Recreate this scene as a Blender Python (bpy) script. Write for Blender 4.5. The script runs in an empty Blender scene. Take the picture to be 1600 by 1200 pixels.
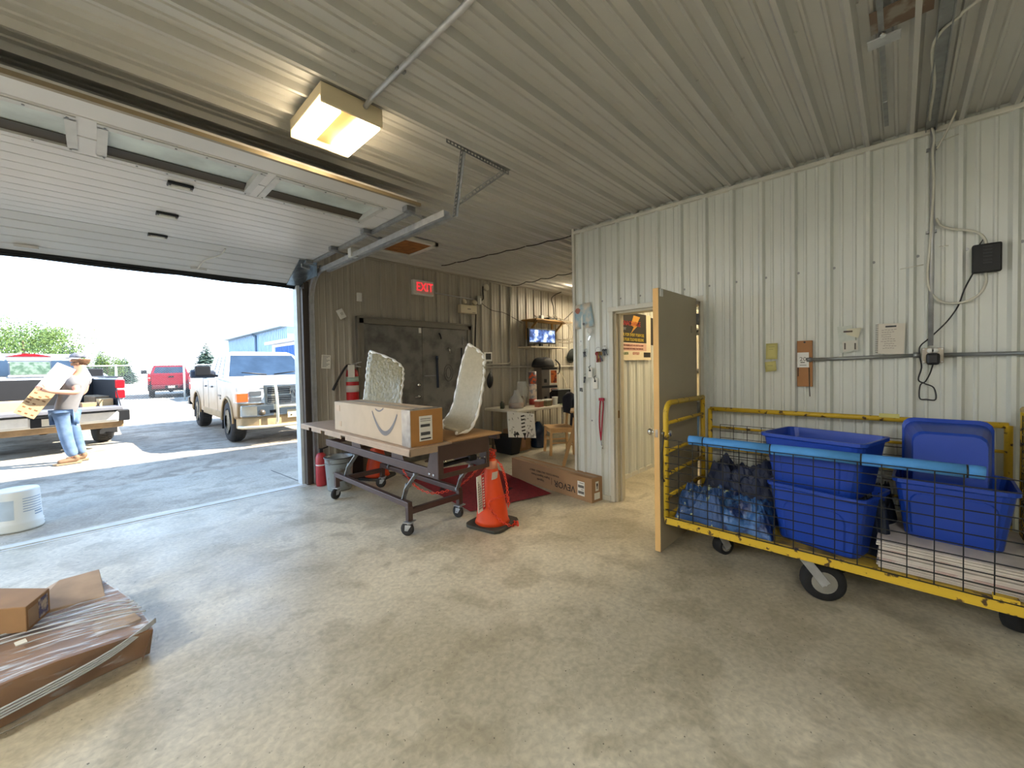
import bpy, bmesh, math, random
from mathutils import Vector as V, Matrix as Mx
random.seed(7)
PI = math.pi
sc = bpy.context.scene
COL = sc.collection
# ------------------------------------------------------------------ camera
CR = V((0.6938656, -0.7198731, -0.0182552))
CU = V((0.0294621, 0.0030499, 0.9995612))
CF = V((0.7195015, 0.6940990, -0.0233252))
FPX, CY, H = 628.2448, 585.8766, 1.48
EYE = V((0, 0, H))
cam = bpy.data.cameras.new('camera')
cam.sensor_width = 36.0
cam.lens = FPX / 1600 * 36.0
cam.shift_y = (CY - 600) / 1600
cam.clip_end = 600
camo = bpy.data.objects.new('camera', cam)
COL.objects.link(camo)
m3 = Mx((CR, CU, -CF)).transposed()
camo.matrix_world = Mx.Translation(EYE) @ m3.to_4x4()
sc.camera = camo
# ------------------------------------------------------------------ world, sun, exposure
sc.view_settings.view_transform = 'Standard'
sc.view_settings.look = 'None'
sc.view_settings.gamma = 1.0
sc.view_settings.use_curve_mapping = False
sc.view_settings.exposure = 0.9
try:
    sc.cycles.use_denoising = True
except Exception:
    pass
SKY = 3.9
w = bpy.data.worlds.new('sky')
sc.world = w
w.use_nodes = True
bg = w.node_tree.nodes['Background']
_n = w.node_tree.nodes; _l = w.node_tree.links      # clear hazy sky: pale bright horizon, bluer towards the zenith
_tc = _n.new('ShaderNodeTexCoord'); _sx = _n.new('ShaderNodeSeparateXYZ'); _rp = _n.new('ShaderNodeValToRGB')
_l.new(_tc.outputs['Generated'], _sx.inputs[0]); _l.new(_sx.outputs['Z'], _rp.inputs['Fac'])
_rp.color_ramp.elements[0].position = 0.0; _rp.color_ramp.elements[0].color = (0.80, 0.92, 1.0, 1)
_rp.color_ramp.elements[1].position = 0.75; _rp.color_ramp.elements[1].color = (0.10, 0.18, 0.34, 1)
_e = _rp.color_ramp.elements.new(0.25); _e.color = (0.36, 0.51, 0.72, 1)
_l.new(_rp.outputs[0], bg.inputs['Color'])
bg.inputs['Strength'].default_value = SKY
sun = bpy.data.lights.new('sun', 'SUN')
sun.energy = 11.0
sun.angle = math.radians(0.6)
sun.color = (1.0, 0.95, 0.86)
suno = bpy.data.objects.new('sun', sun)
COL.objects.link(suno)
suno.rotation_euler = V((-1.05, 0.55, -1.0)).to_track_quat('-Z', 'Y').to_euler()
LAMP, LAMP_FILL, LAMP_ALCOVE, LAMP_STORE = 12.0, 80.0, 44.0, 32.0
# ------------------------------------------------------------------ measuring helpers (a pixel of the photograph meets a plane of the room)
def ray(x, y):
    return CR * ((x - 800) / FPX) - CU * ((y - CY) / FPX) + CF
def F(x, y, z=0.0):
    d = ray(x, y); return EYE + d * ((z - H) / d.z)
def PX(x, y, X):
    d = ray(x, y); return EYE + d * (X / d.x)
def PY(x, y, Y):
    d = ray(x, y); return EYE + d * (Y / d.y)
def zc(y):          # height of the ribbed ceiling
    if y < 2.7: return 3.0 + 0.006 * y
    return 3.016 + 0.081 * min(1.0, (y - 2.7) / 2.8)
# ------------------------------------------------------------------ materials
def lin(c):
    f = lambda v: (v / 255 / 12.92) if v / 255 <= 0.04045 else ((v / 255 + 0.055) / 1.055) ** 2.4
    return (f(c[0]), f(c[1]), f(c[2]), 1)
MATS = {}
def M(name, c, r=.5, m=0., v=.08, sc_=9., b=0., bs=60., e=0., t=0., a=1., c2=None, lo=.45, hi=.6, stretch=None):
    if name in MATS: return MATS[name]
    mt = bpy.data.materials.new(name); MATS[name] = mt
    mt.use_nodes = True
    nt = mt.node_tree; N = nt.nodes; L = nt.links
    P = N['Principled BSDF']
    col = lin(c)
    P.inputs['Base Color'].default_value = col
    P.inputs['Roughness'].default_value = r
    P.inputs['Metallic'].default_value = m
    if t: P.inputs['Transmission Weight'].default_value = t
    if a < 1: P.inputs['Alpha'].default_value = a
    if e:
        P.inputs['Emission Color'].default_value = col
        P.inputs['Emission Strength'].default_value = e
    tc = N.new('ShaderNodeTexCoord'); mp = N.new('ShaderNodeMapping')
    L.new(tc.outputs['Object'], mp.inputs['Vector'])
    if stretch: mp.inputs['Scale'].default_value = stretch
    if v or c2:
        nz = N.new('ShaderNodeTexNoise'); nz.inputs['Scale'].default_value = sc_; nz.inputs['Detail'].default_value = 5
        L.new(mp.outputs[0], nz.inputs['Vector'])
        rp = N.new('ShaderNodeValToRGB')
        L.new(nz.outputs['Fac'], rp.inputs['Fac'])
        if c2:
            rp.color_ramp.elements[0].position = lo; rp.color_ramp.elements[1].position = hi
            rp.color_ramp.elements[0].color = col; rp.color_ramp.elements[1].color = lin(c2)
        else:
            rp.color_ramp.elements[0].position = .3; rp.color_ramp.elements[1].position = .7
            rp.color_ramp.elements[0].color = [min(1, x * (1 - v)) for x in col[:3]] + [1]
            rp.color_ramp.elements[1].color = [min(1, x * (1 + v)) for x in col[:3]] + [1]
        L.new(rp.outputs[0], P.inputs['Base Color'])
    if b:
        n2 = N.new('ShaderNodeTexNoise'); n2.inputs['Scale'].default_value = bs; n2.inputs['Detail'].default_value = 4
        L.new(mp.outputs[0], n2.inputs['Vector'])
        bp = N.new('ShaderNodeBump'); bp.inputs['Strength'].default_value = b; bp.inputs['Distance'].default_value = .01
        L.new(n2.outputs['Fac'], bp.inputs['Height']); L.new(bp.outputs[0], P.inputs['Normal'])
    return mt
def concrete(name, ca, cb, cc, r0, r1):
    mt = bpy.data.materials.new(name); MATS[name] = mt; mt.use_nodes = True
    nt = mt.node_tree; N = nt.nodes; L = nt.links; P = N['Principled BSDF']
    tc = N.new('ShaderNodeTexCoord')
    def nz(s, d, dist=0.):
        n = N.new('ShaderNodeTexNoise'); n.inputs['Scale'].default_value = s; n.inputs['Detail'].default_value = d
        n.inputs['Distortion'].default_value = dist
        L.new(tc.outputs['Object'], n.inputs['Vector']); return n
    def ramp(n, a, b, c0, c1):
        r = N.new('ShaderNodeValToRGB'); L.new(n.outputs['Fac'], r.inputs['Fac'])
        r.color_ramp.elements[0].position = a; r.color_ramp.elements[1].position = b
        r.color_ramp.elements[0].color = c0; r.color_ramp.elements[1].color = c1; return r
    big = ramp(nz(.9, 10, .35), .36, .64, lin(ca), lin(cb))
    mid = ramp(nz(3.5, 11, .5), .5, .62, (0, 0, 0, 1), (1, 1, 1, 1))
    mx = N.new('ShaderNodeMixRGB'); mx.inputs[2].default_value = lin(cc)
    ml = N.new('ShaderNodeMath'); ml.operation = 'MULTIPLY'; ml.inputs[1].default_value = .55
    L.new(mid.outputs[0], ml.inputs[0]); L.new(ml.outputs[0], mx.inputs[0]); L.new(big.outputs[0], mx.inputs[1])
    sp = ramp(nz(55, 3), .27, .31, (.25, .25, .25, 1), (1, 1, 1, 1))
    fine = ramp(nz(34, 8, .4), .32, .68, (.82, .82, .82, 1), (1.11, 1.11, 1.11, 1))
    m2 = N.new('ShaderNodeMixRGB'); m2.blend_type = 'MULTIPLY'; m2.inputs[0].default_value = 1
    L.new(mx.outputs[0], m2.inputs[1]); L.new(sp.outputs[0], m2.inputs[2])
    m3_ = N.new('ShaderNodeMixRGB'); m3_.blend_type = 'MULTIPLY'; m3_.inputs[0].default_value = 1
    L.new(m2.outputs[0], m3_.inputs[1]); L.new(fine.outputs[0], m3_.inputs[2])
    L.new(m3_.outputs[0], P.inputs['Base Color'])
    rr = ramp(nz(2.2, 6), .3, .7, (r0,) * 3 + (1,), (r1,) * 3 + (1,))
    L.new(rr.outputs[0], P.inputs['Roughness'])
    bp = N.new('ShaderNodeBump'); bp.inputs['Strength'].default_value = .12; bp.inputs['Distance'].default_value = .01
    L.new(nz(30, 6).outputs['Fac'], bp.inputs['Height']); L.new(bp.outputs[0], P.inputs['Normal'])
    return mt
concrete('concrete_floor', (178, 170, 148), (214, 206, 184), (156, 147, 124), .36, .55)
concrete('concrete_apron', (166, 158, 142), (192, 184, 166), (148, 140, 124), .7, .9)
concrete('yard_gravel', (156, 145, 128), (190, 179, 160), (118, 108, 92), .85, .98)
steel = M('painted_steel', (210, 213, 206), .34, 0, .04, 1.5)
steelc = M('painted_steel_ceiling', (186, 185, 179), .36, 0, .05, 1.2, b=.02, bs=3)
steelb = M('painted_steel_shaded', (170, 164, 150), .42, 0, .05, 1.5)  # darker copy of the same paint, back wall shade put into its colour
plaster = M('stud_core', (120, 118, 110), .9)
trimm = M('trim_paint', (206, 204, 192), .4, 0, .05)
doorw = M('door_panel_white', (206, 204, 201), .42, 0, .03, 3, b=.03, bs=90)
galv = M('galvanised', (186, 188, 190), .32, .55, .15, 14)
galvd = M('galvanised_dull', (150, 152, 152), .45, .8, .15, 20)
black = M('black_plastic', (22, 22, 24), .45)
blackr = M('black_rubber', (26, 26, 27), .8, 0, .2, 20)
white = M('white_plastic', (226, 226, 220), .45, 0, .02)
paper = M('paper', (232, 230, 220), .8, 0, .02)
ink = M('ink', (30, 30, 34), .8)
card = M('cardboard', (176, 142, 104), .8, 0, .08, 6)
cardd = M('cardboard_dark', (150, 116, 80), .8, 0, .1, 6)
wood = M('raw_wood', (200, 158, 104), .6, 0, .16, 5, stretch=(1, 1, .12))
ply = M('plywood', (178, 140, 96), .6, 0, .16, 6, stretch=(.3, 1, 1))
yellow = M('chipped_yellow_paint', (208, 172, 44), .45, 0, .1, 22, c2=(74, 52, 26), lo=.585, hi=.64)
blue = M('blue_tote_plastic', (26, 66, 168), .38, 0, .06, 5)
noodlem = M('blue_foam', (74, 142, 206), .75, 0, .08, 14)
orange = M('orange_plastic', (226, 74, 22), .5, 0, .08, 8)
red = M('red_paint', (176, 22, 30), .35, 0, .05)
brownst = M('brown_steel', (84, 66, 60), .38, .25, .1, 10)
glass = M('clear_glass', (235, 240, 240), .05, 0, 0, t=1.0)
pglass = M('tinted_glass', (46, 62, 80), .1, 0, .25, 3)
chrome = M('chrome', (214, 214, 212), .14, 1., .06, 6)
tyre = M('tyre_rubber', (48, 46, 44), .85, 0, .2, 24)
# ------------------------------------------------------------------ mesh building
class MB:
    def __init__(s): s.v = []; s.f = []; s.i = []; s.s = []
    def add(s, vs, fs, m=0, sm=False, T=None):
        o = len(s.v)
        s.v += [tuple(T @ V(p)) if T else tuple(p) for p in vs]
        for f in fs:
            s.f.append([o + k for k in f]); s.i.append(m); s.s.append(sm)
        return s
    def hull8(s, b, t, m=0):
        return s.add(list(b) + list(t), [(3, 2, 1, 0), (4, 5, 6, 7), (0, 1, 5, 4), (1, 2, 6, 5), (2, 3, 7, 6), (3, 0, 4, 7)], m)
    def bx(s, x0, x1, y0, y1, z0, z1, m=0, T=None):
        b = [(x0, y0, z0), (x1, y0, z0), (x1, y1, z0), (x0, y1, z0)]
        t = [(x, y, z1) for x, y, z in b]
        if T: b = [T @ V(p) for p in b]; t = [T @ V(p) for p in t]
        return s.hull8(b, t, m)
    def box(s, c, d, T=None, m=0):
        R = Mx.Translation(V(c)) @ (T or Mx.Identity(4))
        return s.bx(-d[0] / 2, d[0] / 2, -d[1] / 2, d[1] / 2, -d[2] / 2, d[2] / 2, m, R)
    def beam(s, a, b, w_, h_, up=(0, 0, 1), m=0):
        a = V(a); b = V(b); d = (b - a).normalized(); u = V(up)
        if abs(d.dot(u)) > .98: u = V((1, 0, 0))
        x = d.cross(u).normalized() * (w_ / 2); y = x.normalized().cross(d).normalized() * (h_ / 2)
        c = [-x - y, x - y, x + y, -x + y]
        return s.hull8([a + k for k in c], [b + k for k in c], m)
    def tube(s, pts, r, n=8, m=0, closed=False, cap=True):
        pts = [V(p) for p in pts]; k = len(pts)
        rr = r if isinstance(r, (list, tuple)) else [r] * k
        vs = []; prev = None
        for i, p in enumerate(pts):
            a = pts[i - 1] if (i or closed) else p; b = pts[(i + 1) % k] if (i < k - 1 or closed) else p
            d = (b - a)
            d = d.normalized() if d.length > 1e-9 else V((0, 0, 1))
            if prev is None:
                u = d.orthogonal().normalized()
            else:
                u = prev - d * prev.dot(d)
                u = u.normalized() if u.length > 1e-6 else d.orthogonal().normalized()
            prev = u; q = d.cross(u)
            for j in range(n):
                t = 2 * PI * j / n
                vs.append(p + (u * math.cos(t) + q * math.sin(t)) * rr[i])
        fs = []
        for i in range(k if closed else k - 1):
            i2 = (i + 1) % k
            for j in range(n):
                fs.append((i * n + j, i * n + (j + 1) % n, i2 * n + (j + 1) % n, i2 * n + j))
        s.add(vs, fs, m, True)
        if cap and not closed:
            o = len(s.v) - k * n
            s.f += [[o + j for j in range(n)][::-1], [o + (k - 1) * n + j for j in range(n)]]; s.i += [m, m]; s.s += [False, False]
        return s
    def lathe(s, prof, n=20, T=None, m=0, sm=True):
        vs = []; fs = []
        for r, z in prof:
            for j in range(n):
                t = 2 * PI * j / n; vs.append((r * math.cos(t), r * math.sin(t), z))
        for i in range(len(prof) - 1):
            for j in range(n):
                fs.append((i * n + j, i * n + (j + 1) % n, (i + 1) * n + (j + 1) % n, (i + 1) * n + j))
        fs2 = []
        if prof[0][0] > 1e-6: fs2.append(tuple(range(n))[::-1])
        if prof[-1][0] > 1e-6: fs2.append(tuple((len(prof) - 1) * n + j for j in range(n)))
        s.add(vs, fs, m, sm, T)
        o = len(s.v) - len(vs)
        for f in fs2: s.f.append([o + k for k in f]); s.i.append(m); s.s.append(False)
        return s
    def cyl(s, a, b, r, n=14, m=0):
        return s.tube([a, b], r, n, m)
    def prism(s, poly, a, b, ax='x', m=0, T=None):
        g = {'x': lambda p, t: (t, p[0], p[1]), 'y': lambda p, t: (p[0], t, p[1]), 'z': lambda p, t: (p[0], p[1], t)}[ax]
        n = len(poly)
        vs = [g(p, a) for p in poly] + [g(p, b) for p in poly]
        fs = [tuple(range(n))[::-1], tuple(range(n, 2 * n))] + [(i, (i + 1) % n, n + (i + 1) % n, n + i) for i in range(n)]
        return s.add(vs, fs, m, False, T)
    def grid(s, fn, nu, nv, m=0, sm=True):
        vs = [fn(i / nu, j / nv) for j in range(nv + 1) for i in range(nu + 1)]
        fs = [(j * (nu + 1) + i, j * (nu + 1) + i + 1, (j + 1) * (nu + 1) + i + 1, (j + 1) * (nu + 1) + i) for j in range(nv) for i in range(nu)]
        return s.add(vs, fs, m, sm)
    def quad(s, a, b, c, d, m=0): return s.add([a, b, c, d], [(0, 1, 2, 3)], m)
def out(name, mb, mat, par=None, local=False, bev=0., solid=0., sub=0, label=None, kind=None, fix=True):
    me = bpy.data.meshes.new(name)
    me.from_pydata([tuple(p) for p in mb.v], [], mb.f)
    for mm in (mat if isinstance(mat, (list, tuple)) else [mat]): me.materials.append(mm)
    for p, i, q in zip(me.polygons, mb.i, mb.s): p.material_index = i; p.use_smooth = q
    if fix:
        bm = bmesh.new(); bm.from_mesh(me); bmesh.ops.recalc_face_normals(bm, faces=bm.faces); bm.to_mesh(me); bm.free()
    o = bpy.data.objects.new(name, me); COL.objects.link(o)
    if par:
        o.parent = par
        if par.parent is None and not local: o.matrix_parent_inverse = par.matrix_basis.inverted()
    if solid:
        k = o.modifiers.new('thickness', 'SOLIDIFY'); k.thickness = solid; k.offset = 0
    if bev:
        k = o.modifiers.new('edge', 'BEVEL'); k.width = bev; k.segments = 2; k.limit_method = 'ANGLE'
    if sub:
        k = o.modifiers.new('smooth', 'SUBSURF'); k.levels = sub; k.render_levels = sub
    if label: o['label'] = label
    if kind: o['kind'] = kind
    return o
def tag(o, label=None, cat=None, group=None, kind=None):
    if label: o['label'] = label
    if cat: o['category'] = cat
    if group: o['group'] = group
    if kind: o['kind'] = kind
    return o
def thing(name, label, cat, loc=(0, 0, 0), rz=0., group=None, kind=None):
    o = bpy.data.objects.new(name, None); COL.objects.link(o)
    o.empty_display_size = .1
    o.matrix_basis = Mx.Translation(V(loc)) @ Mx.Rotation(rz, 4, 'Z')
    return tag(o, label, cat, group, kind)
def dup(o, par=None):
    c = o.copy(); COL.objects.link(c)
    if par: c.parent = par
    for ch in list(o.children): dup(ch, c)
    return c
def txt(s, size, T, mat, par, name='lettering', ext=.0008, align='CENTER', local=False, sx=1.0, label=None):
    cu = bpy.data.curves.new(name, 'FONT'); cu.body = s; cu.size = size; cu.extrude = ext
    cu.align_x = align; cu.align_y = 'CENTER'; cu.resolution_u = 2
    cu.materials.append(mat)
    tmp = bpy.data.objects.new(name, cu); COL.objects.link(tmp)
    me = bpy.data.meshes.new_from_object(tmp.evaluated_get(bpy.context.evaluated_depsgraph_get()))
    bpy.data.objects.remove(tmp); me.name = name
    o = bpy.data.objects.new(name, me); COL.objects.link(o)
    o.parent = par
    T = T @ Mx.Diagonal((sx, 1, 1, 1))
    if par.parent is None and not local: o.matrix_parent_inverse = par.matrix_basis.inverted()
    o.matrix_basis = T
    if label: o['label'] = label
    return o
def frame(o, x, y):             # matrix with its X and Y along x and y, at o
    x = V(x).normalized(); y = V(y); y = (y - x * y.dot(x)).normalized(); z = x.cross(y)
    T = Mx((x, y, z)).transposed().to_4x4(); T.translation = V(o); return T
FY = lambda p: frame(p, (1, 0, 0), (0, 0, 1))        # text facing -Y
FXm = lambda p: frame(p, (0, -1, 0), (0, 0, 1))      # text facing -X
def bez(a, b, c, d, n=12):
    a, b, c, d = V(a), V(b), V(c), V(d); r = []
    for i in range(n + 1):
        t = i / n; r.append(a * (1 - t) ** 3 + b * 3 * t * (1 - t) ** 2 + c * 3 * t * t * (1 - t) + d * t ** 3)
    return r
def smooth(pts, n=6):
    pts = [V(p) for p in pts]; r = []
    for i in range(len(pts) - 1):
        p0 = pts[max(0, i - 1)]; p1 = pts[i]; p2 = pts[i + 1]; p3 = pts[min(len(pts) - 1, i + 2)]
        for k in range(n):
            t = k / n
            r.append(.5 * ((2 * p1) + (p2 - p0) * t + (2 * p0 - 5 * p1 + 4 * p2 - p3) * t * t + (3 * p1 - p0 - 3 * p2 + p3) * t ** 3))
    r.append(pts[-1]); return r
# ================================================================== SETTING
XW, YW = 3.835, 5.5        # partition face, outside-wall face
def struct(name, mb, mat, label=None, **k): return tag(out(name, mb, mat, **k), label, kind='structure')
struct('floor', MB().bx(-6, 9, -5, 5.62, -.2, 0), MATS['concrete_floor'], 'smooth grey brown concrete floor of the warehouse')
thr = MB().bx(-3.0, 1.86, 5.46, 5.56, 0, .006).bx(-3.0, 1.86, 5.40, 5.425, 0, .003)
struct('trim_1', thr, M('pale_cement', (206, 206, 200), .7), 'pale threshold strip across the open dock door')
ap = struct('apron', MB().bx(-7, 12, 5.62, 7.4, -.2, -.006), MATS['concrete_apron'], 'shaded concrete apron just outside the open door')
out('joint', MB().beam(F(478, 756, -.005), F(424, 735, -.005), .012, .004), M('joint_dark', (96, 94, 90), .9), ap)
struct('ground', MB().bx(-150, 150, 7.4, 260, -.2, -.01), MATS['yard_gravel'], 'sunlit pale gravel yard beyond the apron')
RIBH = .028
def ribbed(root, mat, u0, u1, phase, pitch, P, vlo, vhi, holes=(), per=4, hs=1.):
    n0 = math.floor((u0 - phase) / (pitch * per)); n1 = math.ceil((u1 - phase) / (pitch * per))
    for n in range(n0, n1):
        us = []
        for k in range(per):
            b = phase + (n * per + k) * pitch
            us += [(b, RIBH), (b + .010, RIBH), (b + .026, 0)]
            for q in (1 / 3, 2 / 3):
                c = b + pitch * q
                us += [(c - .012, 0), (c - .005, .006), (c + .005, .006), (c + .012, 0)]
            us += [(b + pitch - .026, 0), (b + pitch - .010, RIBH)]
        us.append((phase + (n + 1) * per * pitch, RIBH))
        cuts = {u0, u1}
        for h in holes: cuts |= {h[0], h[1]}
        for c in cuts:
            for i in range(len(us) - 1):
                if us[i][0] < c < us[i + 1][0]:
                    t = (c - us[i][0]) / (us[i + 1][0] - us[i][0])
                    us.insert(i + 1, (c, us[i][1] + t * (us[i + 1][1] - us[i][1]))); break
        us = [q for q in us if u0 - 1e-6 <= q[0] <= u1 + 1e-6]
        lap = .0016 if n % 2 else 0.
        mb = MB()
        for (a, ha), (b, hb) in zip(us, us[1:]):
            ha *= hs; hb *= hs
            if b - a < 1e-6: continue
            mid = (a + b) / 2; iv = [(vlo(mid), vhi(mid))]
            full = True
            for h in holes:
                if h[0] < mid < h[1]:
                    full = False; nv = []
                    for lo, hi in iv:
                        if h[2] > lo: nv.append((lo, min(hi, h[2])))
                        if h[3] < hi: nv.append((max(lo, h[3]), hi))
                    iv = nv
            for lo, hi in iv:
                if hi - lo > .005:
                    l2 = (vlo(a), vlo(b)) if lo == vlo(mid) else (lo, lo)
                    h2 = (vhi(a), vhi(b)) if hi == vhi(mid) else (hi, hi)
                    mb.quad(P(a, ha + lap, l2[0]), P(b, hb + lap, l2[1]), P(b, hb + lap, h2[1]), P(a, ha + lap, h2[0]))
        if mb.f: out('panel', mb, mat, root, fix=False)
# outside wall with the dock door opening
OX0, OX1, OZ = -3.0, 1.87, 2.78
wb = MB().bx(-6, OX0, YW + .005, YW + .16, 0, 6.0).bx(OX1, 9, YW + .005, YW + .16, 0, 6.0).bx(OX0, OX1, YW + .005, YW + .16, OZ, 6.0)
wall_back = struct('wall_back', wb, plaster, 'outside wall of ribbed grey steel with dock door and exit doors')
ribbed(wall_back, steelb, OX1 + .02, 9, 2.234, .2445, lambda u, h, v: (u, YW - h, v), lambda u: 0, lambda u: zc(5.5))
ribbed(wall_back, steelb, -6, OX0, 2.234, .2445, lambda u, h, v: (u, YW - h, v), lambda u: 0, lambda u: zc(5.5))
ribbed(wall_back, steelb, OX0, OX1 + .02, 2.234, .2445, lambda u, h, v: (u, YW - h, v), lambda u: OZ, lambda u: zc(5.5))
# partition with the man door
DY0, DY1, DZ = 1.30, 2.185, 2.03
YE = 2.686
pr = MB().bx(XW + .005, XW + .135, -5, DY0, 0, 3.2).bx(XW + .005, XW + .135, DY1, YE, 0, 3.2).bx(XW + .005, XW + .135, DY0, DY1, DZ, 3.2)
wall_right = struct('wall_right', pr, plaster, 'partition of light ribbed steel panels with an open doorway')
ribbed(wall_right, steel, -5, YE - .02, .165, .2186, lambda u, h, v: (XW - h, u, v), lambda u: 0, lambda u: zc(u), [(DY0 - .03, DY1 + .03, 0, DZ + .03)])
# store room walls behind the partition
ws = struct('wall_store', MB().bx(XW + .135, 9, 2.55, YE - .005, 0, 3.2), plaster, 'ribbed wall inside the store room behind the poster')
ribbed(ws, steel, XW + .14, 9, XW + .10, .2186, lambda u, h, v: (u, 2.545 - h, v), lambda u: 0, lambda u: 3.0)
ribbed(ws, steel, XW, 9, XW + .10, .2186, lambda u, h, v: (u, YE + h, v), lambda u: 0, lambda u: zc(2.7))
struct('wall_store_side', MB().bx(7.0, 7.1, -2, 2.55, 0, 3.2), steel, 'far side wall of the store room')
struct('wall_store_end', MB().bx(XW + .135, 7.1, -2.1, -2, 0, 3.2), steel, 'end wall of the store room')
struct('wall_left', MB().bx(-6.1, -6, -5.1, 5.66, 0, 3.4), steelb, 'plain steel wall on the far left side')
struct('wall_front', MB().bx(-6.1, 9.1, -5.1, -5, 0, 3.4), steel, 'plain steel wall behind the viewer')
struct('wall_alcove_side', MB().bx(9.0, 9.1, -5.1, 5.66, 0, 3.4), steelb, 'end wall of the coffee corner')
ceil = struct('ceiling', MB().bx(-6.1, 9.1, -5.1, 5.5, 3.2, 3.3), plaster, 'low ceiling of ribbed beige steel sheets')
ribbed(ceil, steelc, -5, 5.5, .165, .2186, lambda u, h, v: (v, u, zc(u) - h), lambda u: -6, lambda u: 9, hs=1.3)
# screws
def screws(name, par, pts, n, mat=galvd):
    mb = MB(); n = V(n)
    for p in pts: mb.cyl(V(p), V(p) + n * .007, .006, 6).cyl(V(p) + n * .001, V(p) + n * .0025, .010, 8)
    return out(name, mb, mat, par, kind='stuff')
screws('screws', wall_right, [(XW, .165 - .2186 * k - .03, 2.16) for k in range(-11, 5) if not (DY0 - .05 < .165 - .2186 * k - .03 < DY1 + .05 and False)], (-1, 0, 0))
screws('screws', wall_right, [(XW, 2.58 - .11 * k, .85) for k in range(3)] + [(XW, 2.58 - .11 * k, .06) for k in range(3)] + [(XW, 2.60, 1.74), (XW, 2.36, 1.74)], (-1, 0, 0))
screws('screws', ceil, [(2.3, .165 - .2186 * k - .03, 2.998) for k in range(-11, 3)] + [(.9, .165 - .2186 * k - .03, 2.998) for k in range(-11, 3)], (0, 0, -1), steelc)
# trims
def trim(i, mb, mat, label): return struct('trim_%d' % i, mb, mat, label, bev=.003)
trim(2, MB().hull8([(XW - .038, -5, zc(-5) - .065), (XW, -5, zc(-5) - .065), (XW, YE, zc(YE) - .065), (XW - .038, YE, zc(YE) - .065)], [(XW - .038, -5, zc(-5) - .034), (XW, -5, zc(-5) - .034), (XW, YE, zc(YE) - .034), (XW - .038, YE, zc(YE) - .034)]), trimm, 'steel edge trim where the partition meets the ceiling')
trim(3, MB().bx(XW - .03, XW + .14, YE - .025, YE + .004, 0, zc(YE)), trimm, 'pale corner trim at the end of the partition')
trim(4, MB().bx(1.9, 9, YW - .03, YW, zc(5.5) - .05, zc(5.5)), steelb, 'steel edge trim above the exit doors')
struct('baseboard_right', MB().bx(XW - .022, XW, -5, DY0 - .05, 0, .05).bx(XW - .022, XW, DY1 + .05, YE, 0, .05), trimm, 'low base trim of the partition')
struct('baseboard_store', MB().bx(XW + .16, 7, 2.52, 2.545, 0, .05), trimm, 'low base trim inside the store room')
# doorway casing of the man door
cs = MB()
for y0, y1 in ((DY0 - .045, DY0), (DY1, DY1 + .045)): cs.bx(XW - .026, XW + .006, y0, y1, 0, DZ)
cs.bx(XW - .026, XW + .006, DY0 - .06, DY1 + .06, DZ, DZ + .05)
trim(5, cs, trimm, 'pale steel casing around the open doorway')
jb = MB().bx(XW, XW + .16, DY0, DY0 + .025, 0, DZ).bx(XW, XW + .16, DY1 - .025, DY1, 0, DZ).bx(XW, XW + .16, DY0, DY1, DZ - .025, DZ)
jb.bx(XW + .06, XW + .10, DY1 - .045, DY1 - .025, 0, DZ - .02)
j = trim(6, jb, M('jamb_paint', (188, 180, 158), .5, 0, .06), 'cream door jamb lining of the doorway')
out('strike_plate', MB().bx(XW + .02, XW + .05, DY1 - .028, DY1 - .024, .90, .98), M('brass', (132, 104, 62), .4, .8), j)
# man door leaf, swung open
d1 = tag(thing('door_1', 'grey slab door with bare wood edge standing open beside the yellow cage cart', 'door', (3.81, 1.33, 0), kind='structure'))
out('slab', MB().bx(3.005, 3.80, 1.328, 1.374, .012, 2.055), [M('door_grey', (172, 161, 136), .5, 0, .04, 3)], d1, bev=.002)
out('edge_strip', MB().bx(3.0, 3.006, 1.330, 1.372, .014, 2.053), M('pine_edge', (228, 184, 118), .6, 0, .12, 4, stretch=(1, 1, .15)), d1, label='bare pine edge of the door')
kn = MB()
for sgn, y in ((-1, 1.328), (1, 1.374)):
    T = frame((3.055, y, .935), (1, 0, 0), (0, 0, 1)) @ Mx.Rotation(0 if sgn < 0 else PI, 4, 'Y')
    kn.lathe([(.032, 0), (.032, .006), (.013, .010), (.012, .035), (.026, .042), (.029, .056), (.022, .068), (0, .070)], 16, T)
out('knob', kn, chrome, d1)
out('latch_plate', MB().bx(2.997, 3.001, 1.34, 1.362, .905, .965), chrome, d1)
out('top_bracket', MB().bx(3.02, 3.07, 1.318, 1.33, 1.99, 2.05), white, d1, bev=.004, label='small white bracket near the top edge')
out('peep_plate', MB().bx(3.66, 3.69, 1.322, 1.33, 1.74, 1.80), M('door_grey2', (158, 148, 124), .5), d1, bev=.003)
for z in (.22, 1.02, 1.82): out('hinge', MB().bx(3.79, 3.835, 1.322, 1.33, z, z + .1).cyl((3.812, 1.318, z), (3.812, 1.318, z + .1), .008), galvd, d1)
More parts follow.
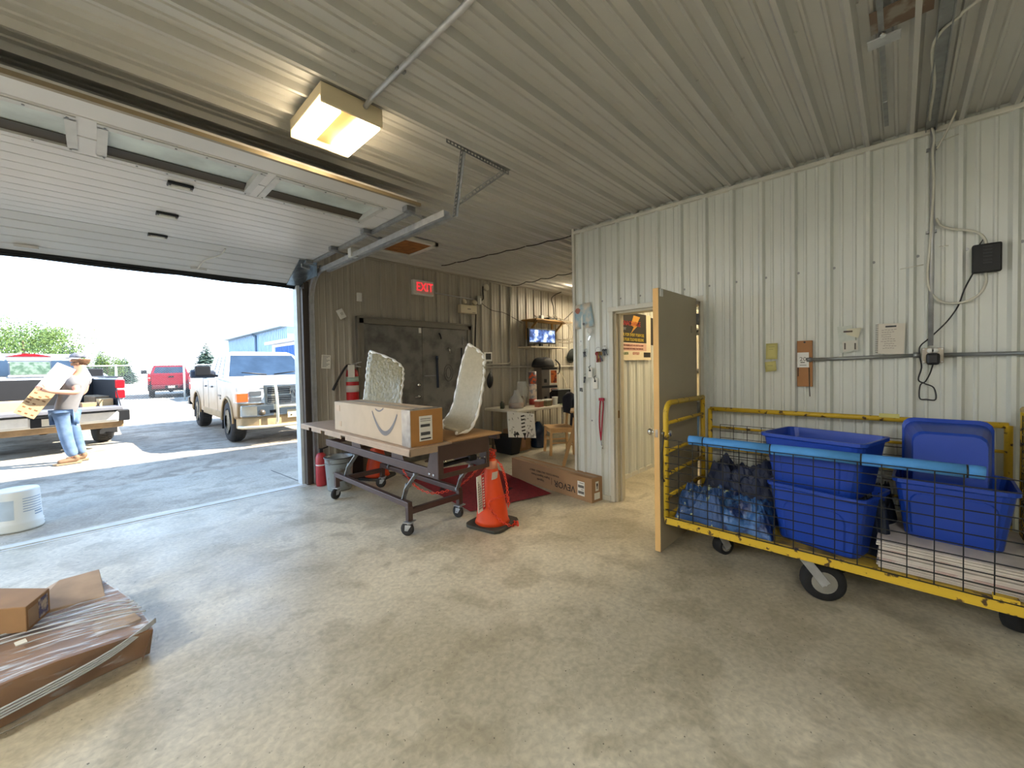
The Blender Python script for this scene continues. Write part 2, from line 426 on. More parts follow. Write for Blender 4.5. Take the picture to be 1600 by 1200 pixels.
# exit double doors on the outside wall
d2 = tag(thing('door_2', 'pair of scuffed dark grey steel exit doors under the exit sign', 'door', (3.6, YW, 0), kind='structure'))
fr = MB().bx(2.57, 2.65, YW - .06, YW, 0, 2.19).bx(4.55, 4.63, YW - .06, YW, 0, 2.19).bx(2.57, 4.63, YW - .06, YW, 2.115, 2.19)
fr.bx(2.55, 2.575, YW - .075, YW, 0, 2.21).bx(4.625, 4.65, YW - .075, YW, 0, 2.21).bx(2.55, 4.65, YW - .075, YW, 2.19, 2.215)
out('door_frame', fr, M('door_frame_grey', (120, 116, 106), .45), d2, bev=.003)
scuff = M('scuffed_grey', (122, 120, 114), .5, 0, .3, 5, c2=(84, 83, 80), lo=.45, hi=.68)
for x0, x1 in ((2.655, 3.612), (3.618, 4.545)): out('door_leaf', MB().bx(x0, x1, YW - .045, YW - .002, .015, 2.11), scuff, d2, bev=.003)
hd = MB()
for z, r in ((1.02, .03), (1.2, .032)):
    hd.lathe([(r, 0), (r, .012), (.012, .016), (.012, .03), (0, .03)], 14, frame((3.54, YW - .045, z), (1, 0, 0), (0, 0, 1)) )
hd.tube([(3.54, YW - .09, 1.02), (3.50, YW - .095, 1.02), (3.43, YW - .09, 1.015)], .01, 8)
out('lever_handle', hd, chrome, d2)
out('hook', MB().tube(smooth([(3.945, YW - .05, 2.03), (3.945, YW - .08, 2.0), (3.955, YW - .085, 1.95), (3.97, YW - .06, 1.95)]), .014), black, d2)
out('pull_strap', MB().beam((3.885, YW - .055, 1.62), (3.895, YW - .055, 1.14), .035, .015, (0, 1, 0)).cyl((3.885, YW - .06, 1.60), (3.885, YW - .06, 1.66), .022), M('dark_blue_strap', (22, 36, 58), .6), d2, label='dark blue strap hanging on the right leaf')
out('sticker', MB().bx(3.555, 3.60, YW - .049, YW - .045, 2.02, 2.10), white, d2)
out('slide_bolt', MB().bx(3.64, 3.86, YW - .056, YW - .046, 1.335, 1.347), galvd, d2)
out('key_hook', MB().tube([(4.13, YW - .05, 1.80), (4.13, YW - .07, 1.76), (4.15, YW - .07, 1.70)], .012), chrome, d2)
mb = MB()
for k in range(5): mb.cyl((4.42, YW - .05, 1.86 + .03 * k), (4.46, YW - .05, 1.86 + .03 * k), .006, 6)
out('hinge_pins', mb, galvd, d2, kind='stuff')
out('rod', MB().cyl((4.39, YW - .07, 1.80), (4.39, YW - .07, 1.30), .014), black, d2)
mb = MB()
for (x, z, a, b) in ((4.12, 1.38, .09, .14), (4.12, 1.38, .05, .09)):
    mb.tube([(x + a * math.cos(t / 16 * 2 * PI), YW - .0465, z + b * math.sin(t / 16 * 2 * PI)) for t in range(16)], .006, 4, closed=True)
out('scuff_ring', mb, M('scuff', (86, 85, 82), .7), d2)
# dock door (raised overhead)
d3 = tag(thing('door_3', 'raised white sectional overhead door above the open dock doorway', 'door', (-.5, 5.0, 2.7), kind='structure'))
DX0, DX1, DZ0 = -2.94, 1.84, 2.78
def section(y0, z0, y1, z1, hole=False, grooves=4):
    a = V((0, y0, z0)); b = V((0, y1, z1)); d = (b - a); Ln = d.length; d.normalize(); n = V((0, d.z, -d.y))
    if n.z > 0: n = -n
    prof = [(0.004, 0.)]
    for g in range(1, grooves + 1):
        c = Ln * g / (grooves + 1); prof += [(c - .006, 0), (c - .002, -.006), (c + .002, -.006), (c + .006, 0)]
    prof.append((Ln - .004, 0))
    pt = lambda x, s_, h: V((x, 0, 0)) + a + d * s_ + n * h
    return a, d, n, Ln, prof, pt
joints = [(2.80, DZ0), (3.60, DZ0), (4.34, DZ0), (5.06, DZ0), (5.56, 2.555)]
seccol = [doorw] * 4
wins = [(-2.43, -1.70), (-1.60, -.87), (-.77, -.06), (.075, .80), (.91, 1.66)]
for k in range(4):
    (y0, z0), (y1, z1) = joints[k], joints[k + 1]
    a, d, n, Ln, prof, pt = section(y0, z0, y1, z1)
    mb = MB()
    s0, s1 = .24, .64
    if k == 0:
        prof = [(0.004, 0), (.18, 0), (.184, -.006), (.19, -.006), (.194, 0), (s0, 0), (.43, 0), (.434, -.005), (.44, -.005), (.444, 0), (s1, 0), (.69, 0), (.694, -.006), (.70, -.006), (.704, 0), (Ln - .004, 0)]
    for (p, hp), (q, hq) in zip(prof, prof[1:]):
        xs = [(DX0, DX1)]
        if k == 0 and s0 - 1e-6 <= p and q <= s1 + 1e-6:
            e = [DX0] + [c for w_ in wins for c in w_] + [DX1]; xs = [(e[i], e[i + 1]) for i in range(0, len(e), 2)]
        for xa, xb in xs: mb.quad(pt(xa, p, hp), pt(xb, p, hp), pt(xb, q, hq), pt(xa, q, hq))
    # back skin and edges
    hb = -.045
    if k: mb.quad(pt(DX0, .004, hb), pt(DX1, .004, hb), pt(DX1, Ln - .004, hb), pt(DX0, Ln - .004, hb))
    for s_ in (.004, Ln - .004): mb.quad(pt(DX0, s_, 0), pt(DX1, s_, 0), pt(DX1, s_, hb), pt(DX0, s_, hb))
    for x in (DX0, DX1): mb.quad(pt(x, .004, 0), pt(x, Ln - .004, 0), pt(x, Ln - .004, hb), pt(x, .004, hb))
    sec = out('door_section', mb, doorw, d3, fix=False)
    if k == 0:
        for xa, xb in wins:
            f = MB()
            for (xx0, xx1, ss0, ss1) in ((xa - .03, xb + .03, s0 - .03, s0 + .012), (xa - .03, xb + .03, s1 - .012, s1 + .03), (xa - .03, xa + .012, s0, s1), (xb - .012, xb + .03, s0, s1)):
                f.hull8([pt(xx0, ss0, .006), pt(xx1, ss0, .006), pt(xx1, ss1, .006), pt(xx0, ss1, .006)], [pt(xx0, ss0, -.05), pt(xx1, ss0, -.05), pt(xx1, ss1, -.05), pt(xx0, ss1, -.05)])
            fo = out('window_frame', f, M('window_frame_grey', (190, 190, 186), .4), d3)
            out('inner_lip', MB().hull8([pt(xa, s1 - .085, -.030), pt(xb, s1 - .085, -.030), pt(xb, s1, -.004), pt(xa, s1, -.004)], [pt(xa, s1 - .085, -.034), pt(xb, s1 - .085, -.034), pt(xb, s1, -.034), pt(xa, s1, -.034)]), M('lip_dark', (74, 66, 56), .5), fo)
            out('pane', MB().hull8([pt(xa, s0, -.036), pt(xb, s0, -.036), pt(xb, s1, -.036), pt(xa, s1, -.036)], [pt(xa, s0, -.041), pt(xb, s0, -.041), pt(xb, s1, -.041), pt(xa, s1, -.041)]), M('cloudy_pane', (188, 198, 194), .35, 0, .25, 4), fo)
            mb = MB()
            for i in range(6):
                x = xa + (xb - xa) * i / 5
                for s_ in (s0 - .01, s1 + .01): mb.cyl(pt(x, s_, .006), pt(x, s_, .010), .006, 6)
            out('screws', mb, galvd, fo, kind='stuff')
for y, z in joints[1:4]:
    h = MB().bx(.38, .52, y - .035, y + .035, z - .02, z - .002).bx(.40, .50, y - .02, y + .02, z - .032, z - .018, 1)
    h.cyl((.385, y, z - .03), (.515, y, z - .03), .008, 8, 1)
    out('hinge', h, [black, white], d3, bev=.002)
out('back_edge_strip', MB().bx(DX0, DX1 + .02, 2.775, 2.80, DZ0 - .006, DZ0 + .018), M('brass_trim', (140, 126, 100), .4, .3), d3)
sl = MB().tube([(DX0 + (DX1 - DX0) * i / 24, 5.575 + .012 * math.sin(i * 1.9), 2.535 - .012 * abs(math.sin(i * .7))) for i in range(25)], .02, 8)
sl.beam((DX0, 5.565, 2.553), (DX1, 5.565, 2.553), .045, .03)
out('bottom_seal', sl, blackr, d3)
br = MB()
p0, p1 = V((1.70, 5.06, 2.768)), V((1.70, 5.56, 2.543))
br.hull8([p0, (1.89, 5.06, 2.768), (1.89, 5.56, 2.543), p1 - V((.0, 0, 0))], [V(p) + V((0, -.003, -.006)) for p in (p0, (1.89, 5.06, 2.768), (1.89, 5.56, 2.543), p1)])
br.bx(1.885, 1.892, 5.04, 5.56, 2.60, 2.76)
out('corner_bracket', br, M('galvanised_plate', (150, 158, 162), .28, .85, .35, 12), d3, label='galvanised plate on the bottom corner of the door')
out('lift_handle', MB().tube([(1.74, 5.12, 2.735), (1.74, 5.12, 2.70), (1.84, 5.15, 2.69), (1.84, 5.15, 2.72)], .008), galv, d3)
out('pull_rope', MB().tube(smooth([(.98, 5.06, 2.75), (.95, 5.16, 2.70), (.84, 5.30, 2.65), (.80, 5.45, 2.585), (.74, 5.46, 2.58)]), .008, 6), M('cream_rope', (214, 210, 200), .8), d3)
for x, s in ((-.45, 5.44), (.74, 5.45)): out('stop_plate', MB().bx(x, x + .14, s, s + .02, 2.575, 2.60), doorw, d3)
# track, rollers, hanger
tr = tag(thing('door_track', 'galvanised curved track with rollers beside the raised dock door', 'door track', (1.95, 5.4, 0)))
XT = 1.95
path = [(XT, 2.56, 2.70)] + [(XT, 2.56 + (5.08 - 2.56) * i / 6, 2.70 - .0 * i) for i in range(1, 7)]
path += [(XT, 5.08 + .36 * math.sin(t), 2.34 + .36 * math.cos(t)) for t in [PI / 2 * i / 8 for i in range(1, 9)]] + [(XT, 5.44, .02)]
tk = MB()
for dx, w_, h_ in ((0, .06, .006), (-.028, .006, .05), (.028, .006, .025)):
    for a, b in zip(path, path[1:]):
        a = V(a); b = V(b); d = (b - a).normalized(); nrm = V((0, d.z, -d.y))
        o_ = V((dx, 0, 0)) - nrm * (0 if dx == 0 else (-.025 if dx < 0 else -.012))
        x = V((w_ / 2, 0, 0)); y = nrm * (h_ / 2); c = [-x - y, x - y, x + y, -x + y]
        tk.hull8([a + o_ + k - d * .003 for k in c], [b + o_ + k + d * .003 for k in c])
out('rail', tk, galv, tr)
out('angle_rail', MB().bx(1.985, 2.02, 2.56, 5.0, 2.655, 2.66).bx(1.98, 1.985, 2.56, 5.0, 2.655, 2.70), galv, tr)
for y in (2.86, 3.60, 4.34, 5.06):
    r_ = MB().cyl((1.80, y, 2.735), (1.95, y, 2.715), .007, 8).cyl((1.925, y, 2.715), (1.955, y, 2.715), .024, 14).bx(1.76, 1.84, y - .035, y + .035, 2.735, 2.775)
    out('roller', r_, [galvd], tr, bev=.002)
out('bumper_plate', MB().bx(1.90, 1.98, 4.15, 4.22, 2.66, 2.75), white, tr)
out('shaft', MB().beam((1.845, 2.86, 2.755), (1.845, 5.0, 2.755), .025, .03), galvd, tr)
def perforated(name, a, b, par, w_=.03):
    a = V(a); b = V(b); L_ = (b - a).length; d = (b - a).normalized(); n = int(L_ / .03)
    mb = MB(); side = d.cross(V((0, 1, 0))).normalized() if abs(d.y) < .9 else V((1, 0, 0))
    up = d.cross(side).normalized()
    for s_ in (-1, 1): mb.beam(a + side * s_ * w_ * .36, b + side * s_ * w_ * .36, w_ * .28, .003, up)
    for i in range(n + 1):
        p = a + d * (L_ * i / n); mb.beam(p - d * .006, p + d * .006, w_ * .9, .003, up)
    mb.beam(a + side * w_ * .5 + up * .012, b + side * w_ * .5 + up * .012, .003, .026, up)
    return out(name, mb, galvd, par)
hg = tag(thing('track_hanger', 'perforated angle iron hanger bracing the door track to the ceiling', 'bracket', (1.98, 2.5, 2.7)))
perforated('ceiling_angle', (1.66, 2.16, 2.975), (2.27, 2.19, 2.975), hg)
perforated('drop_angle', (1.80, 2.18, 2.97), (1.99, 2.52, 2.66), hg)
perforated('brace_angle', (2.22, 2.19, 2.97), (1.99, 2.50, 2.74), hg)
# post of the opening
jm = MB().bx(1.84, 1.87, 5.42, 5.66, 0, 2.5).bx(1.87, 1.93, 5.45, 5.52, 0, 2.6)
struct('trim_7', jm, M('jamb_brown', (66, 56, 48), .5), 'dark brown steel post of the dock door opening')
struct('trim_8', MB().bx(1.805, 1.84, 5.52, 5.66, 0, 2.55), M('jamb_seal', (200, 206, 208), .6), 'pale weather seal down the dock door post')
struct('trim_9', MB().bx(-3.05, -3.0, 5.42, 5.66, 0, 2.8), MATS['jamb_brown'], 'dark brown steel post on the far side of the opening')
# ================================================================== CEILING AND WALL FITTINGS
def fixture(label, x0, x1, y0, y1, z0, strength, col=(255, 230, 188)):
    t = thing('ceiling_light', label, 'ceiling light', ((x0 + x1) / 2, (y0 + y1) / 2, z0))
    zt = zc((y0 + y1) / 2) - RIBH
    wd = x1 - x0
    out('housing', MB().bx(x0, x1, y0, y1, z0 + .045, zt), M('fixture_cream', (222, 206, 170), .5, 0, .02), t, bev=.006)
    em = M('tube_glow_%d' % int(strength * 10), col, .5, 0, 0, e=strength)
    for a, b in ((x0 + .005, x0 + wd * .33), (x1 - wd * .33, x1 - .005)):
        out('tube_lens', MB().bx(a, b, y0 + .01, y1 - .01, z0, z0 + .045), em, t, bev=.006)
    mb = MB()
    mb.grid(lambda u, v: (x0 + wd * (.34 + .32 * u), y0 + .01 + (y1 - y0 - .02) * v, z0 + .042 - .03 * math.sin(PI * u) * 0 + .0), 6, 1)
    mb.grid(lambda u, v: (x0 + wd * (.34 + .32 * u), y0 + .012, z0 + .044 - .02 * (1 - math.sin(PI * u))), 8, 1)
    out('reflector', mb, M('fixture_reflector', (150, 126, 84), .6, 0, 0), t, solid=.003)
    for ya, yb in ((y0 - .012, y0), (y1, y1 + .012)): out('end_cap', MB().bx(x0, x1, ya, yb, z0 + .005, zt), M('fixture_cream', (222, 206, 170)), t, bev=.004)
    return t
fixture('lit twin tube ceiling light with cream housing above the raised door edge', .86, 1.21, 2.19, 2.64, 2.875, LAMP)
fixture('lit twin tube ceiling light of the alcove by the coffee corner', 6.9, 8.1, 4.35, 4.7, 2.93, LAMP_ALCOVE, (255, 238, 208))
fixture('lit twin tube ceiling light inside the store room', 5.2, 5.55, .6, 1.8, 2.86, LAMP_STORE)
for k, (x, y) in enumerate(((-2.6, -1.2), (-3.9, 2.3))):  # unseen fixtures added as strong fill for the interior
    fixture(['added unseen twin tube fill light behind the viewer', 'added unseen twin tube fill light on the far left side'][k], x, x + 1.2, y, y + .35, 2.87, LAMP_FILL * (1, 1.25)[k], (252, 250, 244))
def conduit(name, label, pts, r, mat=galv, clips=(), cat='conduit', par=None):
    mb = MB().tube(pts, r, 10)
    o = tag(out(name, mb, mat), label, cat)
    for c in clips:
        out('clip', MB().box(c, (.05, .022, .012)).box(V(c) + V((.022, 0, .004)), (.012, .012, .012)), galvd, o)
    return o
zr = zc(1.5) - RIBH - .015
conduit('ceiling_conduit', 'galvanised conduit running along the ceiling to the light fixture', [(1.10, 2.17, 2.95), (1.10, 2.08, zr), (1.115, -3.0, zr)], .014, clips=[(1.105, 1.80, zr)])
# attic hatch
hx0, hx1, hy0, hy1, hz = 2.50, 3.06, 4.20, 4.86, 3.012
ha = thing('attic_hatch', 'brown wooden ceiling hatch in a white frame behind the door track', 'hatch', (2.78, 4.5, hz))
out('hatch_frame', MB().bx(hx0, hx1, hy0, hy0 + .05, hz - .01, hz + .03).bx(hx0, hx1, hy1 - .05, hy1, hz - .01, hz + .03).bx(hx0, hx0 + .05, hy0, hy1, hz - .01, hz + .03).bx(hx1 - .05, hx1, hy0, hy1, hz - .01, hz + .03), trimm, ha)
out('hatch_panel', MB().bx(hx0 + .04, hx1 - .04, hy0 + .04, hy1 - .04, hz + .004, hz + .016), M('osb_brown', (152, 96, 44), .7, 0, .3, 14), ha)
# cables stapled along the ceiling
cb = MB()
pts = []
for k in range(29):
    t = k / 28; p = F(690, 417, 3.03).lerp(F(892, 366, 3.0), t); p.z = zc(p.y) - RIBH - .008 - .012 * abs(math.sin(k * PI / 4)); pts.append(p)
tag(out('ceiling_cable', MB().tube(pts, .007, 6), M('cable_dark', (58, 54, 48), .6)), 'thin dark cable stapled across the alcove ceiling towards the partition', 'cable')
pts = []
for k in range(21):
    t = k / 20; p = F(800, 446, 3.05).lerp(F(900, 424, 3.0), t); p.z = zc(p.y) - RIBH - .01 - .03 * abs(math.sin(k * PI / 5)); pts.append(p)
pts = [V((5.68, 5.44, 3.04))] + pts
tag(out('ceiling_cable', MB().tube(pts, .007, 6), MATS['cable_dark']), 'sagging cable on the alcove ceiling above the monitor shelf', 'cable')
# exit sign
es = thing('exit_sign', 'white exit sign with glowing red letters above the steel doors', 'sign', (3.64, YW - .02, 2.72))
out('sign_box', MB().bx(3.45, 3.83, YW - .085, YW - .022, 2.615, 2.845), white, es, bev=.006)
out('sign_face', MB().bx(3.50, 3.815, YW - .089, YW - .084, 2.64, 2.825), M('sign_face_pink', (236, 196, 190), .6, 0, 0), es)
redglow = M('exit_red', (232, 40, 52), .5, 0, 0, e=.9)
txt('EXIT', .19, FY((3.66, YW - .091, 2.735)), redglow, es, sx=.80)
conduit('wall_conduit', 'thin conduit from the exit sign to the junction box', [(3.83, YW - .035, 2.69), (4.78, YW - .035, 2.665)], .010)
# emergency light
el = thing('emergency_light', 'beige twin head emergency light unit beside the exit sign', 'emergency light', (4.55, YW - .02, 2.4))
out('battery_box', MB().bx(4.36, 4.72, YW - .11, YW - .022, 2.40, 2.545), M('beige_plastic', (206, 196, 168), .5, 0, .02), el, bev=.008)
for x, a in ((4.46, -.4), (4.70, .5)):
    T = frame((x, YW - .07, 2.60), (math.cos(a), 0, math.sin(a)), (0, .5, 1))
    out('lamp_head', MB().lathe([(.02, -.03), (.045, .0), (.05, .025), (.046, .03), (0, .022)], 16, T).cyl((x, YW - .06, 2.545), (x, YW - .06, 2.58), .012), MATS['beige_plastic'], el)
out('label_plate', MB().bx(4.51, 4.58, YW - .113, YW - .11, 2.468, 2.482).bx(4.62, 4.69, YW - .113, YW - .11, 2.415, 2.423), M('grey_print', (96, 92, 84), .7), el)
jb2 = thing('junction_box', 'grey junction box beside the emergency light', 'junction box', (4.83, YW - .02, 2.66))
out('box', MB().bx(4.78, 4.87, YW - .075, YW - .021, 2.58, 2.74), M('box_grey', (176, 174, 164), .5), jb2, bev=.004)
out('cover', MB().bx(4.82, 4.865, YW - .082, YW - .074, 2.60, 2.70), white, jb2, bev=.003)
tag(out('siren', MB().lathe([(.06, 0), (.062, .03), (.045, .045), (0, .047)], 18, frame((5.02, YW - .02, 2.92), (1, 0, 0), (0, 0, 1))), M('siren_cream', (196, 190, 172), .5)), 'small round cream sounder high on the back wall near the ceiling', 'alarm')
dk = M('flex_dark', (48, 46, 42), .6)
tag(out('wall_cable', MB().tube(smooth([(4.95, YW - .03, 2.93), (4.93, YW - .05, 2.80), (4.94, YW - .04, 2.70), (4.87, YW - .04, 2.66)]), .012, 6).tube(smooth([(4.75, YW - .05, 2.44), (4.74, YW - .05, 2.2), (4.72, YW - .05, 1.9), (4.72, YW - .05, 1.6)]), .014, 6), dk), 'dark flexible cable hanging beside the exit door frame', 'cable')
tag(out('wall_cable', MB().tube(smooth([(4.87, YW - .03, 2.64), (5.15, YW - .03, 2.52), (5.5, YW - .03, 2.49), (6.0, YW - .03, 2.33)]), .005, 6), dk), 'thin sagging cable from the junction box to the high shelf', 'cable')
# small wall devices
tag(out('sensor', MB().bx(2.57, 2.64, YW - .05, YW - .022, 2.42, 2.54), white, bev=.006), 'small white upright door sensor above the exit doors', 'sensor')
T = Mx.Translation((2.345, YW - .035, 2.225)) @ Mx.Rotation(-.5, 4, 'Y')
sx = tag(out('sensor_box', MB().bx(-.045, .045, -.013, .013, -.065, .065, T=T), white, bev=.006), 'tilted white sensor box hanging left of the exit doors', 'sensor')
out('button', MB().bx(-.02, .02, -.017, -.012, -.02, .02, T=T), M('off_white', (196, 196, 188), .6), sx)
nt_ = thing('wall_notice', 'white printed notice on the grey wall above the extinguisher', 'paper', (2.13, YW - .022, 1.57))
T = frame((2.13, YW - .024, 1.575), (1, 0, -.06), (.05, 0, 1))
out('sheet', MB().bx(-.06, .06, -.09, .09, 0, .002, T=T), paper, nt_)
mb = MB()
for k in range(9): mb.bx(-.045, .045 - .02 * (k % 3), .07 - .017 * k, .076 - .017 * k, .002, .003, T=T)
out('print_lines', mb, M('grey_print', (96, 92, 84)), nt_, kind='stuff')
# fire extinguisher on the wall
fe = thing('fire_extinguisher', 'red fire extinguisher with black hose hung beside the exit doors', 'fire extinguisher', (2.44, 5.4, 1.07))
exx, exy = 2.44, 5.39
out('cylinder', MB().lathe([(.0, 1.04), (.075, 1.04), (.082, 1.06), (.082, 1.40), (.07, 1.45), (.035, 1.48), (.03, 1.51), (0, 1.51)], 24, Mx.Translation((exx, exy, 0))), red, fe)
out('label_band', MB().lathe([(.0832, 1.30), (.0832, 1.37)], 24, Mx.Translation((exx, exy, 0))), M('label_teal', (168, 188, 176), .6), fe)
out('label_panel', MB().lathe([(.0836, 1.16), (.0836, 1.25)], 24, Mx.Translation((exx, exy, 0))), M('label_cream', (206, 196, 188), .6), fe)
out('handle', MB().beam((exx - .02, exy, 1.53), (exx + .12, exy - .03, 1.57), .02, .012).beam((exx - .02, exy, 1.52), (exx + .11, exy - .03, 1.50), .02, .012).cyl((exx, exy, 1.5), (exx, exy, 1.54), .022), galv, fe)
out('hose', MB().tube(smooth([(exx - .01, exy, 1.52), (exx - .09, exy - .05, 1.52), (exx - .17, exy - .06, 1.42), (exx - .26, exy - .06, 1.26)]), .014).tube([(exx - .24, exy - .06, 1.29), (exx - .29, exy - .06, 1.20)], .019), black, fe)
out('tag', MB().bx(exx - .10, exx - .01, exy - .10, exy - .097, 1.36, 1.53), paper, fe)
# conduits of the alcove wall
cv = MB().tube([(5.66, YW - .04, 3.02)] + bez((5.64, YW - .04, 2.3), (5.63, YW - .04, 1.75), (5.62, YW - .04, 1.62), (5.62, YW - .04, 1.60), 3) + bez((5.62, YW - .04, 1.60), (5.62, YW - .04, 1.54), (5.60, YW - .04, 1.52), (5.52, YW - .04, 1.515), 6) + [(4.98, YW - .04, 1.505)], .014, 8)
tag(out('wall_conduit', cv, M('painted_conduit', (186, 182, 166), .4)), 'painted conduit dropping down the alcove wall and bending left', 'conduit')
tag(out('wall_conduit', MB().cyl((4.98, YW - .04, 1.455), (9.0, YW - .04, 1.43), .016, 8).cyl((5.05, YW - .04, 3.04), (5.7, YW - .04, 3.02), .014, 8), MATS['painted_conduit']), 'long horizontal painted conduit behind the coffee table', 'conduit')
th = thing('thermostat', 'square white thermostat with a dark screen on the back wall', 'thermostat', (5.03, YW, 1.65))
out('case', MB().bx(4.935, 5.135, YW - .045, YW - .021, 1.565, 1.735), white, th, bev=.006)
out('screen', MB().bx(4.975, 5.10, YW - .049, YW - .044, 1.60, 1.71), black, th)
tag(out('dark_bag', MB().grid(lambda u, v: (5.0 + .07 * math.sin(PI * min(1, v * 1.05)) ** .5 * math.cos(2 * PI * u) + .03 * v, 5.40 + .05 * math.sin(PI * min(1, v * 1.05)) ** .5 * math.sin(2 * PI * u), 1.08 + .30 * v + .012 * math.sin(13 * u)), 16, 10), black), 'small black bag hanging on the wall behind the wrapped parts', 'bag')
# ================================================================== COFFEE CORNER
sw = M('shelf_wood', (176, 138, 84), .6, 0, .15, 8)
sh = thing('wall_shelf', 'wooden wall shelf with timber brackets cluttered with cables above the monitor', 'shelf', (6.5, 5.4, 2.4))
out('board', MB().bx(5.98, 7.22, 5.08, YW - .02, 2.37, 2.395), sw, sh, bev=.002)
for x in (6.12, 6.95):
    out('bracket', MB().beam((x, 5.18, 2.365), (x, YW - .03, 2.10), .04, .02, (1, 0, 0)).bx(x - .02, x + .02, YW - .045, YW - .022, 2.0, 2.37), sw, sh)
rc = random.Random(3)
mb = MB()
for k in range(16):
    x = rc.uniform(6.35, 7.1); y = rc.uniform(5.12, 5.4)
    mb.tube(smooth([(x, y, 2.40), (x + rc.uniform(-.25, .2), y + rc.uniform(-.05, .1), 2.45 + rc.random() * .06), (x + rc.uniform(-.1, .3), y, 2.42), (x + rc.uniform(-.3, .3), y - .05, 2.41)], 4), .008, 5)
tag(out('cable_tangle', mb, M('cable_grey', (150, 142, 122), .6)), 'tangle of grey cables heaped on the high wall shelf', 'cables', kind='stuff')
tag(out('switch_box', MB().bx(6.45, 6.75, 5.15, 5.38, 2.395, 2.45), black, bev=.006), 'flat black box under the cables on the high shelf', 'electronics')
tag(out('white_adapter', MB().bx(6.18, 6.26, 5.12, 5.2, 2.395, 2.47), white, bev=.006), 'small white adapter on the near end of the high shelf', 'adapter')
mb = MB()
for k in range(7):
    x = 6.95 + .05 * k; mb.tube(smooth([(x - .25, 5.06, 2.42), (x, 5.04, 2.30), (x + .04, 5.06, 2.05 - .05 * (k % 3)), (x - .2 + .02 * k, 5.2, 1.95 + .07 * (k % 2)), (x - .35, 5.36, 2.0)], 5), .006, 5)
tag(out('hanging_cables', mb, M('cable_grey', (120, 112, 96))), 'loops of cable hanging from the high shelf beside the monitor', 'cables')
mb = MB().tube(smooth([(6.95, 5.2, 3.03), (6.75, 5.3, 2.9), (6.8, 5.3, 2.7), (6.75, 5.25, 2.47)]), .01, 6).tube(smooth([(8.0, 5.4, 2.95), (7.6, 5.35, 2.7), (7.1, 5.25, 2.45)]), .008, 6)
tag(out('wall_cable', mb, dk), 'dark cables dropping from the alcove ceiling to the high shelf', 'cable')
ms = thing('monitor_shelf', 'thin white shelf on metal brackets holding the monitor', 'shelf', (6.4, 5.4, 1.84))
out('board', MB().bx(5.86, 7.02, 5.12, YW - .02, 1.83, 1.85), M('shelf_white', (210, 204, 184), .5), ms)
for x in (6.05, 6.75): out('bracket', MB().bx(x - .012, x + .012, 5.16, YW - .03, 1.815, 1.83).bx(x - .012, x + .012, YW - .035, YW - .022, 1.55, 1.83), M('painted_conduit', (186, 182, 166)), ms)
mo = thing('monitor', 'small flat screen monitor showing blue camera views on the white shelf', 'monitor', (6.3, 5.3, 1.85))
T = frame((6.30, 5.20, 2.06), (1, -.06, 0), (0, 0, 1))
out('bezel', MB().bx(-.40, .40, -.15, .15, -.045, .0, T=T), black, mo, bev=.005)
def screen_mat(name, a, b, c, sc_):
    mt = bpy.data.materials.new(name); mt.use_nodes = True; nt = mt.node_tree; N = nt.nodes; P = N['Principled BSDF']
    tc = N.new('ShaderNodeTexCoord'); nz = N.new('ShaderNodeTexNoise'); nz.inputs['Scale'].default_value = sc_; nz.inputs['Detail'].default_value = 3
    r = N.new('ShaderNodeValToRGB'); nt.links.new(tc.outputs['Object'], nz.inputs['Vector']); nt.links.new(nz.outputs['Fac'], r.inputs['Fac'])
    r.color_ramp.elements[0].position = .38; r.color_ramp.elements[0].color = lin(a); r.color_ramp.elements[1].position = .64; r.color_ramp.elements[1].color = lin(c)
    e = r.color_ramp.elements.new(.52); e.color = lin(b)
    P.inputs['Base Color'].default_value = (0, 0, 0, 1); P.inputs['Emission Strength'].default_value = 1.0
    nt.links.new(r.outputs[0], P.inputs['Emission Color']); return mt
out('screen', MB().bx(-.37, .37, -.12, .125, .0, .003, T=T), screen_mat('camera_feed', (12, 20, 54), (56, 92, 158), (206, 222, 240), 7), mo)
out('stand', MB().bx(6.25, 6.33, 5.21, 5.26, 1.86, 1.95).bx(6.17, 6.42, 5.15, 5.33, 1.85, 1.862), black, mo, bev=.004)
tag(out('hat', MB().lathe([(0, -.03), (.10, -.02), (.17, .0), (.17, .012), (.11, .03), (.08, .07), (0, .08)], 18, frame((7.62, YW - .06, 1.68), (1, 0, 0), (0, -.25, 1))), M('dark_green_felt', (40, 46, 42), .8)), 'dark round hat hanging on the wall beside the partition', 'hat')
# table
tt = M('table_top_cream', (214, 208, 192), .45, 0, .03)
TZ = .73
tb = thing('folding_table', 'cream folding table crowded with cups, boxes and jars', 'table', (5.6, 4.8, 0))
tx0, tx1, ty0, ty1 = 4.82, 7.1, 4.55, 5.35
out('tabletop', MB().bx(tx0, tx1, ty0, ty1, TZ - .045, TZ), tt, tb, bev=.012)
for x, y in ((4.92, 4.64), (4.92, 5.26), (7.0, 4.64), (7.0, 5.26)): out('leg', MB().cyl((x, y, 0), (x, y, TZ - .04), .016, 10), galvd, tb)
def item(name, mb, mat, label, cat, **k): return tag(out(name, mb, mat, **{q: w_ for q, w_ in k.items() if q != 'group'}), label, cat, k.get('group'))
def at(x, y, z=0.): return Mx.Translation((x, y, z))
amber = M('amber_drink', (150, 84, 40), .2, 0, .1)
g = thing('glass_carafe', 'tall clear glass carafe standing behind the jug on the coffee table', 'carafe', (5.55, 5.1, TZ))
out('body', MB().lathe([(.0, .002), (.10, .002), (.10, .34), (.085, .42), (.09, .45), (.085, .45), (.08, .42), (.095, .34), (.095, .01), (0, .01)], 20, at(0, 0)), M('thin_glass', (222, 224, 218), .05, 0, 0, a=.28), g, local=True)
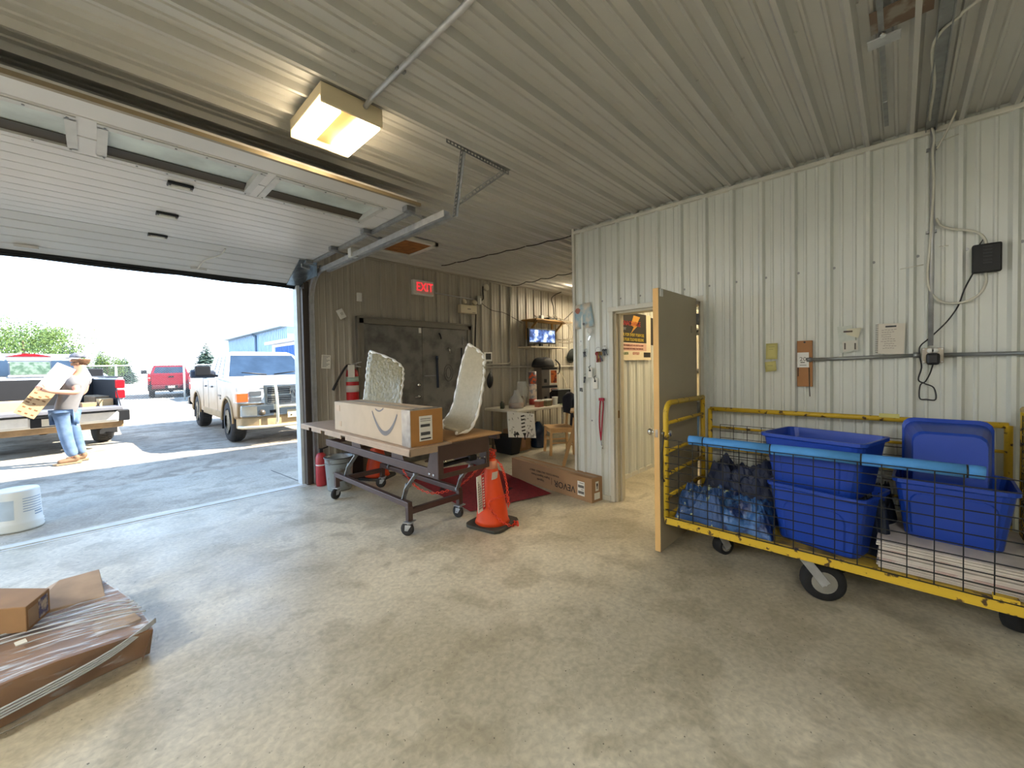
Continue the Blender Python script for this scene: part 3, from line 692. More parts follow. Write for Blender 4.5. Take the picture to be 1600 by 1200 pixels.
out('handle', MB().tube(smooth([(.1, 0, .36), (.17, 0, .34), (.17, 0, .2), (.1, 0, .14)]), .01), M('thin_glass', (210, 214, 208)), g, local=True)
g = thing('jug', 'squat glass jug with amber drink at the near end of the coffee table', 'jug', (5.12, 4.85, TZ))
out('body', MB().lathe([(.0, .002), (.135, .002), (.135, .10), (.12, .16), (.05, .25), (.04, .32), (.035, .32), (.045, .25), (.115, .16), (.13, .10), (.13, .008), (0, .008)], 22), M('thin_glass', (210, 214, 208)), g, local=True)
out('drink', MB().lathe([(.0, .009), (.128, .009), (.128, .095), (0, .095)], 22), amber, g, local=True)
g = thing('snack_tube', 'tall red and white cardboard tube leaning by the stacked boxes', 'tube', (5.72, 4.98, TZ))
out('tube', MB().lathe([(.0, 0), (.075, 0), (.075, .62), (.07, .63), (0, .63)], 18), M('tube_white', (222, 206, 190), .4, 0, .1, 12, c2=(150, 150, 160), lo=.5, hi=.6), g, local=True)
out('top_band', MB().lathe([(.0756, .40), (.0756, .62)], 18), M('tube_band', (96, 88, 92), .4, 0, .1, 14, c2=(214, 92, 50), lo=.5, hi=.56), g, local=True)
out('base_band', MB().lathe([(.0756, .01), (.0756, .12)], 18), M('tube_red', (170, 60, 50), .4), g, local=True)
for k, (z0, z1, nm) in enumerate(((TZ, 1.07, 'lower'), (1.072, 1.43, 'upper'))):
    b = thing('brewer_box', ['lower printed appliance carton of the pair stacked on the coffee table', 'upper printed appliance carton with orange picture, topmost of its stack'][k], 'box', (6.3, 5.12, z0), group='appliance cartons')
    T = at(6.30, 5.14) @ Mx.Rotation(-.42, 4, 'Z')
    out('carton', MB().bx(-.17, .17, -.17, .17, z0, z1, T=T), M('carton_grey', (120, 112, 104), .6, 0, .05), b, bev=.003)
    out('front_print', MB().bx(.171, .174, -.16, .16, z0 + .01, z1 - .01, T=T).bx(-.0, .17, -.174, -.171, z0 + .01, z1 - .01, T=T), M('carton_cream', (226, 218, 200), .6), b)
    out('picture', MB().bx(.03, .16, -.1755, -.174, z0 + .05, z1 - .06, T=T), M('carton_orange', (206, 104, 40), .6, 0, .3, 16, c2=(120, 40, 20), lo=.5, hi=.6), b)
    out('band', MB().bx(-.172, .1745, -.1752, -.1722, z1 - .045, z1 - .003, T=T), black, b)
    out('side_mark', MB().bx(-.12, -.06, -.1745, -.171, z0 + .06, z0 + .13, T=T), black, b)
# black bag
mb = MB().grid(lambda u, v: (6.24 + (.27 + .02 * math.sin(18.85 * u)) * min(1, 3 * v) * math.cos(.5 * PI * max(0, v * 1.5 - .5)) ** .6 * math.cos(2 * PI * u), 5.14 + .2 * min(1, 3 * v) * math.cos(.5 * PI * max(0, v * 1.5 - .5)) ** .6 * math.sin(2 * PI * u), 1.433 + .20 * math.sin(.5 * PI * max(0, v * 1.5 - .5)) + .01 * v * math.sin(18.85 * u)), 24, 14)
bgk = item('bag', mb, M('black_fabric', (20, 20, 22), .7), 'slumped black bag on top of the stacked cartons', 'bag')
out('strap', MB().tube(smooth([(6.45, 5.0, 1.58), (6.56, 4.98, 1.48), (6.55, 4.98, 1.34), (6.5, 4.98, 1.3)]), .014), MATS['black_fabric'], bgk)
im = thing('ice_maker', 'black countertop ice maker with a silver lid edge on the coffee table', 'appliance', (6.35, 4.78, TZ))
T = at(6.32, 4.80, TZ) @ Mx.Rotation(-.3, 4, 'Z')
out('body', MB().prism([(-.15, 0), (.15, 0), (.15, .20), (.05, .26), (-.15, .27)], -.15, .15, 'x', T=T), M('gloss_black', (20, 20, 22), .2), im, bev=.012)
out('lid_trim', MB().beam(T @ V((-.152, -.15, .275)), T @ V((-.152, .05, .265)), .012, .02).beam(T @ V((-.152, -.152, .275)), T @ V((.152, -.152, .275)), .012, .02).beam(T @ V((.152, -.15, .275)), T @ V((.152, .05, .265)), .012, .02), galv, im)
for (x, y, h, r, mt, lab, nm) in ((5.86, 4.68, .12, .05, card, 'brown paper cup in the row along the near table edge', 'cup'),
        (5.98, 4.66, .15, .055, white, 'white paper cup next to the open papers on the table', 'cup'),
        (5.36, 4.92, .20, .05, M('jar_grey', (120, 112, 100), .3), 'grey lidded jar right of the amber jug', 'jar'),
        (4.92, 5.0, .13, .035, M('bottle_green', (62, 70, 52), .3), 'small dark green bottle at the far corner of the table', 'bottle'),
        (5.0, 5.06, .12, .03, M('bottle_brown', (70, 52, 40), .3), 'small dark brown bottle behind the amber jug', 'bottle')):
    o = item(nm, MB().lathe([(0, 0), (r * .8, 0), (r, h * .9), (r * 1.04, h), (r * .9, h), (0, h * .98)] if nm == 'cup' else [(0, 0), (r, 0), (r, h * .75), (r * .6, h * .85), (r * .6, h), (0, h)], 16, at(x, y, TZ)), mt, lab, nm)
for k, (x, y, c, lab) in enumerate(((5.52, 4.66, (160, 90, 66), 'small red brown box with a white lid on the table edge'), (5.72, 4.64, (126, 116, 84), 'small olive box with a white lid on the table edge'))):
    o = item('sugar_box', MB().bx(x - .07, x + .07, y - .05, y + .05, TZ, TZ + .10), M('sugar_%d' % k, c, .6), lab, 'box', bev=.004)
    out('lid', MB().bx(x - .075, x + .075, y - .055, y + .055, TZ + .10, TZ + .125), white, o, bev=.004)
for k, (x, y, rz) in enumerate(((6.3, 4.62, .2), (6.5, 4.66, -.2), (6.15, 4.60, .5))):
    T = at(x, y, TZ + .001 + .0025 * k) @ Mx.Rotation(rz, 4, 'Z')
    item('papers', MB().bx(-.15, .15, -.05, .05, 0, .002, T=T), [paper, M('pale_yellow_paper', (232, 224, 160), .8), M('green_wrapper', (110, 132, 70), .5)][k], ['white sheet of paper lying at the front of the coffee table', 'pale yellow sheet lying near the spray bottle', 'green wrapper lying beside the white cup'][k], 'paper')
g = thing('spray_bottle', 'slim white spray bottle at the far end of the coffee table', 'bottle', (6.92, 4.8, TZ))
out('bottle', MB().lathe([(0, 0), (.05, 0), (.05, .26), (.02, .36), (.016, .52), (0, .52)], 14), M('cream_plastic', (226, 214, 180), .5), g, local=True)
out('nozzle', MB().beam((0, 0, .52), (.02, -.01, .66), .016, .016), MATS['cream_plastic'], g, local=True)
item('jar', MB().lathe([(0, 0), (.05, 0), (.05, .13), (.04, .15), (0, .15)], 14, at(6.72, 5.0, TZ)), M('red_brown', (140, 70, 50), .4), 'red brown jar between the ice maker and the spray bottle', 'jar')
mb = MB().tube(smooth([(7.0, 5.35, 1.42), (7.02, 5.2, 1.15), (6.98, 5.1, .95), (6.95, 5.0, .78)]), .008, 6).tube(smooth([(6.55, 5.35, 1.30), (6.8, 5.3, 1.34), (6.95, 5.4, 1.42)]), .006, 6)
item('extension_lead', mb, M('white_cord', (214, 206, 182), .5), 'white power lead rising from the coffee table to the conduit', 'lead')
# doodle sign leaning on the table
sg = thing('sign_board', 'white board of small black doodles leaning against the coffee table', 'sign', (5.2, 4.6, .2))
A, B, Cc, D = PY(799, 644, 4.52), PY(841, 648, 4.52), PY(832, 686, 4.44), PY(788, 679, 4.44)
xx = (B - A); yy = (A - D)
T = frame((A + B + Cc + D) / 4, xx, yy); W_, H_ = xx.length * .98, yy.length
out('board', MB().bx(-W_ / 2, W_ / 2, -H_ / 2, H_ / 2, -.012, 0, T=T), M('board_white', (232, 232, 230), .6, 0, .02), sg, bev=.002)
mb = MB(); rs = random.Random(5)
def tri(x, y, s): mb.prism([(x - s, y), (x + s, y), (x + s * .55, y + s * .8), (x, y + s * 1.1), (x - s * .55, y + s * .8)], 0, .002, 'z', T=T); mb.bx(x - s * .15, x + s * .15, y - s * .9, y, 0, .002, T=T)
tri(-.10 * W_ / .5, -.17, .05); mb.bx(-.2, -.175, -.2, -.11, 0, .002, T=T)
mb.prism([(.0, -.13), (.09, -.13), (.045, -.21)], 0, .002, 'z', T=T); mb.bx(.03, .06, -.24, -.14, 0, .002, T=T)
for k in range(5):
    y = .14 - .06 * k; mb.beam(T @ V((-.02, y, .001)), T @ V((.07, y + .02, .001)), .022, .002, T.to_3x3() @ V((0, 0, 1)))
mb.beam(T @ V((.10, -.2, .001)), T @ V((.15, -.11, .001)), .018, .002, T.to_3x3() @ V((0, 0, 1)))
for k in range(46):
    x = rs.uniform(-.46, .46) * W_; y = rs.uniform(-.45, .46) * H_
    if -.28 < x / W_ < .2 and -.5 < y / H_ < .32 and rs.random() < .6: continue
    s = rs.uniform(.008, .02); a = rs.random() * PI
    if k % 3: mb.beam(T @ V((x - s * math.cos(a), y - s * math.sin(a), .001)), T @ V((x + s * math.cos(a), y + s * math.sin(a), .001)), .008, .002, T.to_3x3() @ V((0, 0, 1)))
    else: mb.tube([T @ V((x + s * math.cos(t), y + s * math.sin(t), .001)) for t in [2 * PI * q / 8 for q in range(8)]], .002, 4, closed=True)
out('doodles', mb, ink, sg, kind='stuff')
# under the table
wj = thing('water_jug', 'large dark blue water jug standing under the coffee table', 'water jug', (5.55, 4.72, 0))
out('bottle', MB().lathe([(0, 0), (.13, 0), (.14, .02), (.14, .10), (.132, .12), (.14, .14), (.14, .22), (.132, .24), (.14, .26), (.14, .34), (.05, .44), (.03, .46), (0, .46)], 24), M('dark_blue_clear', (28, 44, 66), .12, 0, .05), wj, local=True)
cb_ = thing('floor_carton', 'dim brown printed carton on the floor under the coffee table', 'box', (5.1, 4.9, 0))
out('carton', MB().bx(4.98, 5.32, 4.70, 5.05, 0, .36), cardd, cb_, bev=.004)
out('printed_patch', MB().lathe([(.0, 0), (.05, 0), (.05, .001), (0, .001)], 14, FY((5.13, 4.698, .24))).bx(5.08, 5.18, 4.697, 4.699, .05, .19), M('print_pink', (170, 130, 104), .7), cb_)
item('black_bin', MB().hull8([(4.72, 4.6, 0), (4.92, 4.6, 0), (4.92, 4.95, 0), (4.72, 4.95, 0)], [(4.68, 4.55, .3), (4.94, 4.55, .3), (4.94, 5.0, .3), (4.68, 5.0, .3)]), M('bin_black', (24, 24, 26), .6), 'black plastic bin under the near end of the coffee table', 'bin', bev=.01)
def chair(x, y, rz, label):
    c = thing('wooden_chair', label, 'chair', (x, y, 0), rz)
    out('seat', MB().bx(-.21, .21, -.21, .21, .43, .455), wood, c, local=True, bev=.01)
    for sx_, sy in ((-1, -1), (1, -1)): out('leg', MB().beam((sx_ * .18, sy * .18, .43), (sx_ * .19, sy * .2, 0), .04, .04), wood, c, local=True, bev=.004)
    for sx_ in (-1, 1): out('leg', MB().beam((sx_ * .185, .2, 0), (sx_ * .19, .19, .45), .04, .04).beam((sx_ * .19, .19, .45), (sx_ * .195, .25, .98), .038, .035), wood, c, local=True, bev=.004)
    out('apron', MB().bx(-.18, .18, -.19, -.17, .37, .43).bx(-.18, .18, .17, .19, .37, .43).bx(-.19, -.17, -.18, .18, .37, .43).bx(.17, .19, -.18, .18, .37, .43), wood, c, local=True)
    for (a, b) in (((-.185, -.19, .2), (-.185, .2, .2)), ((.185, -.19, .2), (.185, .2, .2)), ((-.185, -.185, .28), (.185, -.185, .28)), ((-.185, .2, .14), (.185, .2, .14))): out('stretcher', MB().cyl(a, b, .012, 8), wood, c, local=True)
    for z in (.72, .92): out('back_slat', MB().bx(-.19, .19, .215 + (z - .72) * .15, .24 + (z - .72) * .15, z - .035, z + .04), wood, c, local=True)
    return c
chair(5.38, 4.12, -2.2, 'pale wooden chair with a dark jacket over its back beside the coffee table')
jk = MB()
def jf(u, v):
    a = -2.2; x = -.27 + .54 * u; s = v * 2 - 1
    yy_ = .235 + (.055 + .03 * math.sin(7 * u + 3 * v)) * (1 if s > 0 else -1) * min(1, abs(s) * 4)
    z = .99 - abs(s) * (.62 if s > 0 else .35) + .02 * math.sin(5 * u)
    p = Mx.Translation((5.38, 4.12, 0)) @ Mx.Rotation(a, 4, 'Z') @ V((x * (1 + .1 * abs(s)), yy_, z)); return p
jk.grid(jf, 18, 20)
item('jacket', jk, M('navy_cloth', (18, 20, 30), .85), 'dark navy jacket draped over the wooden chair', 'jacket', solid=.012)
ss = thing('step_ladder', 'unpainted wooden step ladder beside the partition corner', 'step ladder', (4.78, 3.28, 0))
st = Mx.Translation((4.80, 3.26, 0)) @ Mx.Rotation(.6, 4, 'Z')
for x in (-.19, .19):
    out('side_rail', MB().beam(st @ V((x, -.2, 0)), st @ V((x, .02, .80)), .03, .06), wood, ss)
    out('rear_rail', MB().beam(st @ V((x * .9, .28, 0)), st @ V((x * .9, .05, .80)), .025, .04), wood, ss)
for z, y, d in ((.25, -.13, .14), (.5, -.06, .14), (.81, .04, .24)): out('step', MB().bx(-.2, .2, y - d / 2, y + d / 2, z, z + .025, T=st), wood, ss, bev=.003)
# ================================================================== LIFT TROLLEY AND ITS LOAD
t = thing('lift_trolley', 'brown steel lift trolley on casters loaded with a long carton', 'trolley', (2.15, 3.8, 0))
lx0, lx1, ly0, ly1 = 1.88, 2.44, 3.10, 4.62
def bar(name, a, b, w_=.045, h_=.05, mat=brownst, bev=.004): return out(name, MB().beam(a, b, w_, h_), mat, t, bev=bev)
for x in (lx0, lx1): bar('lower_rail', (x, ly0 - .02, .275), (x, ly1 + .02, .275))
for y in (ly0, ly1): bar('lower_rail', (lx0 + .022, y, .215), (lx1 - .022, y, .215))
for x in (lx0, lx1):
    for y in (ly0, ly1): bar('post', (x, y, .135), (x, y, .262), .048, .048)
def caster(par, x, y, r, rz, wd=.032, mat=tyre, plate=.13, local=False, hub=galv):
    T = Mx.Translation((x, y, 0)) @ Mx.Rotation(rz, 4, 'Z')
    off = r * .35
    f = MB().bx(-.045, .045, -.04, .04, plate - .008, plate, T=T).cyl(T @ V((0, 0, plate - .03)), T @ V((0, 0, plate)), .022, 12)
    for s in (-1, 1):
        q = s * (wd / 2 + .008)
        f.hull8([T @ V(p) for p in ((q - .002, -.03, plate - .03), (q + .002, -.03, plate - .03), (q + .002, .03, plate - .03), (q - .002, .03, plate - .03))],
                [T @ V(p) for p in ((q - .002, off - .015, r - .012), (q + .002, off - .015, r - .012), (q + .002, off + .015, r - .012), (q - .002, off + .015, r - .012))])
    f.cyl(T @ V((-wd / 2 - .016, off, r)), T @ V((wd / 2 + .016, off, r)), .008, 8)
    c = out('caster', f, galv, par, local=local)
    Tw = frame(T @ V((0, off, r)), T.to_3x3() @ V((0, 1, 0)), (0, 0, 1))
    wm = MB().lathe([(r * .55, -wd / 2), (r * .93, -wd / 2), (r, -wd * .3), (r, wd * .3), (r * .93, wd / 2), (r * .55, wd / 2)], 22, Tw)
    out('tyre', wm, mat, c)
    out('hub', MB().lathe([(.0, -wd * .45), (r * .56, -wd * .35), (r * .56, wd * .35), (0, wd * .45)], 16, Tw), hub, c)
for k, (x, y) in enumerate(((lx0, ly0), (lx1, ly0), (lx0, ly1), (lx1, ly1))): caster(t, x, y, .06, (.5, .15, 1.9, .9)[k])
# scissor links
for (a, b) in (((1.90, 3.22, .29), (1.915, 3.03, .55)), ((1.90, 4.42, .29), (1.915, 4.19, .55)), ((2.42, 3.10, .29), (2.43, 2.90, .55)), ((2.42, 4.42, .29), (2.43, 4.19, .55))):
    a = V(a); b = V(b); m_ = (a + b) / 2 + V((0, .03, 0))
    L_ = MB().beam(a, m_ + V((0, 0, .03)), .012, .045, (1, 0, 0)).beam(m_ + V((-.014, .02, -.03)), b, .012, .045, (1, 0, 0))
    for p in (a, m_, b): L_.cyl(p - V((.025, 0, 0)), p + V((.02, 0, 0)), .014, 10)
    out('scissor_link', L_, galvd, t, bev=.002)
# upper frame
for x in (1.93, 2.46): bar('upper_rail', (x, 2.72, .595), (x, 5.0, .595), .03, .075)
for y in (3.6, 4.3, 4.98): bar('cross_rail', (1.94, y, .60), (2.45, y, .60), .04, .05)
ep = MB().bx(1.915, 2.475, 2.695, 2.705, .705, .835).bx(1.915, 2.475, 2.695, 2.705, .56, .60).bx(1.915, 1.965, 2.695, 2.705, .60, .705).bx(2.44, 2.475, 2.695, 2.705, .60, .705)
ep.bx(1.915, 2.475, 2.705, 2.80, .827, .835).bx(2.465, 2.475, 2.70, 2.82, .56, .835).hull8([(1.912, 2.70, .56), (1.92, 2.70, .56), (1.92, 2.88, .56), (1.912, 2.88, .56)], [(1.912, 2.70, .80), (1.92, 2.70, .80), (1.92, 2.80, .80), (1.912, 2.80, .80)])
out('end_plate', ep, brownst, t, bev=.002)
mb = MB()
for p in ((1.99, 2.69, .70), (2.36, 2.69, .66), (2.42, 2.69, .66)): mb.cyl(p, V(p) + V((0, .01, 0)), .008, 8)
for p in ((1.905, 2.76, .59), (1.905, 2.82, .59)): mb.cyl(p, V(p) + V((.012, 0, 0)), .010, 8)
out('bolts', mb, chrome, t, kind='stuff')
out('crank_bar', MB().tube([(2.0, 2.80, .64), (2.35, 2.78, .655)], .02).box((2.33, 2.77, .66), (.08, .05, .05)), black, t, bev=.004)
bar('inner_brace', (1.98, 2.95, .66), (2.4, 3.35, .60), .05, .012)
for y in (3.25, 4.1): out('gusset', MB().prism([(y, .63), (y + .22, .63), (y + .22, .80), (y + .10, .80)], 1.93, 1.938, 'x'), brownst, t)
lip = MB()
ys = [2.70, 3.85, 3.95, 4.35, 4.45, 4.72, 4.80, 5.05]
lip.bx(1.655, 1.665, 2.70, 5.05, .825, .848)
for i in range(0, 8, 2): lip.bx(1.655, 1.665, ys[i], ys[i + 1], .79, .825)
lip.bx(1.66, 2.06, 2.70, 5.05, .838, .848)
lip.bx(1.655, 2.06, 2.70, 2.712, .79, .838)
out('left_tray', lip, M('tray_tan', (176, 152, 128), .5, .1, .1, 6), t, bev=.002, label='tan folded steel tray edge with slots')
out('deck_board', MB().bx(2.07, 2.66, 2.72, 3.9, .838, .852), ply, t, bev=.002)
out('deck_board', MB().bx(2.07, 2.66, 3.91, 5.05, .838, .852), ply, t, bev=.002)
for x in (2.08, 2.62): bar('deck_bearer', (x, 2.72, .815), (x, 5.04, .815), .04, .045)
# long carton with printed smile
T0 = Mx.Translation((1.86, 3.49, .849)) @ Mx.Rotation(-.012, 4, 'Z')
ac = thing('long_carton', 'long brown carton with a grey smile arrow lying on the trolley', 'box', (1.86, 3.49, .849))
pale = M('carton_pale', (196, 176, 150), .75, 0, .06, 5)
bw, bl, bh = .152, .74, .292
out('carton', MB().bx(-bw, bw, -bl, bl, 0, bh, T=T0), pale, ac, bev=.006)
out('end_panel', MB().bx(-bw + .003, bw - .003, -bl - .003, -bl + .001, .004, bh - .004, T=T0), M('carton_end', (176, 126, 70), .75, 0, .08, 6), ac)
gp = M('grey_tape_print', (122, 118, 118), .7)
mb = MB()
arc = []
for k in range(25):
    q = k / 24; th_ = PI * q
    arc.append((-.105 - .436 * q, .262 - .19 * math.sin(PI * min(1, q * .98 + .01) ** 1.0) ** .8, .007 + .013 * math.sin(th_)))
for (y0, z0, w0), (y1, z1, w1) in zip(arc, arc[1:]):
    d = V((0, y1 - y0, z1 - z0)).normalized(); n = V((0, -d.z, d.y))
    a, b = V((-bw - .002, y0, z0)), V((-bw - .002, y1, z1))
    mb.quad(T0 @ (a - n * w0), T0 @ (b - n * w1), T0 @ (b + n * w1), T0 @ (a + n * w0))
out('smile_arrow', mb, gp, ac)
mb = MB()
for k in range(8):
    q = k / 8; q1 = (k + 1) / 8; f_ = lambda q: V((-bw - .002, -.165 - .15 * q, .272 - .022 * math.sin(PI * q) + .014 * q))
    mb.quad(T0 @ (f_(q) + V((0, 0, -.007))), T0 @ (f_(q1) + V((0, 0, -.007))), T0 @ (f_(q1) + V((0, 0, .007))), T0 @ (f_(q) + V((0, 0, .007))))
out('smile_tip', mb, gp, ac)
out('clear_tape', MB().bx(-bw - .0025, -bw, -bl, -bl + .13, .0, bh, T=T0).bx(-bw, bw, -bl, -bl + .10, bh, bh + .0025, T=T0), M('shiny_tape', (168, 160, 152), .12, 0, .3, 12), ac)
out('seam_tape', MB().bx(-.03, .03, -bl + .1, bl, bh, bh + .002, T=T0), M('tape_grey', (164, 150, 134), .3, 0, .1), ac)
lb = out('shipping_label', MB().bx(-.075, .045, -bl - .006, -bl - .003, .04, .24, T=T0), paper, ac)
mb = MB()
for z, h in ((.215, .004), (.20, .003), (.152, .022), (.085, .026), (.06, .003), (.052, .008)):
    if h > .01:
        for k in range(15): mb.bx(-.065 + .006 * k, -.065 + .006 * k + .003 + .002 * (k % 2), -bl - .008, -bl - .006, z, z + h, T=T0)
    else: mb.bx(-.065, .03, -bl - .008, -bl - .006, z, z + h, T=T0)
out('barcode', mb, ink, lb)
out('side_label', MB().bx(-bw - .003, -bw, .60, .69, .20, .26, T=T0).bx(-bw - .003, -bw, .57, .62, .05, .10, T=T0), M('label_beige', (198, 170, 140), .6), ac)
# foam wrapped curved parts
foam = M('foam_wrap', (172, 164, 142), .55, 0, .07, 30, b=.5, bs=40)
foame = M('foam_edge', (236, 236, 232), .5, 0, .03, 30, b=.3, bs=60)
bubble = M('bubble_wrap', (146, 138, 108), .2, 0, .18, 26, b=1.0, bs=34)
def shell(name, lab, L_, R_, bulge, mat, edge, th_):
    o = thing(name, lab, 'wrapped part', (L_[0] + R_[0]) / 2)
    Ls = smooth(L_, 5); Rs = smooth(R_, 5); n = len(Ls) - 1
    rb = random.Random(2)
    def fn(u, v):
        j = v * n; k = min(n - 1, int(j)); f_ = j - k
        a = Ls[k].lerp(Ls[k + 1], f_); b = Rs[k].lerp(Rs[k + 1], f_)
        p = a.lerp(b, u) + V(bulge) * math.sin(PI * u)
        return p + V((1, -.5, .3)) * .004 * math.sin(23 * u + 31 * v) * math.sin(17 * v)
    out('shell', MB().grid(fn, 14, n * 2), mat, o, solid=th_)
    out('edge_roll', MB().tube([fn(0, k / 30) for k in range(31)], [.016 + .004 * math.sin(k * 2.1) for k in range(31)], 8), edge, o)
    out('edge_roll', MB().tube([fn(1, k / 30) for k in range(31)], [.014 + .004 * math.sin(k * 1.7) for k in range(31)], 8), edge, o)
    out('edge_roll', MB().tube([fn(k / 14, 1) for k in range(15)], [.016 + .004 * math.sin(k * 1.7) for k in range(15)], 8), edge, o)
    return o
shell('wrapped_fender', 'tall curved part in white foam wrap standing at the near end of the trolley',
      [PY(694, 668, 2.98), PY(693, 660, 3.20), PY(706, 640, 3.22), PY(716, 600, 3.18), PY(724, 562, 3.14), PY(732, 538, 3.10)],
      [PY(712, 677, 2.86), PY(733, 672, 2.84), PY(746, 648, 2.86), PY(752, 615, 2.88), PY(756, 590, 2.90), PY(756, 572, 2.92)], (.03, -.06, 0), foam, foame, .03)
shell('wrapped_fender', 'bubble wrapped curved part standing behind the long carton',
      [V((2.15, 4.5, .855)), PY(570, 622, 4.50), PY(573, 590, 4.48), PY(576, 565, 4.46), PY(578, 549, 4.45)],
      [V((2.345, 4.02, .855)), PY(626, 630, 4.02), PY(628, 605, 4.02), PY(630, 585, 4.05), PY(629, 575, 4.08)], (.04, -.06, 0), bubble, foame, .03)
# ================================================================== CONES, PAILS, MAT, FLOOR CARTONS
def cone(x, y, rz, label, h=.62):
    c = thing('traffic_cone', label, 'cone', (x, y, 0), rz)
    mb = MB().lathe([(.165, .028), (.15, .06), (.135, .18), (.045, h - .02), (.04, h), (.03, h), (.0, h - .02)], 28)
    out('body', mb, orange, c, local=True)
    b = MB(); pts = []
    for k in range(4):
        for q in (-.28, -.1, .1, .28):
            a = PI / 4 + k * PI / 2 + q; pts.append((math.cos(a) * (.245 if abs(q) < .2 else .225), math.sin(a) * (.245 if abs(q) < .2 else .225)))
    b.prism(pts, 0, .03, 'z')
    out('base', b, M('cone_base', (62, 60, 52), .75, 0, .1), c, local=True, bev=.006)
    return c
c1 = cone(2.545, 2.745, .2, 'orange traffic cone with chain and hanging sign in front of the red mat')
out('maker_label', MB().bx(-.035, .035, -.0015, .0015, -.035, .035, T=frame(PY(773, 743, 2.665), (1, 0, 0), (0, -.16, 1)) @ Mx.Rotation(-PI / 2, 4, 'X')), M('label_cream', (206, 196, 188)), c1)
out('collar', MB().lathe([(.062, .53), (.05, .60), (.04, .60), (.05, .53)], 20, Mx.Translation((2.545, 2.745, 0))), M('cone_collar', (224, 150, 116), .5), c1)
cone(2.62, 5.10, .5, 'orange traffic cone half hidden behind the lift trolley', .55)
def link(mb, p, d, side, L_=.034, w_=.011, r=.0042):
    d = d.normalized(); side = (side - d * side.dot(d)).normalized()
    pts = []
    for k in range(10):
        a = 2 * PI * k / 10; pts.append(p + d * (math.cos(a) * L_ * .5) + side * (math.sin(a) * w_))
    mb.tube(pts, r, 5, closed=True)
def chain(label, pts, mat):
    P_ = smooth(pts, 12); mb = MB(); acc = 0.; k = 0
    for a, b in zip(P_, P_[1:]):
        acc += (b - a).length
        if acc >= .027:
            acc = 0.; d = b - a; k += 1
            s1 = d.cross(V((.3, .2, 1))); s2 = d.cross(s1)
            link(mb, a, d, s1 if k % 2 else s2)
    return tag(out('plastic_chain', mb, mat), label, 'chain')
rch = M('red_orange_plastic', (226, 66, 40), .4, 0, .05)
chain('red plastic chain sagging under the lift trolley to the cone', [(2.62, 5.0, .5), (2.55, 4.4, .36), PY(632, 738, 3.95), PY(650, 760, 3.75), PY(672, 770, 3.5), PY(695, 768, 3.35), PY(716, 760, 3.2), PY(735, 745, 3.0), (2.50, 2.80, .58), (2.545, 2.745, .60)], rch)
chain('orange plastic chain trailing down the near cone onto its base', [(2.545, 2.745, .615), (2.60, 2.68, .56), (2.64, 2.65, .40), (2.63, 2.62, .26), (2.60, 2.585, .19), (2.56, 2.565, .30), PY(764, 785, 2.57), PY(772, 803, 2.57), PY(785, 816, 2.55), PY(797, 821, 2.545), PY(805, 820, 2.56)], rch)
cl = thing('chain_clump', 'bunched red plastic chain on the tip of the near cone', 'chain', (2.55, 2.74, .63))
mb = MB()
for k in range(12):
    a = k * 2.4; link(mb, V((2.56 + .02 * math.cos(a), 2.745 + .02 * math.sin(a), .625 + .006 * k)), V((math.cos(a * 1.3), math.sin(a), .6)), V((.3, .2, 1)))
out('links', mb, rch, cl)
mb = MB(); end = PY(806, 820, 2.55)
for k in range(7):
    a = k * 2.4; link(mb, V((end.x + .018 * math.cos(a), end.y + .018 * math.sin(a), max(.012, end.z + .004 * k))), V((math.cos(a), math.sin(a * 1.7), .4)), V((.3, .2, 1)))
tag(out('chain_clump', mb, rch), 'small heap of orange chain at the corner of the cone base', 'chain')
so = thing('hanging_sign', 'white and red warning sign hanging on the side of the near cone', 'sign', (2.40, 2.74, .3))
D = V((2.27, 2.646, .19)); Cc = V((2.398, 2.69, .19)); A = D + V((.05, .03, .315)); B = Cc + V((.05, .03, .315))
T = frame((A + B + Cc + D) / 4, B - A, A - D); W_, H_ = (B - A).length, (A - D).length
out('board', MB().bx(-W_ / 2, W_ / 2, -H_ / 2, H_ / 2, -.004, 0, T=T), white, so)
out('red_panel', MB().bx(W_ * .12, W_ / 2, -H_ / 2 + .003, H_ / 2 - .003, 0, .001, T=T), M('sign_red', (198, 40, 52), .6), so)
mb = MB()
for k in range(11): mb.bx(W_ * .2, W_ * .4, -H_ * .42 + k * H_ * .078, -H_ * .42 + k * H_ * .078 + H_ * .045, .001, .002, T=T)
out('print', mb, white, so, kind='stuff')
mb = MB()
for q in range(4):
    for k in range(12 - q): mb.bx(-W_ * .38 + q * W_ * .12, -W_ * .38 + q * W_ * .12 + W_ * .05, -H_ * .42 + k * H_ * .066, -H_ * .42 + k * H_ * .066 + H_ * .05, .0, .001, T=T)
out('print', mb, ink, so, kind='stuff')
out('cord', MB().tube([T @ V((0, H_ / 2, 0)), V((2.50, 2.75, .56))], .004, 5), rch, so)
pl = thing('pail', 'dented grey paint pail standing behind the trolley by the door post', 'pail', (2.055, 4.97, 0))
gp_ = M('dented_grey', (152, 158, 158), .45, .3, .2, 8, c2=(104, 84, 66), lo=.56, hi=.72)
out('body', MB().lathe([(0, .004), (.135, .004), (.14, .02), (.165, .385), (.17, .39), (.17, .405), (.16, .405), (.155, .38), (.13, .02), (0, .02)], 26), gp_, pl, local=True)
out('rim', MB().tube([(.168 * math.cos(a), .168 * math.sin(a), .40) for a in [2 * PI * k / 26 for k in range(26)]], .008, 6, closed=True).tube([(.163 * math.cos(a), .163 * math.sin(a), .34) for a in [2 * PI * k / 26 for k in range(26)]], .005, 5, closed=True), M('pail_rim', (96, 96, 94), .4, .4), pl, local=True)
out('dark_fill', MB().lathe([(0, .33), (.152, .33), (.152, .335), (0, .335)], 20), black, pl, local=True)
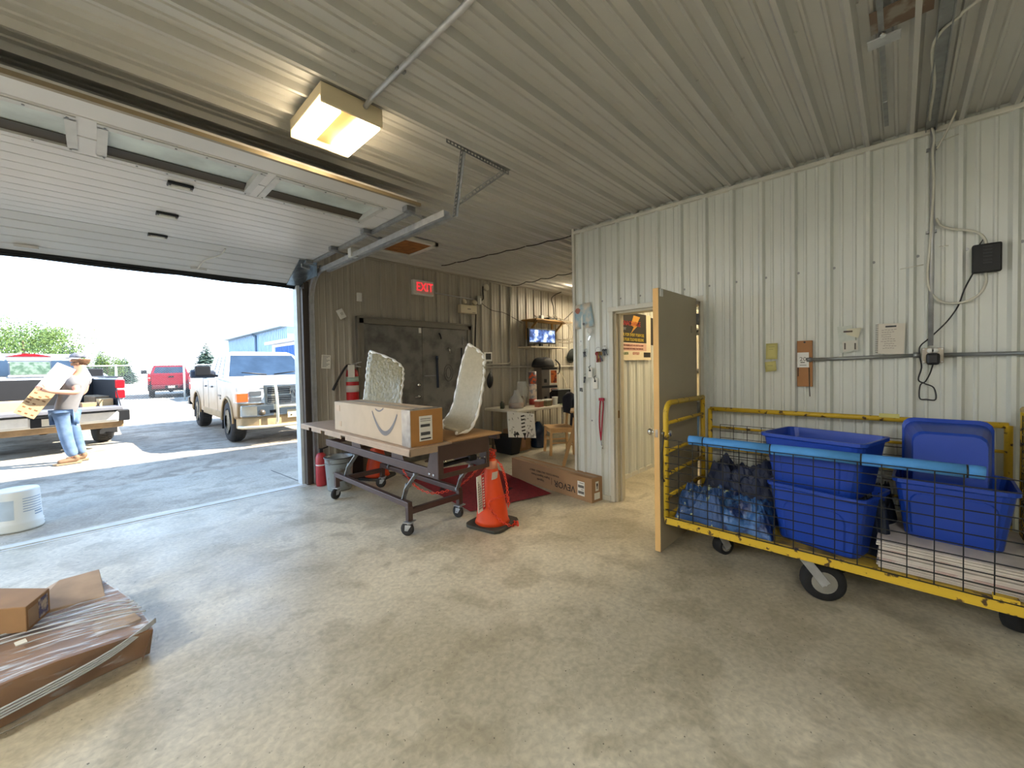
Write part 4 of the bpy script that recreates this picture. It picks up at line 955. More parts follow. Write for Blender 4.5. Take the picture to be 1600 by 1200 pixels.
f2 = thing('fire_extinguisher', 'red extinguisher on the floor partly hidden behind the grey pail', 'fire extinguisher', (1.965, 5.30, 0))
out('cylinder', MB().lathe([(0, 0), (.06, 0), (.065, .02), (.065, .35), (.05, .40), (.02, .42), (0, .42)], 20), M('dull_red', (168, 44, 48), .4), f2, local=True)
out('band', MB().lathe([(.0658, .26), (.0658, .275)], 20), white, f2, local=True)
out('valve', MB().bx(-.02, .02, -.02, .02, .42, .47).beam((0, 0, .46), (.09, 0, .48), .02, .012), black, f2, local=True)
item('dark_crate', MB().bx(2.12, 2.5, 5.25, 5.45, 0, .34), M('crate_dark', (44, 42, 40), .7), 'dark crate against the wall behind the pail', 'crate', bev=.008)
mt_ = out('floor_mat', MB().hull8([F(862, 771, .001), F(735, 799, .001), F(628, 742, .001), F(752, 722, .001)], [F(862, 771, .012), F(735, 799, .012), F(628, 742, .012), F(752, 722, .012)]), M('red_carpet', (134, 28, 36), .95, 0, .22, 26, b=.6, bs=140))
tag(mt_, 'dull red carpet mat under the trolley in front of the exit doors', 'mat')
for (x, y, a) in ((3.32, 3.32, .3), (2.9, 4.0, .8)):
    out('dark_mark', MB().bx(-.12, .12, -.025, .025, .012, .0135, T=Mx.Translation((x, y, 0)) @ Mx.Rotation(a, 4, 'Z')), M('mat_mark', (62, 16, 20), .9), mt_)
# printed carton on the floor
vb = thing('floor_carton', 'long brown carton printed VEVOR upside down lying by the partition', 'box', (3.72, 2.95, 0))
ps, pe = F(925, 787), F(800, 746)
d = (pe - ps).normalized(); Ln = (pe - ps).length; T = frame(ps, d, (0, 0, 1)); Wd = .175; Hh = .262
# local: x along, y up, z = x cross y
sg_ = 1 if (T.to_3x3() @ V((0, 0, 1))).x > 0 else -1
out('carton', MB().bx(0, Ln, 0, Hh, 0, sg_ * Wd, T=T), M('carton_tan', (164, 128, 92), .78, 0, .07, 5), vb, bev=.004)
Tt = frame(T @ V((0, 0, -sg_ * .002)), d, (0, 0, -1))
fwd = T.to_3x3() @ V((0, 0, -sg_))
def vtext(s, size, x, y, sx=1.): txt(s, size, frame(T @ V((x, y, 0)) + fwd * .0015, d, (0, 0, -1)), ink, vb, sx=sx, align='CENTER')
vtext('VEVOR', .105, .40, .10, 1.0)
vtext('Upgrade', .036, .80, .085)
vtext('Engine Support Frame', .036, .80, .135)
vtext('TOUGH TOOLS, HALF PRICE - DIRECT', .03, .74, .185)
out('divider', MB().bx(.605, .609, .07, .15, 0, -sg_ * .0015, T=T), ink, vb)
lb = out('shipping_label', MB().bx(.10, .20, .05, .205, 0, -sg_ * .002, T=T), paper, vb)
mb = MB()
for z in (.07, .135):
    for k in range(13): mb.bx(.108 + .0065 * k, .108 + .0065 * k + .004, z, z + .03, -sg_ * .002, -sg_ * .003, T=T)
mb.bx(.11, .17, .185, .19, -sg_ * .002, -sg_ * .003, T=T).bx(.11, .15, .115, .12, -sg_ * .002, -sg_ * .003, T=T)
out('barcode', mb, ink, lb)
out('end_label', MB().bx(-.002, 0, .12, .22, sg_ * .06, sg_ * .11, T=T).bx(-.002, 0, .03, .10, sg_ * .04, sg_ * .13, T=T), paper, vb)
out('end_symbol', MB().bx(-.004, -.002, .14, .18, sg_ * .08, sg_ * .09, T=T).bx(-.004, -.002, .17, .20, sg_ * .075, sg_ * .095, T=T), ink, vb)
out('top_tape', MB().bx(.02, Ln - .02, Hh, Hh + .0015, sg_ * .06, sg_ * .12, T=T).bx(.55, .95, Hh, Hh + .002, sg_ * .03, sg_ * .07, T=T), M('tape_tan', (150, 116, 76), .3), vb)
# ================================================================== THINGS ON THE PARTITION
def wp(x, y, off=.026): return PX(x, y, XW - off)
mp_ = thing('wall_map', 'creased colour map in a clear sleeve pinned on the partition end', 'map', wp(912, 495))
A, B, Cc, D = wp(898, 478), wp(922, 472), wp(929, 510), wp(899, 515)
mapmat = M('map_print', (206, 196, 178), .5, 0, 0, 9, c2=(150, 176, 186), lo=.46, hi=.6)
out('sheet', MB().grid(lambda u, v: A.lerp(B, u).lerp(D.lerp(Cc, u), v) + V((-.01 * math.sin(4 * u + 3 * v), 0, 0)), 6, 6), mapmat, mp_, solid=.002)
for (u, v, s, c, nm) in ((.22, .26, .035, (150, 92, 72), 'rust'), (.5, .84, .016, (96, 98, 104), 'drk')):
    p = A.lerp(B, u).lerp(D.lerp(Cc, u), v) + V((-.014, 0, 0))
    out('map_patch', MB().prism([(p.y + s * math.cos(k * .9) * (1 + .3 * math.sin(k * 3)), p.z + s * math.sin(k * .9)) for k in range(7)], p.x - .001, p.x, 'x'), M('map_' + nm, c, .6), mp_)
def keyset(x, y, n, label, col=chrome, s=1., ring=True):
    p = wp(x, y, .03); k_ = thing('key_bunch', label, 'keys', p)
    out('nail', MB().cyl(p, p + V((.028, 0, .003)), .004, 6), galvd, k_)
    if ring: out('ring', MB().tube([p + V((-.004, .018 * s * math.cos(a), -.016 * s + .018 * s * math.sin(a))) for a in [2 * PI * q / 14 for q in range(14)]], .0022, 5, closed=True), chrome, k_)
    rk = random.Random(int(x * 7 + y))
    for i in range(n):
        a = rk.uniform(-.5, .5); q = p + V((-.005 - .003 * i, rk.uniform(-.02, .02) * s, -.035 * s)); dn = V((0, math.sin(a), -math.cos(a)))
        m_ = MB().lathe([(0, -.001), (.012 * s, -.001), (.012 * s, .001), (0, .001)], 10, frame(q, (0, 1, 0), (0, 0, 1))).beam(q, q + dn * .05 * s, .0025, .009 * s, (0, 1, 0))
        out('key', m_, col if not isinstance(col, list) else col[i % len(col)], k_)
    return k_
brass_ = M('key_brass', (156, 122, 66), .35, .8)
rk_ = M('key_red', (128, 34, 32), .5)
kt = keyset(921, 520, 1, 'single key under a round white tag below the map')
out('round_tag', MB().lathe([(0, -.002), (.03, -.002), (.03, .002), (0, .002)], 18, frame(wp(921, 517, .04), (0, 1, 0), (0, 0, 1))), white, kt)
keyset(914, 546, 3, 'bunch of small dark keys left of the big red bunch', M('key_dark', (58, 58, 60), .4, .6), 1.)
keyset(935, 543, 6, 'large bunch of brass and red keys beside the doorway', [brass_, rk_, brass_, M('key_dark', (58, 58, 60))], 1.9)
keyset(944, 541, 3, 'row of slim steel keys nearest to the doorway casing', M('key_dark', (58, 58, 60)), 1.2)
keyset(913, 585, 2, 'two black key fobs hanging low beside the white tag', black, 1.1, False)
for (x, y, w_, h_, lab) in ((922, 582, .055, .11, 'narrow white key tag with a dark hook on the partition'), (930, 599, .062, .12, 'white luggage style tag hanging lowest of the key tags')):
    p = wp(x, y, .04); g = thing('key_tag', lab, 'tag', p)
    out('tag', MB().bx(p.x - .003, p.x + .003, p.y - w_ / 2, p.y + w_ / 2, p.z - h_ / 2, p.z + h_ / 2), paper, g, bev=.003)
    out('hook', MB().tube([p + V((-.004, 0, h_ * .3)), p + V((-.01, .01, h_ * .55)), p + V((.012, 0, h_ * .7))], .004, 6), black, g)
    out('mark', MB().bx(p.x - .0045, p.x - .003, p.y - .012, p.y + .012, p.z + h_ * .12, p.z + h_ * .28), ink, g)
p = wp(907, 540, .03); q = wp(909, 606, .03)
g = thing('white_lanyard', 'long white looped strap hanging on the partition edge', 'lanyard', p)
out('strap', MB().beam(p + V((0, .012, 0)), q + V((0, .012, 0)), .003, .012, (0, 1, 0)).beam(p - V((0, .012, 0)), q - V((0, .012, 0)), .003, .010, (0, 1, 0)).tube([p + V((0, .014, 0)), p + V((0, 0, .015)), p - V((0, .014, 0))], .004, 5), white, g)
out('clip', MB().beam(q, q - V((0, .005, .045)), .01, .014).beam(q + V((0, .02, 0)), q + V((0, .02, -.04)), .008, .012), M('key_dark', (58, 58, 60)), g)
p = wp(940, 624, .03); q = wp(939, 688, .03)
g = thing('red_lanyard', 'red lanyard with metal clip hanging beside the doorway', 'lanyard', p)
ry = M('lanyard_red', (164, 28, 52), .6, 0, .2, 30)
out('strap', MB().tube(smooth([q, p.lerp(q, .6) + V((-.004, .02, 0)), p + V((0, .02, -.05)), p + V((0, 0, .01)), p + V((0, -.02, -.05)), p.lerp(q, .5) + V((-.006, -.016, 0)), q], 6), .008, 6).beam(p + V((0, .03, 0)), p + V((0, -.03, 0)), .02, .03), ry, g)
out('clip', MB().beam(q, q - V((0, .01, .06)), .008, .014).cyl(q - V((0, .02, .05)), q - V((0, .02, .09)), .006), chrome, g)
# poster in the store room
po = thing('battery_poster', 'black and yellow battery poster hanging inside the store room doorway', 'poster', PY(990, 525, 2.50))
PYY = 2.50
A, B, D = PY(959, 484, PYY), PY(1019, 490, PYY), PY(961, 563, PYY)
pw, ph = 1.0, A.z - D.z
x0 = A.x
def pz(v): return A.z - ph * v
out('sheet', MB().bx(x0, x0 + pw, PYY, PYY + .002, pz(1), pz(0)), M('poster_cream', (222, 212, 184), .6, 0, .02), po)
out('black_field', MB().bx(x0, x0 + pw * .86, PYY - .002, PYY, pz(.63), pz(0)), M('poster_black', (26, 24, 24), .5), po)
out('pink_band', MB().bx(x0, x0 + pw * .86, PYY - .002, PYY, pz(.80), pz(.645)), M('poster_pink', (214, 176, 158), .6), po)
yl = M('poster_yellow', (220, 194, 60), .6)
out('lightning', MB().prism([(x0 + .50, pz(.05)), (x0 + .68, pz(.07)), (x0 + .56, pz(.27)), (x0 + .60, pz(.27)), (x0 + .42, pz(.44)), (x0 + .50, pz(.30)), (x0 + .42, pz(.26))], PYY - .0035, PYY - .002, 'y'), M('poster_gold', (206, 152, 58), .6), po)
T = lambda x, v: FY((x0 + x, PYY - .0065, pz(v)))
txt('MAGNACHARGE', .088, T(.37, .235), M('poster_red', (178, 48, 52), .6), po, sx=.95)
txt('BATTERY', .05, T(.19, .35), M('poster_silver', (150, 158, 164), .6), po, sx=.95)
txt('POWER FOR EVERY PURPOSE', .058, T(.42, .47), yl, po, sx=.96)
txt('\u00c9NERGIE POUR TOUS VOS BESOINS', .058, T(.42, .57), yl, po, sx=.76)
txt('CARS TRUCKS MARINE AUTO MOTORCYCLE FARM', .032, T(.42, .69), M('poster_maroon', (120, 60, 58), .7), po, sx=.92)
txt('AUTO CAMION MARINE MOTONEIGE TRACTEUR GOLF', .032, T(.42, .76), MATS['poster_maroon'], po, sx=.84)
txt('X-GREEN', .05, T(.26, .86), M('poster_green', (84, 122, 74), .7), po, sx=.8)
txt('ODYSSEY', .05, T(.55, .86), MATS['poster_red'], po, sx=.9)
out('black_strip', MB().bx(x0 + .78, x0 + .98, PYY - .003, PYY - .001, pz(.94), pz(.83)).bx(x0 + .01, x0 + .05, PYY - .003, PYY - .001, pz(.93), pz(.83)), MATS['poster_black'], po)
bp_ = thing('side_poster', 'second black poster edge hanging beside the battery poster', 'poster', (x0 + .95, PYY + .01, 1.9))
out('sheet', MB().bx(x0 + .80, x0 + 1.15, PYY + .006, PYY + .009, pz(.66), pz(.04)), MATS['poster_black'], bp_)
# shelving glimpsed behind the hinge of the open door
rk2 = thing('storage_rack', 'store room rack glimpsed through the gap at the door hinge', 'rack', (6.4, 2.1, 0))
for x, y in ((6.2, 1.5), (6.2, 2.45), (6.7, 1.5), (6.7, 2.45)): out('post', MB().bx(x - .02, x + .02, y - .02, y + .02, 0, 2.3), galvd, rk2)
for z in (.3, .95, 1.35, 1.95): out('rack_shelf', MB().bx(6.18, 6.72, 1.48, 2.47, z, z + .03), galvd, rk2)
for k, (z, h, c, lab) in enumerate(((1.98, .28, (226, 224, 210), 'white carton on the top shelf of the store room rack'), (1.38, .50, (222, 220, 206), 'tall white printed carton on the third shelf of the rack'), (.98, .34, (222, 214, 186), 'cream carton on the second shelf of the rack'), (.33, .5, (70, 104, 150), 'blue tote on the lowest shelf of the store room rack'))):
    item('stored_box', MB().bx(6.22, 6.6, 1.85, 2.4, z, z + h), M('stored_%d' % k, c, .6), lab, 'box', bev=.006)
# ================================================================== THINGS ON THE RIGHT WALL
for k, (x0_, y0_, x1_, y1_, lab) in enumerate(((1197, 537, 1215, 561, 'upper yellow sticky note on the partition left of the wood block'), (1195, 566, 1212, 581, 'lower small yellow sticky note with a curled corner'))):
    a = wp(x0_, y0_, .022); b = wp(x1_, y1_, .022)
    n_ = thing('sticky_note', lab, 'sticky note', a)
    out('note', MB().grid(lambda u, v: (a.x - .012 * v * v, a.y + (b.y - a.y) * u - .008 * v * k, a.z + (b.z - a.z) * v + .01 * k * u), 4, 4), M('sticky_yellow', (196, 190, 124), .8, 0, .02), n_, solid=.0015)
    out('writing', MB().bx(a.x - .004, a.x - .0015, b.y + .02, a.y - .02, a.z - .03, a.z - .026).bx(a.x - .005, a.x - .002, b.y + .03, a.y - .02, a.z - .05, a.z - .046), M('pencil', (150, 146, 104), .8), n_)
a, b = wp(1246, 533, .02), wp(1270, 604, .02)
wbk = thing('wood_block', 'upright wooden board with a white switch notice on the partition', 'board', a)
out('board', MB().bx(a.x - .02, a.x, b.y, a.y, b.z, a.z), M('board_brown', (168, 116, 66), .6, 0, .15, 6, stretch=(1, 1, .2)), wbk, bev=.002)
c, d = wp(1246, 551, .042), wp(1264, 574, .042)
cd_ = out('notice', MB().bx(c.x - .006, c.x, d.y, c.y, d.z, c.z), white, wbk)
txt('20', .045, FXm((c.x - .0075, (c.y + d.y) / 2, (c.z + d.z) / 2 + .005)), M('grey_print', (96, 92, 84)), wbk)
out('print', MB().bx(c.x - .0075, c.x - .006, d.y + .025, c.y - .02, d.z + .035, d.z + .042).bx(c.x - .0075, c.x - .006, d.y + .015, c.y - .015, d.z + .015, d.z + .019), MATS['grey_print'], wbk)
out('side_wire', MB().tube([(a.x - .024, b.y + .02, d.z - .002), (a.x - .024, b.y + .018, b.z), (a.x - .024, b.y + .015, b.z - .075)], .003, 5).tube([(a.x - .023, a.y - .008, d.z), (a.x - .023, a.y - .008, b.z + .08)], .003, 5), dk, wbk)
out('nail', MB().cyl((a.x - .024, (a.y + b.y) / 2, a.z - .012), (a.x - .018, (a.y + b.y) / 2, a.z - .012), .007), dk, wbk)
cpt = [wp(1268, 562, .04), wp(1437, 555, .04)]
hc = conduit('wall_conduit', 'grey horizontal conduit from the wood block to the outlet box', cpt, .0125, M('conduit_grey', (150, 152, 150), .35, .6))
for c_ in cpt: out('connector', MB().cyl(c_ + V((0, .03, 0)), c_, .018), galvd, hc)
conduit('wall_conduit', 'grey conduit running right from the outlet box along the partition', [wp(1474, 554.5, .04), V((XW - .04, -5, 1.50))], .0125, MATS['conduit_grey'])
pf = thing('paper_sheaf', 'papers and receipt in a clear sleeve clipped to the partition', 'papers', wp(1326, 530))
S = [wp(1308, 511), wp(1331, 508), wp(1341, 548), wp(1314, 552)]
out('sleeve', MB().hull8(S, [p + V((-.003, 0, 0)) for p in S]), M('sleeve_grey', (196, 202, 192), .35, 0, .08, 30), pf)
S = [wp(1323, 514, .031), wp(1346, 512, .031), wp(1341, 528, .031), wp(1322, 523, .031)]
out('receipt', MB().hull8(S, [p + V((-.002, 0, 0)) for p in S]), M('receipt_cream', (212, 208, 182), .8), pf)
S = [wp(1316, 534, .031), wp(1340, 531, .031), wp(1341, 546, .031), wp(1317, 550, .031)]
out('slip', MB().hull8(S, [p + V((-.002, 0, 0)) for p in S]), M('slip_grey', (206, 204, 192), .8), pf)
out('clip', MB().box(wp(1325, 518, .038), (.008, .05, .012)), M('clip_brown', (74, 62, 52), .5), pf)
mb = MB()
for q in (1319, 1335): mb.hull8([wp(q, 536, .034), wp(q + 2.5, 536, .034), wp(q + 2.5, 546, .034), wp(q, 546, .034)], [p + V((-.001, 0, 0)) for p in (wp(q, 536, .034), wp(q + 2.5, 536, .034), wp(q + 2.5, 546, .034), wp(q, 546, .034))])
out('print', mb, MATS['grey_print'], pf)
nb = thing('notepad', 'spiral notepad page with handwriting clipped to the partition', 'notepad', wp(1392, 530))
S = [wp(1371, 506), wp(1415, 505), wp(1412, 553), wp(1370, 553)]
out('page', MB().hull8(S, [p + V((-.004, 0, 0)) for p in S]), M('page_white', (214, 208, 194), .8, 0, .02), nb)
mb = MB()
for k in range(16):
    p = S[0].lerp(S[3], (k + .7) / 16.5); mb.tube([p + V((-.002, -.006, 0)), p + V((-.008, .002, 0)), p + V((-.001, .008, 0))], .002, 4)
out('spiral', mb, dk, nb, kind='stuff')
out('clip', MB().box(wp(1392, 510, .036), (.008, .055, .010)), black, nb)
mb = MB(); rr_ = random.Random(8)
for k in range(9):
    p = S[0].lerp(S[3], .22 + .075 * k) + V((-.0045, 0, 0)); y1 = p.y - .02 - rr_.random() * .02; ww = .04 + rr_.random() * .04
    for j in range(5): mb.box((p.x, y1 - ww * j / 5 - .004, p.z + rr_.uniform(-.002, .002)), (.001, ww / 6.5, .0035))
out('writing', mb, M('pen_grey', (150, 142, 134), .8), nb, kind='stuff')
jx = thing('outlet_box', 'grey square outlet box with a black power adapter plugged in', 'outlet', wp(1457, 555))
a, b = wp(1440, 544, .02), wp(1474, 567, .02)
out('box', MB().bx(XW - .065, XW - .02, b.y, a.y, b.z, a.z), M('box_metal', (160, 152, 138), .4, .4), jx, bev=.004)
cy_ = (a.y + b.y) / 2
out('socket', MB().lathe([(0, 0), (.016, 0), (.016, .004), (0, .004)], 14, frame((XW - .065, cy_ + .012, 1.528), (0, -1, 0), (0, 0, 1))).lathe([(0, 0), (.016, 0), (.016, .004), (0, .004)], 14, frame((XW - .065, cy_ - .012, 1.528), (0, -1, 0), (0, 0, 1))), white, jx)
mb = MB()
for y in (a.y - .008, b.y + .008):
    for z in (a.z - .008, b.z + .008): mb.cyl((XW - .069, y, z), (XW - .064, y, z), .005, 6)
out('screws', mb, galv, jx, kind='stuff')
ad = item('power_adapter', MB().bx(XW - .115, XW - .068, cy_ - .031, cy_ + .031, 1.435, 1.512), black, 'black power adapter plugged into the grey outlet box', 'adapter', bev=.015)
out('cord', MB().tube(smooth([(XW - .09, cy_, 1.437), (XW - .07, cy_ + .012, 1.38), wp(1446, 596, .05), wp(1438, 602, .04), wp(1437, 622, .04), wp(1448, 624, .04), wp(1462, 624, .04), wp(1459, 606, .04), wp(1444, 599, .035), wp(1435, 593, .035), wp(1440, 574, .04), wp(1437, 556, .05), wp(1438, 541, .05), wp(1455, 526, .04), wp(1480, 502, .035), wp(1497, 478, .035), wp(1507, 452, .035), wp(1521, 426, .05)], 5), .004, 6), black, ad)
ro = thing('wall_router', 'black router box mounted on the partition with white cables', 'router', wp(1540, 405))
a, b = wp(1518, 388, .02), wp(1564, 424, .02)
out('case', MB().bx(XW - .065, XW - .022, b.y, a.y, b.z - .0, a.z + .01), M('router_black', (14, 14, 16), .55), ro, bev=.008)
mb = MB()
for k in range(6): mb.bx(XW - .068, XW - .064, (a.y + b.y) / 2 - .02, (a.y + b.y) / 2 + .015, a.z - .01 - .02 * k, a.z - .004 - .02 * k)
out('vent_slots', mb, black, ro, kind='stuff')
out('bracket_loop', MB().tube([(XW - .04, a.y - .03, a.z + .01), (XW - .04, a.y - .045, a.z + .04), (XW - .04, a.y - .06, a.z + .01)], .004, 6), dk, ro)
wc = M('white_cable', (206, 204, 190), .5)
tag(out('data_cable', MB().tube(smooth([wp(1463, 341, .05), wp(1470, 352, .04), wp(1490, 358, .04), wp(1515, 360, .045), wp(1532, 366, .045), wp(1540, 376, .045), wp(1541, 386, .045)], 5), .007, 8), wc), 'white cable arching from the conduit to the top of the router', 'cable')
tag(out('data_cable', MB().tube(smooth([wp(1540, 426, .045), wp(1541, 440, .045), wp(1532, 458, .045), wp(1512, 470, .045), wp(1490, 474, .045), wp(1468, 470, .045), wp(1454, 455, .05), wp(1449, 430, .055), wp(1452, 395, .055), wp(1456, 340, .055), wp(1459, 280, .055), wp(1457, 240, .06), wp(1460, 215, .06), V((XW - .08, -.14, 2.97)), F(1453, 180, 2.95), F(1460, 130, 2.95), F(1457, 80, 2.95), F(1470, 50, 2.95), F(1500, 25, 2.95), F(1530, 0, 2.95), V((2.3, -.6, 2.95))], 5), .007, 8), wc), 'white cable looping below the router and up the conduit to the ceiling', 'cable')
tag(out('data_cable', MB().tube(smooth([wp(1464, 232, .04), wp(1470, 222, .06), wp(1482, 200, .09), wp(1494, 172, .12)], 5), .006, 6), wc), 'short loose white cable end sticking out near the ceiling', 'cable')
vc = conduit('wall_conduit', 'bright vertical conduit from the ceiling down to the outlet box', [(XW - .045, -.15, 3.0), (XW - .045, -.145, 1.56)], .0125)
for z in (2.30, 2.83): out('strap', MB().box((XW - .03, -.145, z), (.03, .05, .016)), galvd, vc)
out('tie', MB().cyl((XW - .06, -.11, 2.09), (XW - .06, .0, 2.08), .003, 5).cyl((XW - .06, -.15, 2.85), (XW - .06, -.26, 2.87), .003, 5).cyl((XW - .06, -.18, 2.19), (XW - .06, -.22, 2.19), .003, 5), wc, vc)
st_ = thing('ceiling_strut', 'galvanised strut and bracket fixed to the ceiling at the top right', 'bracket', (2.55, .05, 2.98))
out('channel', MB().bx(2.2, XW - .05, -.165, -.115, 2.955, 2.962).bx(2.2, XW - .05, -.165, -.16, 2.94, 2.98).bx(2.2, XW - .05, -.12, -.115, 2.94, 2.98), galvd, st_)
out('rod', MB().bx(2.2, 3.55, .055, .075, 2.962, 2.972), galvd, st_)
out('plate', MB().bx(2.545, 2.62, .0, .115, 2.952, 2.958), galv, st_, bev=.002)
out('bolt', MB().cyl((2.53, .06, 2.945), (2.53, .06, 2.96), .012, 8).cyl((3.2, .065, 2.955), (3.2, .065, 2.965), .010, 8), chrome, st_)
out('rust_plate', MB().bx(2.36, 2.52, -.10, .10, 2.963, 2.966), M('rusty_steel', (112, 92, 76), .8, 0, .3, 12, c2=(140, 134, 122), lo=.48, hi=.6), st_)
# ================================================================== CAGE CART
k = thing('cage_cart', 'yellow steel cage cart with wire mesh sides and a foam bumper', 'cart', (3.3, .35, 0))
cx0, cx1, cy0, cy1 = 2.92, 3.70, -.52, 1.245
def cbar(name, pts, r=.016, mat=yellow): return out(name, MB().tube(pts, r, 8), mat, k)
out('deck', MB().bx(cx0 + .01, cx1, cy0, cy1, .305, .325), M('deck_yellow', (176, 146, 52), .6, 0, .2, 8, c2=(110, 92, 50), lo=.5, hi=.66), k)
for x in (cx0, cx1): out('deck_rail', MB().bx(x - .018, x + .018, cy0, cy1, .285, .34), yellow, k, bev=.004)
for y in (cy0, cy1): out('deck_rail', MB().bx(cx0, cx1, y - .018, y + .018, .285, .34), yellow, k, bev=.004)
for y in (cy0, cy1):
    top = [(cx0, y, .33), (cx0, y, 1.09)] + [(cx0 + .09 * (1 - math.cos(t_)), y, 1.09 + .09 * math.sin(t_)) for t_ in (.4, .8, 1.2, PI / 2)] + [(cx1, y, 1.172)]
    cbar('end_frame', top, .021)
    cbar('end_post', [(cx1, y, .33), (cx1, y, 1.165)], .018)
    for z in (1.03, .82, .65, .48): cbar('end_rung', [(cx0, y, z), (cx1, y, z)], .014)
cbar('back_rail', [(cx1, cy0 + .06, 1.075), (cx1, cy1 - .06, 1.075)], .018)
for y in (cy0 + .06, cy1 - .06): cbar('back_post', [(cx1, y, .33), (cx1, y, 1.075)], .018)
for z in (.92, .74, .56): cbar('back_rung', [(cx1, cy0 + .06, z), (cx1, cy1 - .06, z)], .010)
wire = M('dark_wire', (36, 36, 34), .5, .5)
def mesh_panel(x, y0, y1, z0, z1, dy, dz, r):
    mb = MB(); n = max(1, round((y1 - y0) / dy)); q = max(1, round((z1 - z0) / dz))
    for i in range(n + 1):
        y = y0 + (y1 - y0) * i / n; mb.beam((x, y, z0), (x, y, z1), r, r, (1, 0, 0))
    for i in range(q + 1):
        z = z0 + (z1 - z0) * i / q; mb.beam((x - r, y0, z), (x - r, y1, z), r, r, (1, 0, 0))
    return out('wire_mesh', mb, wire, k, kind='stuff')
mesh_panel(cx0 - .016, cy0, cy1, .34, .915, .098, .058, .0048)
mesh_panel(cx1 - .03, cy0 + .2, cy1 - .15, .34, .95, .098, .058, .004)
mb = MB()
for i in range(19): mb.beam((cx0 + .04 + i * .04, cy0 + .012, .35), (cx0 + .04 + i * .04, cy0 + .012, 1.14), .003, .003, (0, 1, 0))
for i in range(18): mb.beam((cx0, cy0 + .012, .38 + i * .043), (cx1, cy0 + .012, .38 + i * .043), .003, .003, (0, 1, 0))
out('wire_mesh', mb, wire, k, kind='stuff')
out('warning_tape', MB().tube([(cx0 - .02, 1.25, .97), (cx0 - .024, 1.268, .80), (cx0 - .026, 1.266, .62), (cx0 - .02, 1.25, .60)], .006, 5), dk, k)
out('corner_tab', MB().bx(cx0 - .02, cx0 + .02, cy0 + .12, cy0 + .2, .34, .36), yellow, k)
out('rail_label', MB().bx(cx1 - .021, cx1 - .017, -.0, .10, 1.085, 1.112).bx(cx1 - .02, cx1 + .0, -.0, .10, 1.093, 1.096), M('rail_sticker', (206, 200, 120), .6), k)
# foam bumper
fb = thing('foam_noodle', 'light blue foam noodle strapped along the cage cart front', 'foam tube', (2.93, .4, .93))
segs = [(1.08, .985), (.980, .585), (.580, .155), (.150, -.235), (-.24, -.295)]
for a, b in segs:
    out('segment', MB().tube([(2.932, a, .925), (2.932, (a + b) / 2, .925 + .002), (2.932, b, .925)], .0325, 16), noodlem, fb)
for y in (.986, .586, .156, -.234): out('strap', MB().cyl((2.932, y, .925), (2.932, y - .007, .925), .0335, 16), black, fb)
# wheels
def pneu(x, y, r, rz, name='wheel'):
    T = Mx.Translation((x, y, 0)) @ Mx.Rotation(rz, 4, 'Z')
    Tw = frame(T @ V((0, 0, r)), T.to_3x3() @ V((0, 1, 0)), (0, 0, 1)); wd = .088
    w_ = out(name, MB().lathe([(r * .52, -wd * .42), (r * .8, -wd * .5), (r * .95, -wd * .4), (r, -wd * .15), (r, wd * .15), (r * .95, wd * .4), (r * .8, wd * .5), (r * .52, wd * .42)], 30, Tw), blackr, k)
    out('rim', MB().lathe([(r * .56, -wd * .46), (r * .50, -wd * .25), (r * .30, -wd * .12), (r * .22, -wd * .42), (0, -wd * .44)], 24, Tw).lathe([(r * .56, wd * .46), (r * .50, wd * .25), (r * .30, wd * .12), (r * .22, wd * .42), (0, wd * .44)], 24, Tw), M('rim_zinc', (184, 184, 180), .25, .75, .1), w_)
    f = MB()
    for s in (-1, 1): f.beam(T @ V((s * .055, -.005, r - .005)), T @ V((s * .055, .125, .285)), .05, .006, T.to_3x3() @ V((1, 0, 0)))
    f.bx(-.065, .065, .07, .19, .277, .285, T=T).cyl(T @ V((-.06, 0, r)), T @ V((.06, 0, r)), .01)
    out('fork', f, galv, k)
pneu(3.09, .34, .118, .35); pneu(3.52, .34, .118, .35)
pneu(3.42, -.46, .10, 1.2); pneu(3.33, .98, .07, 1.0)
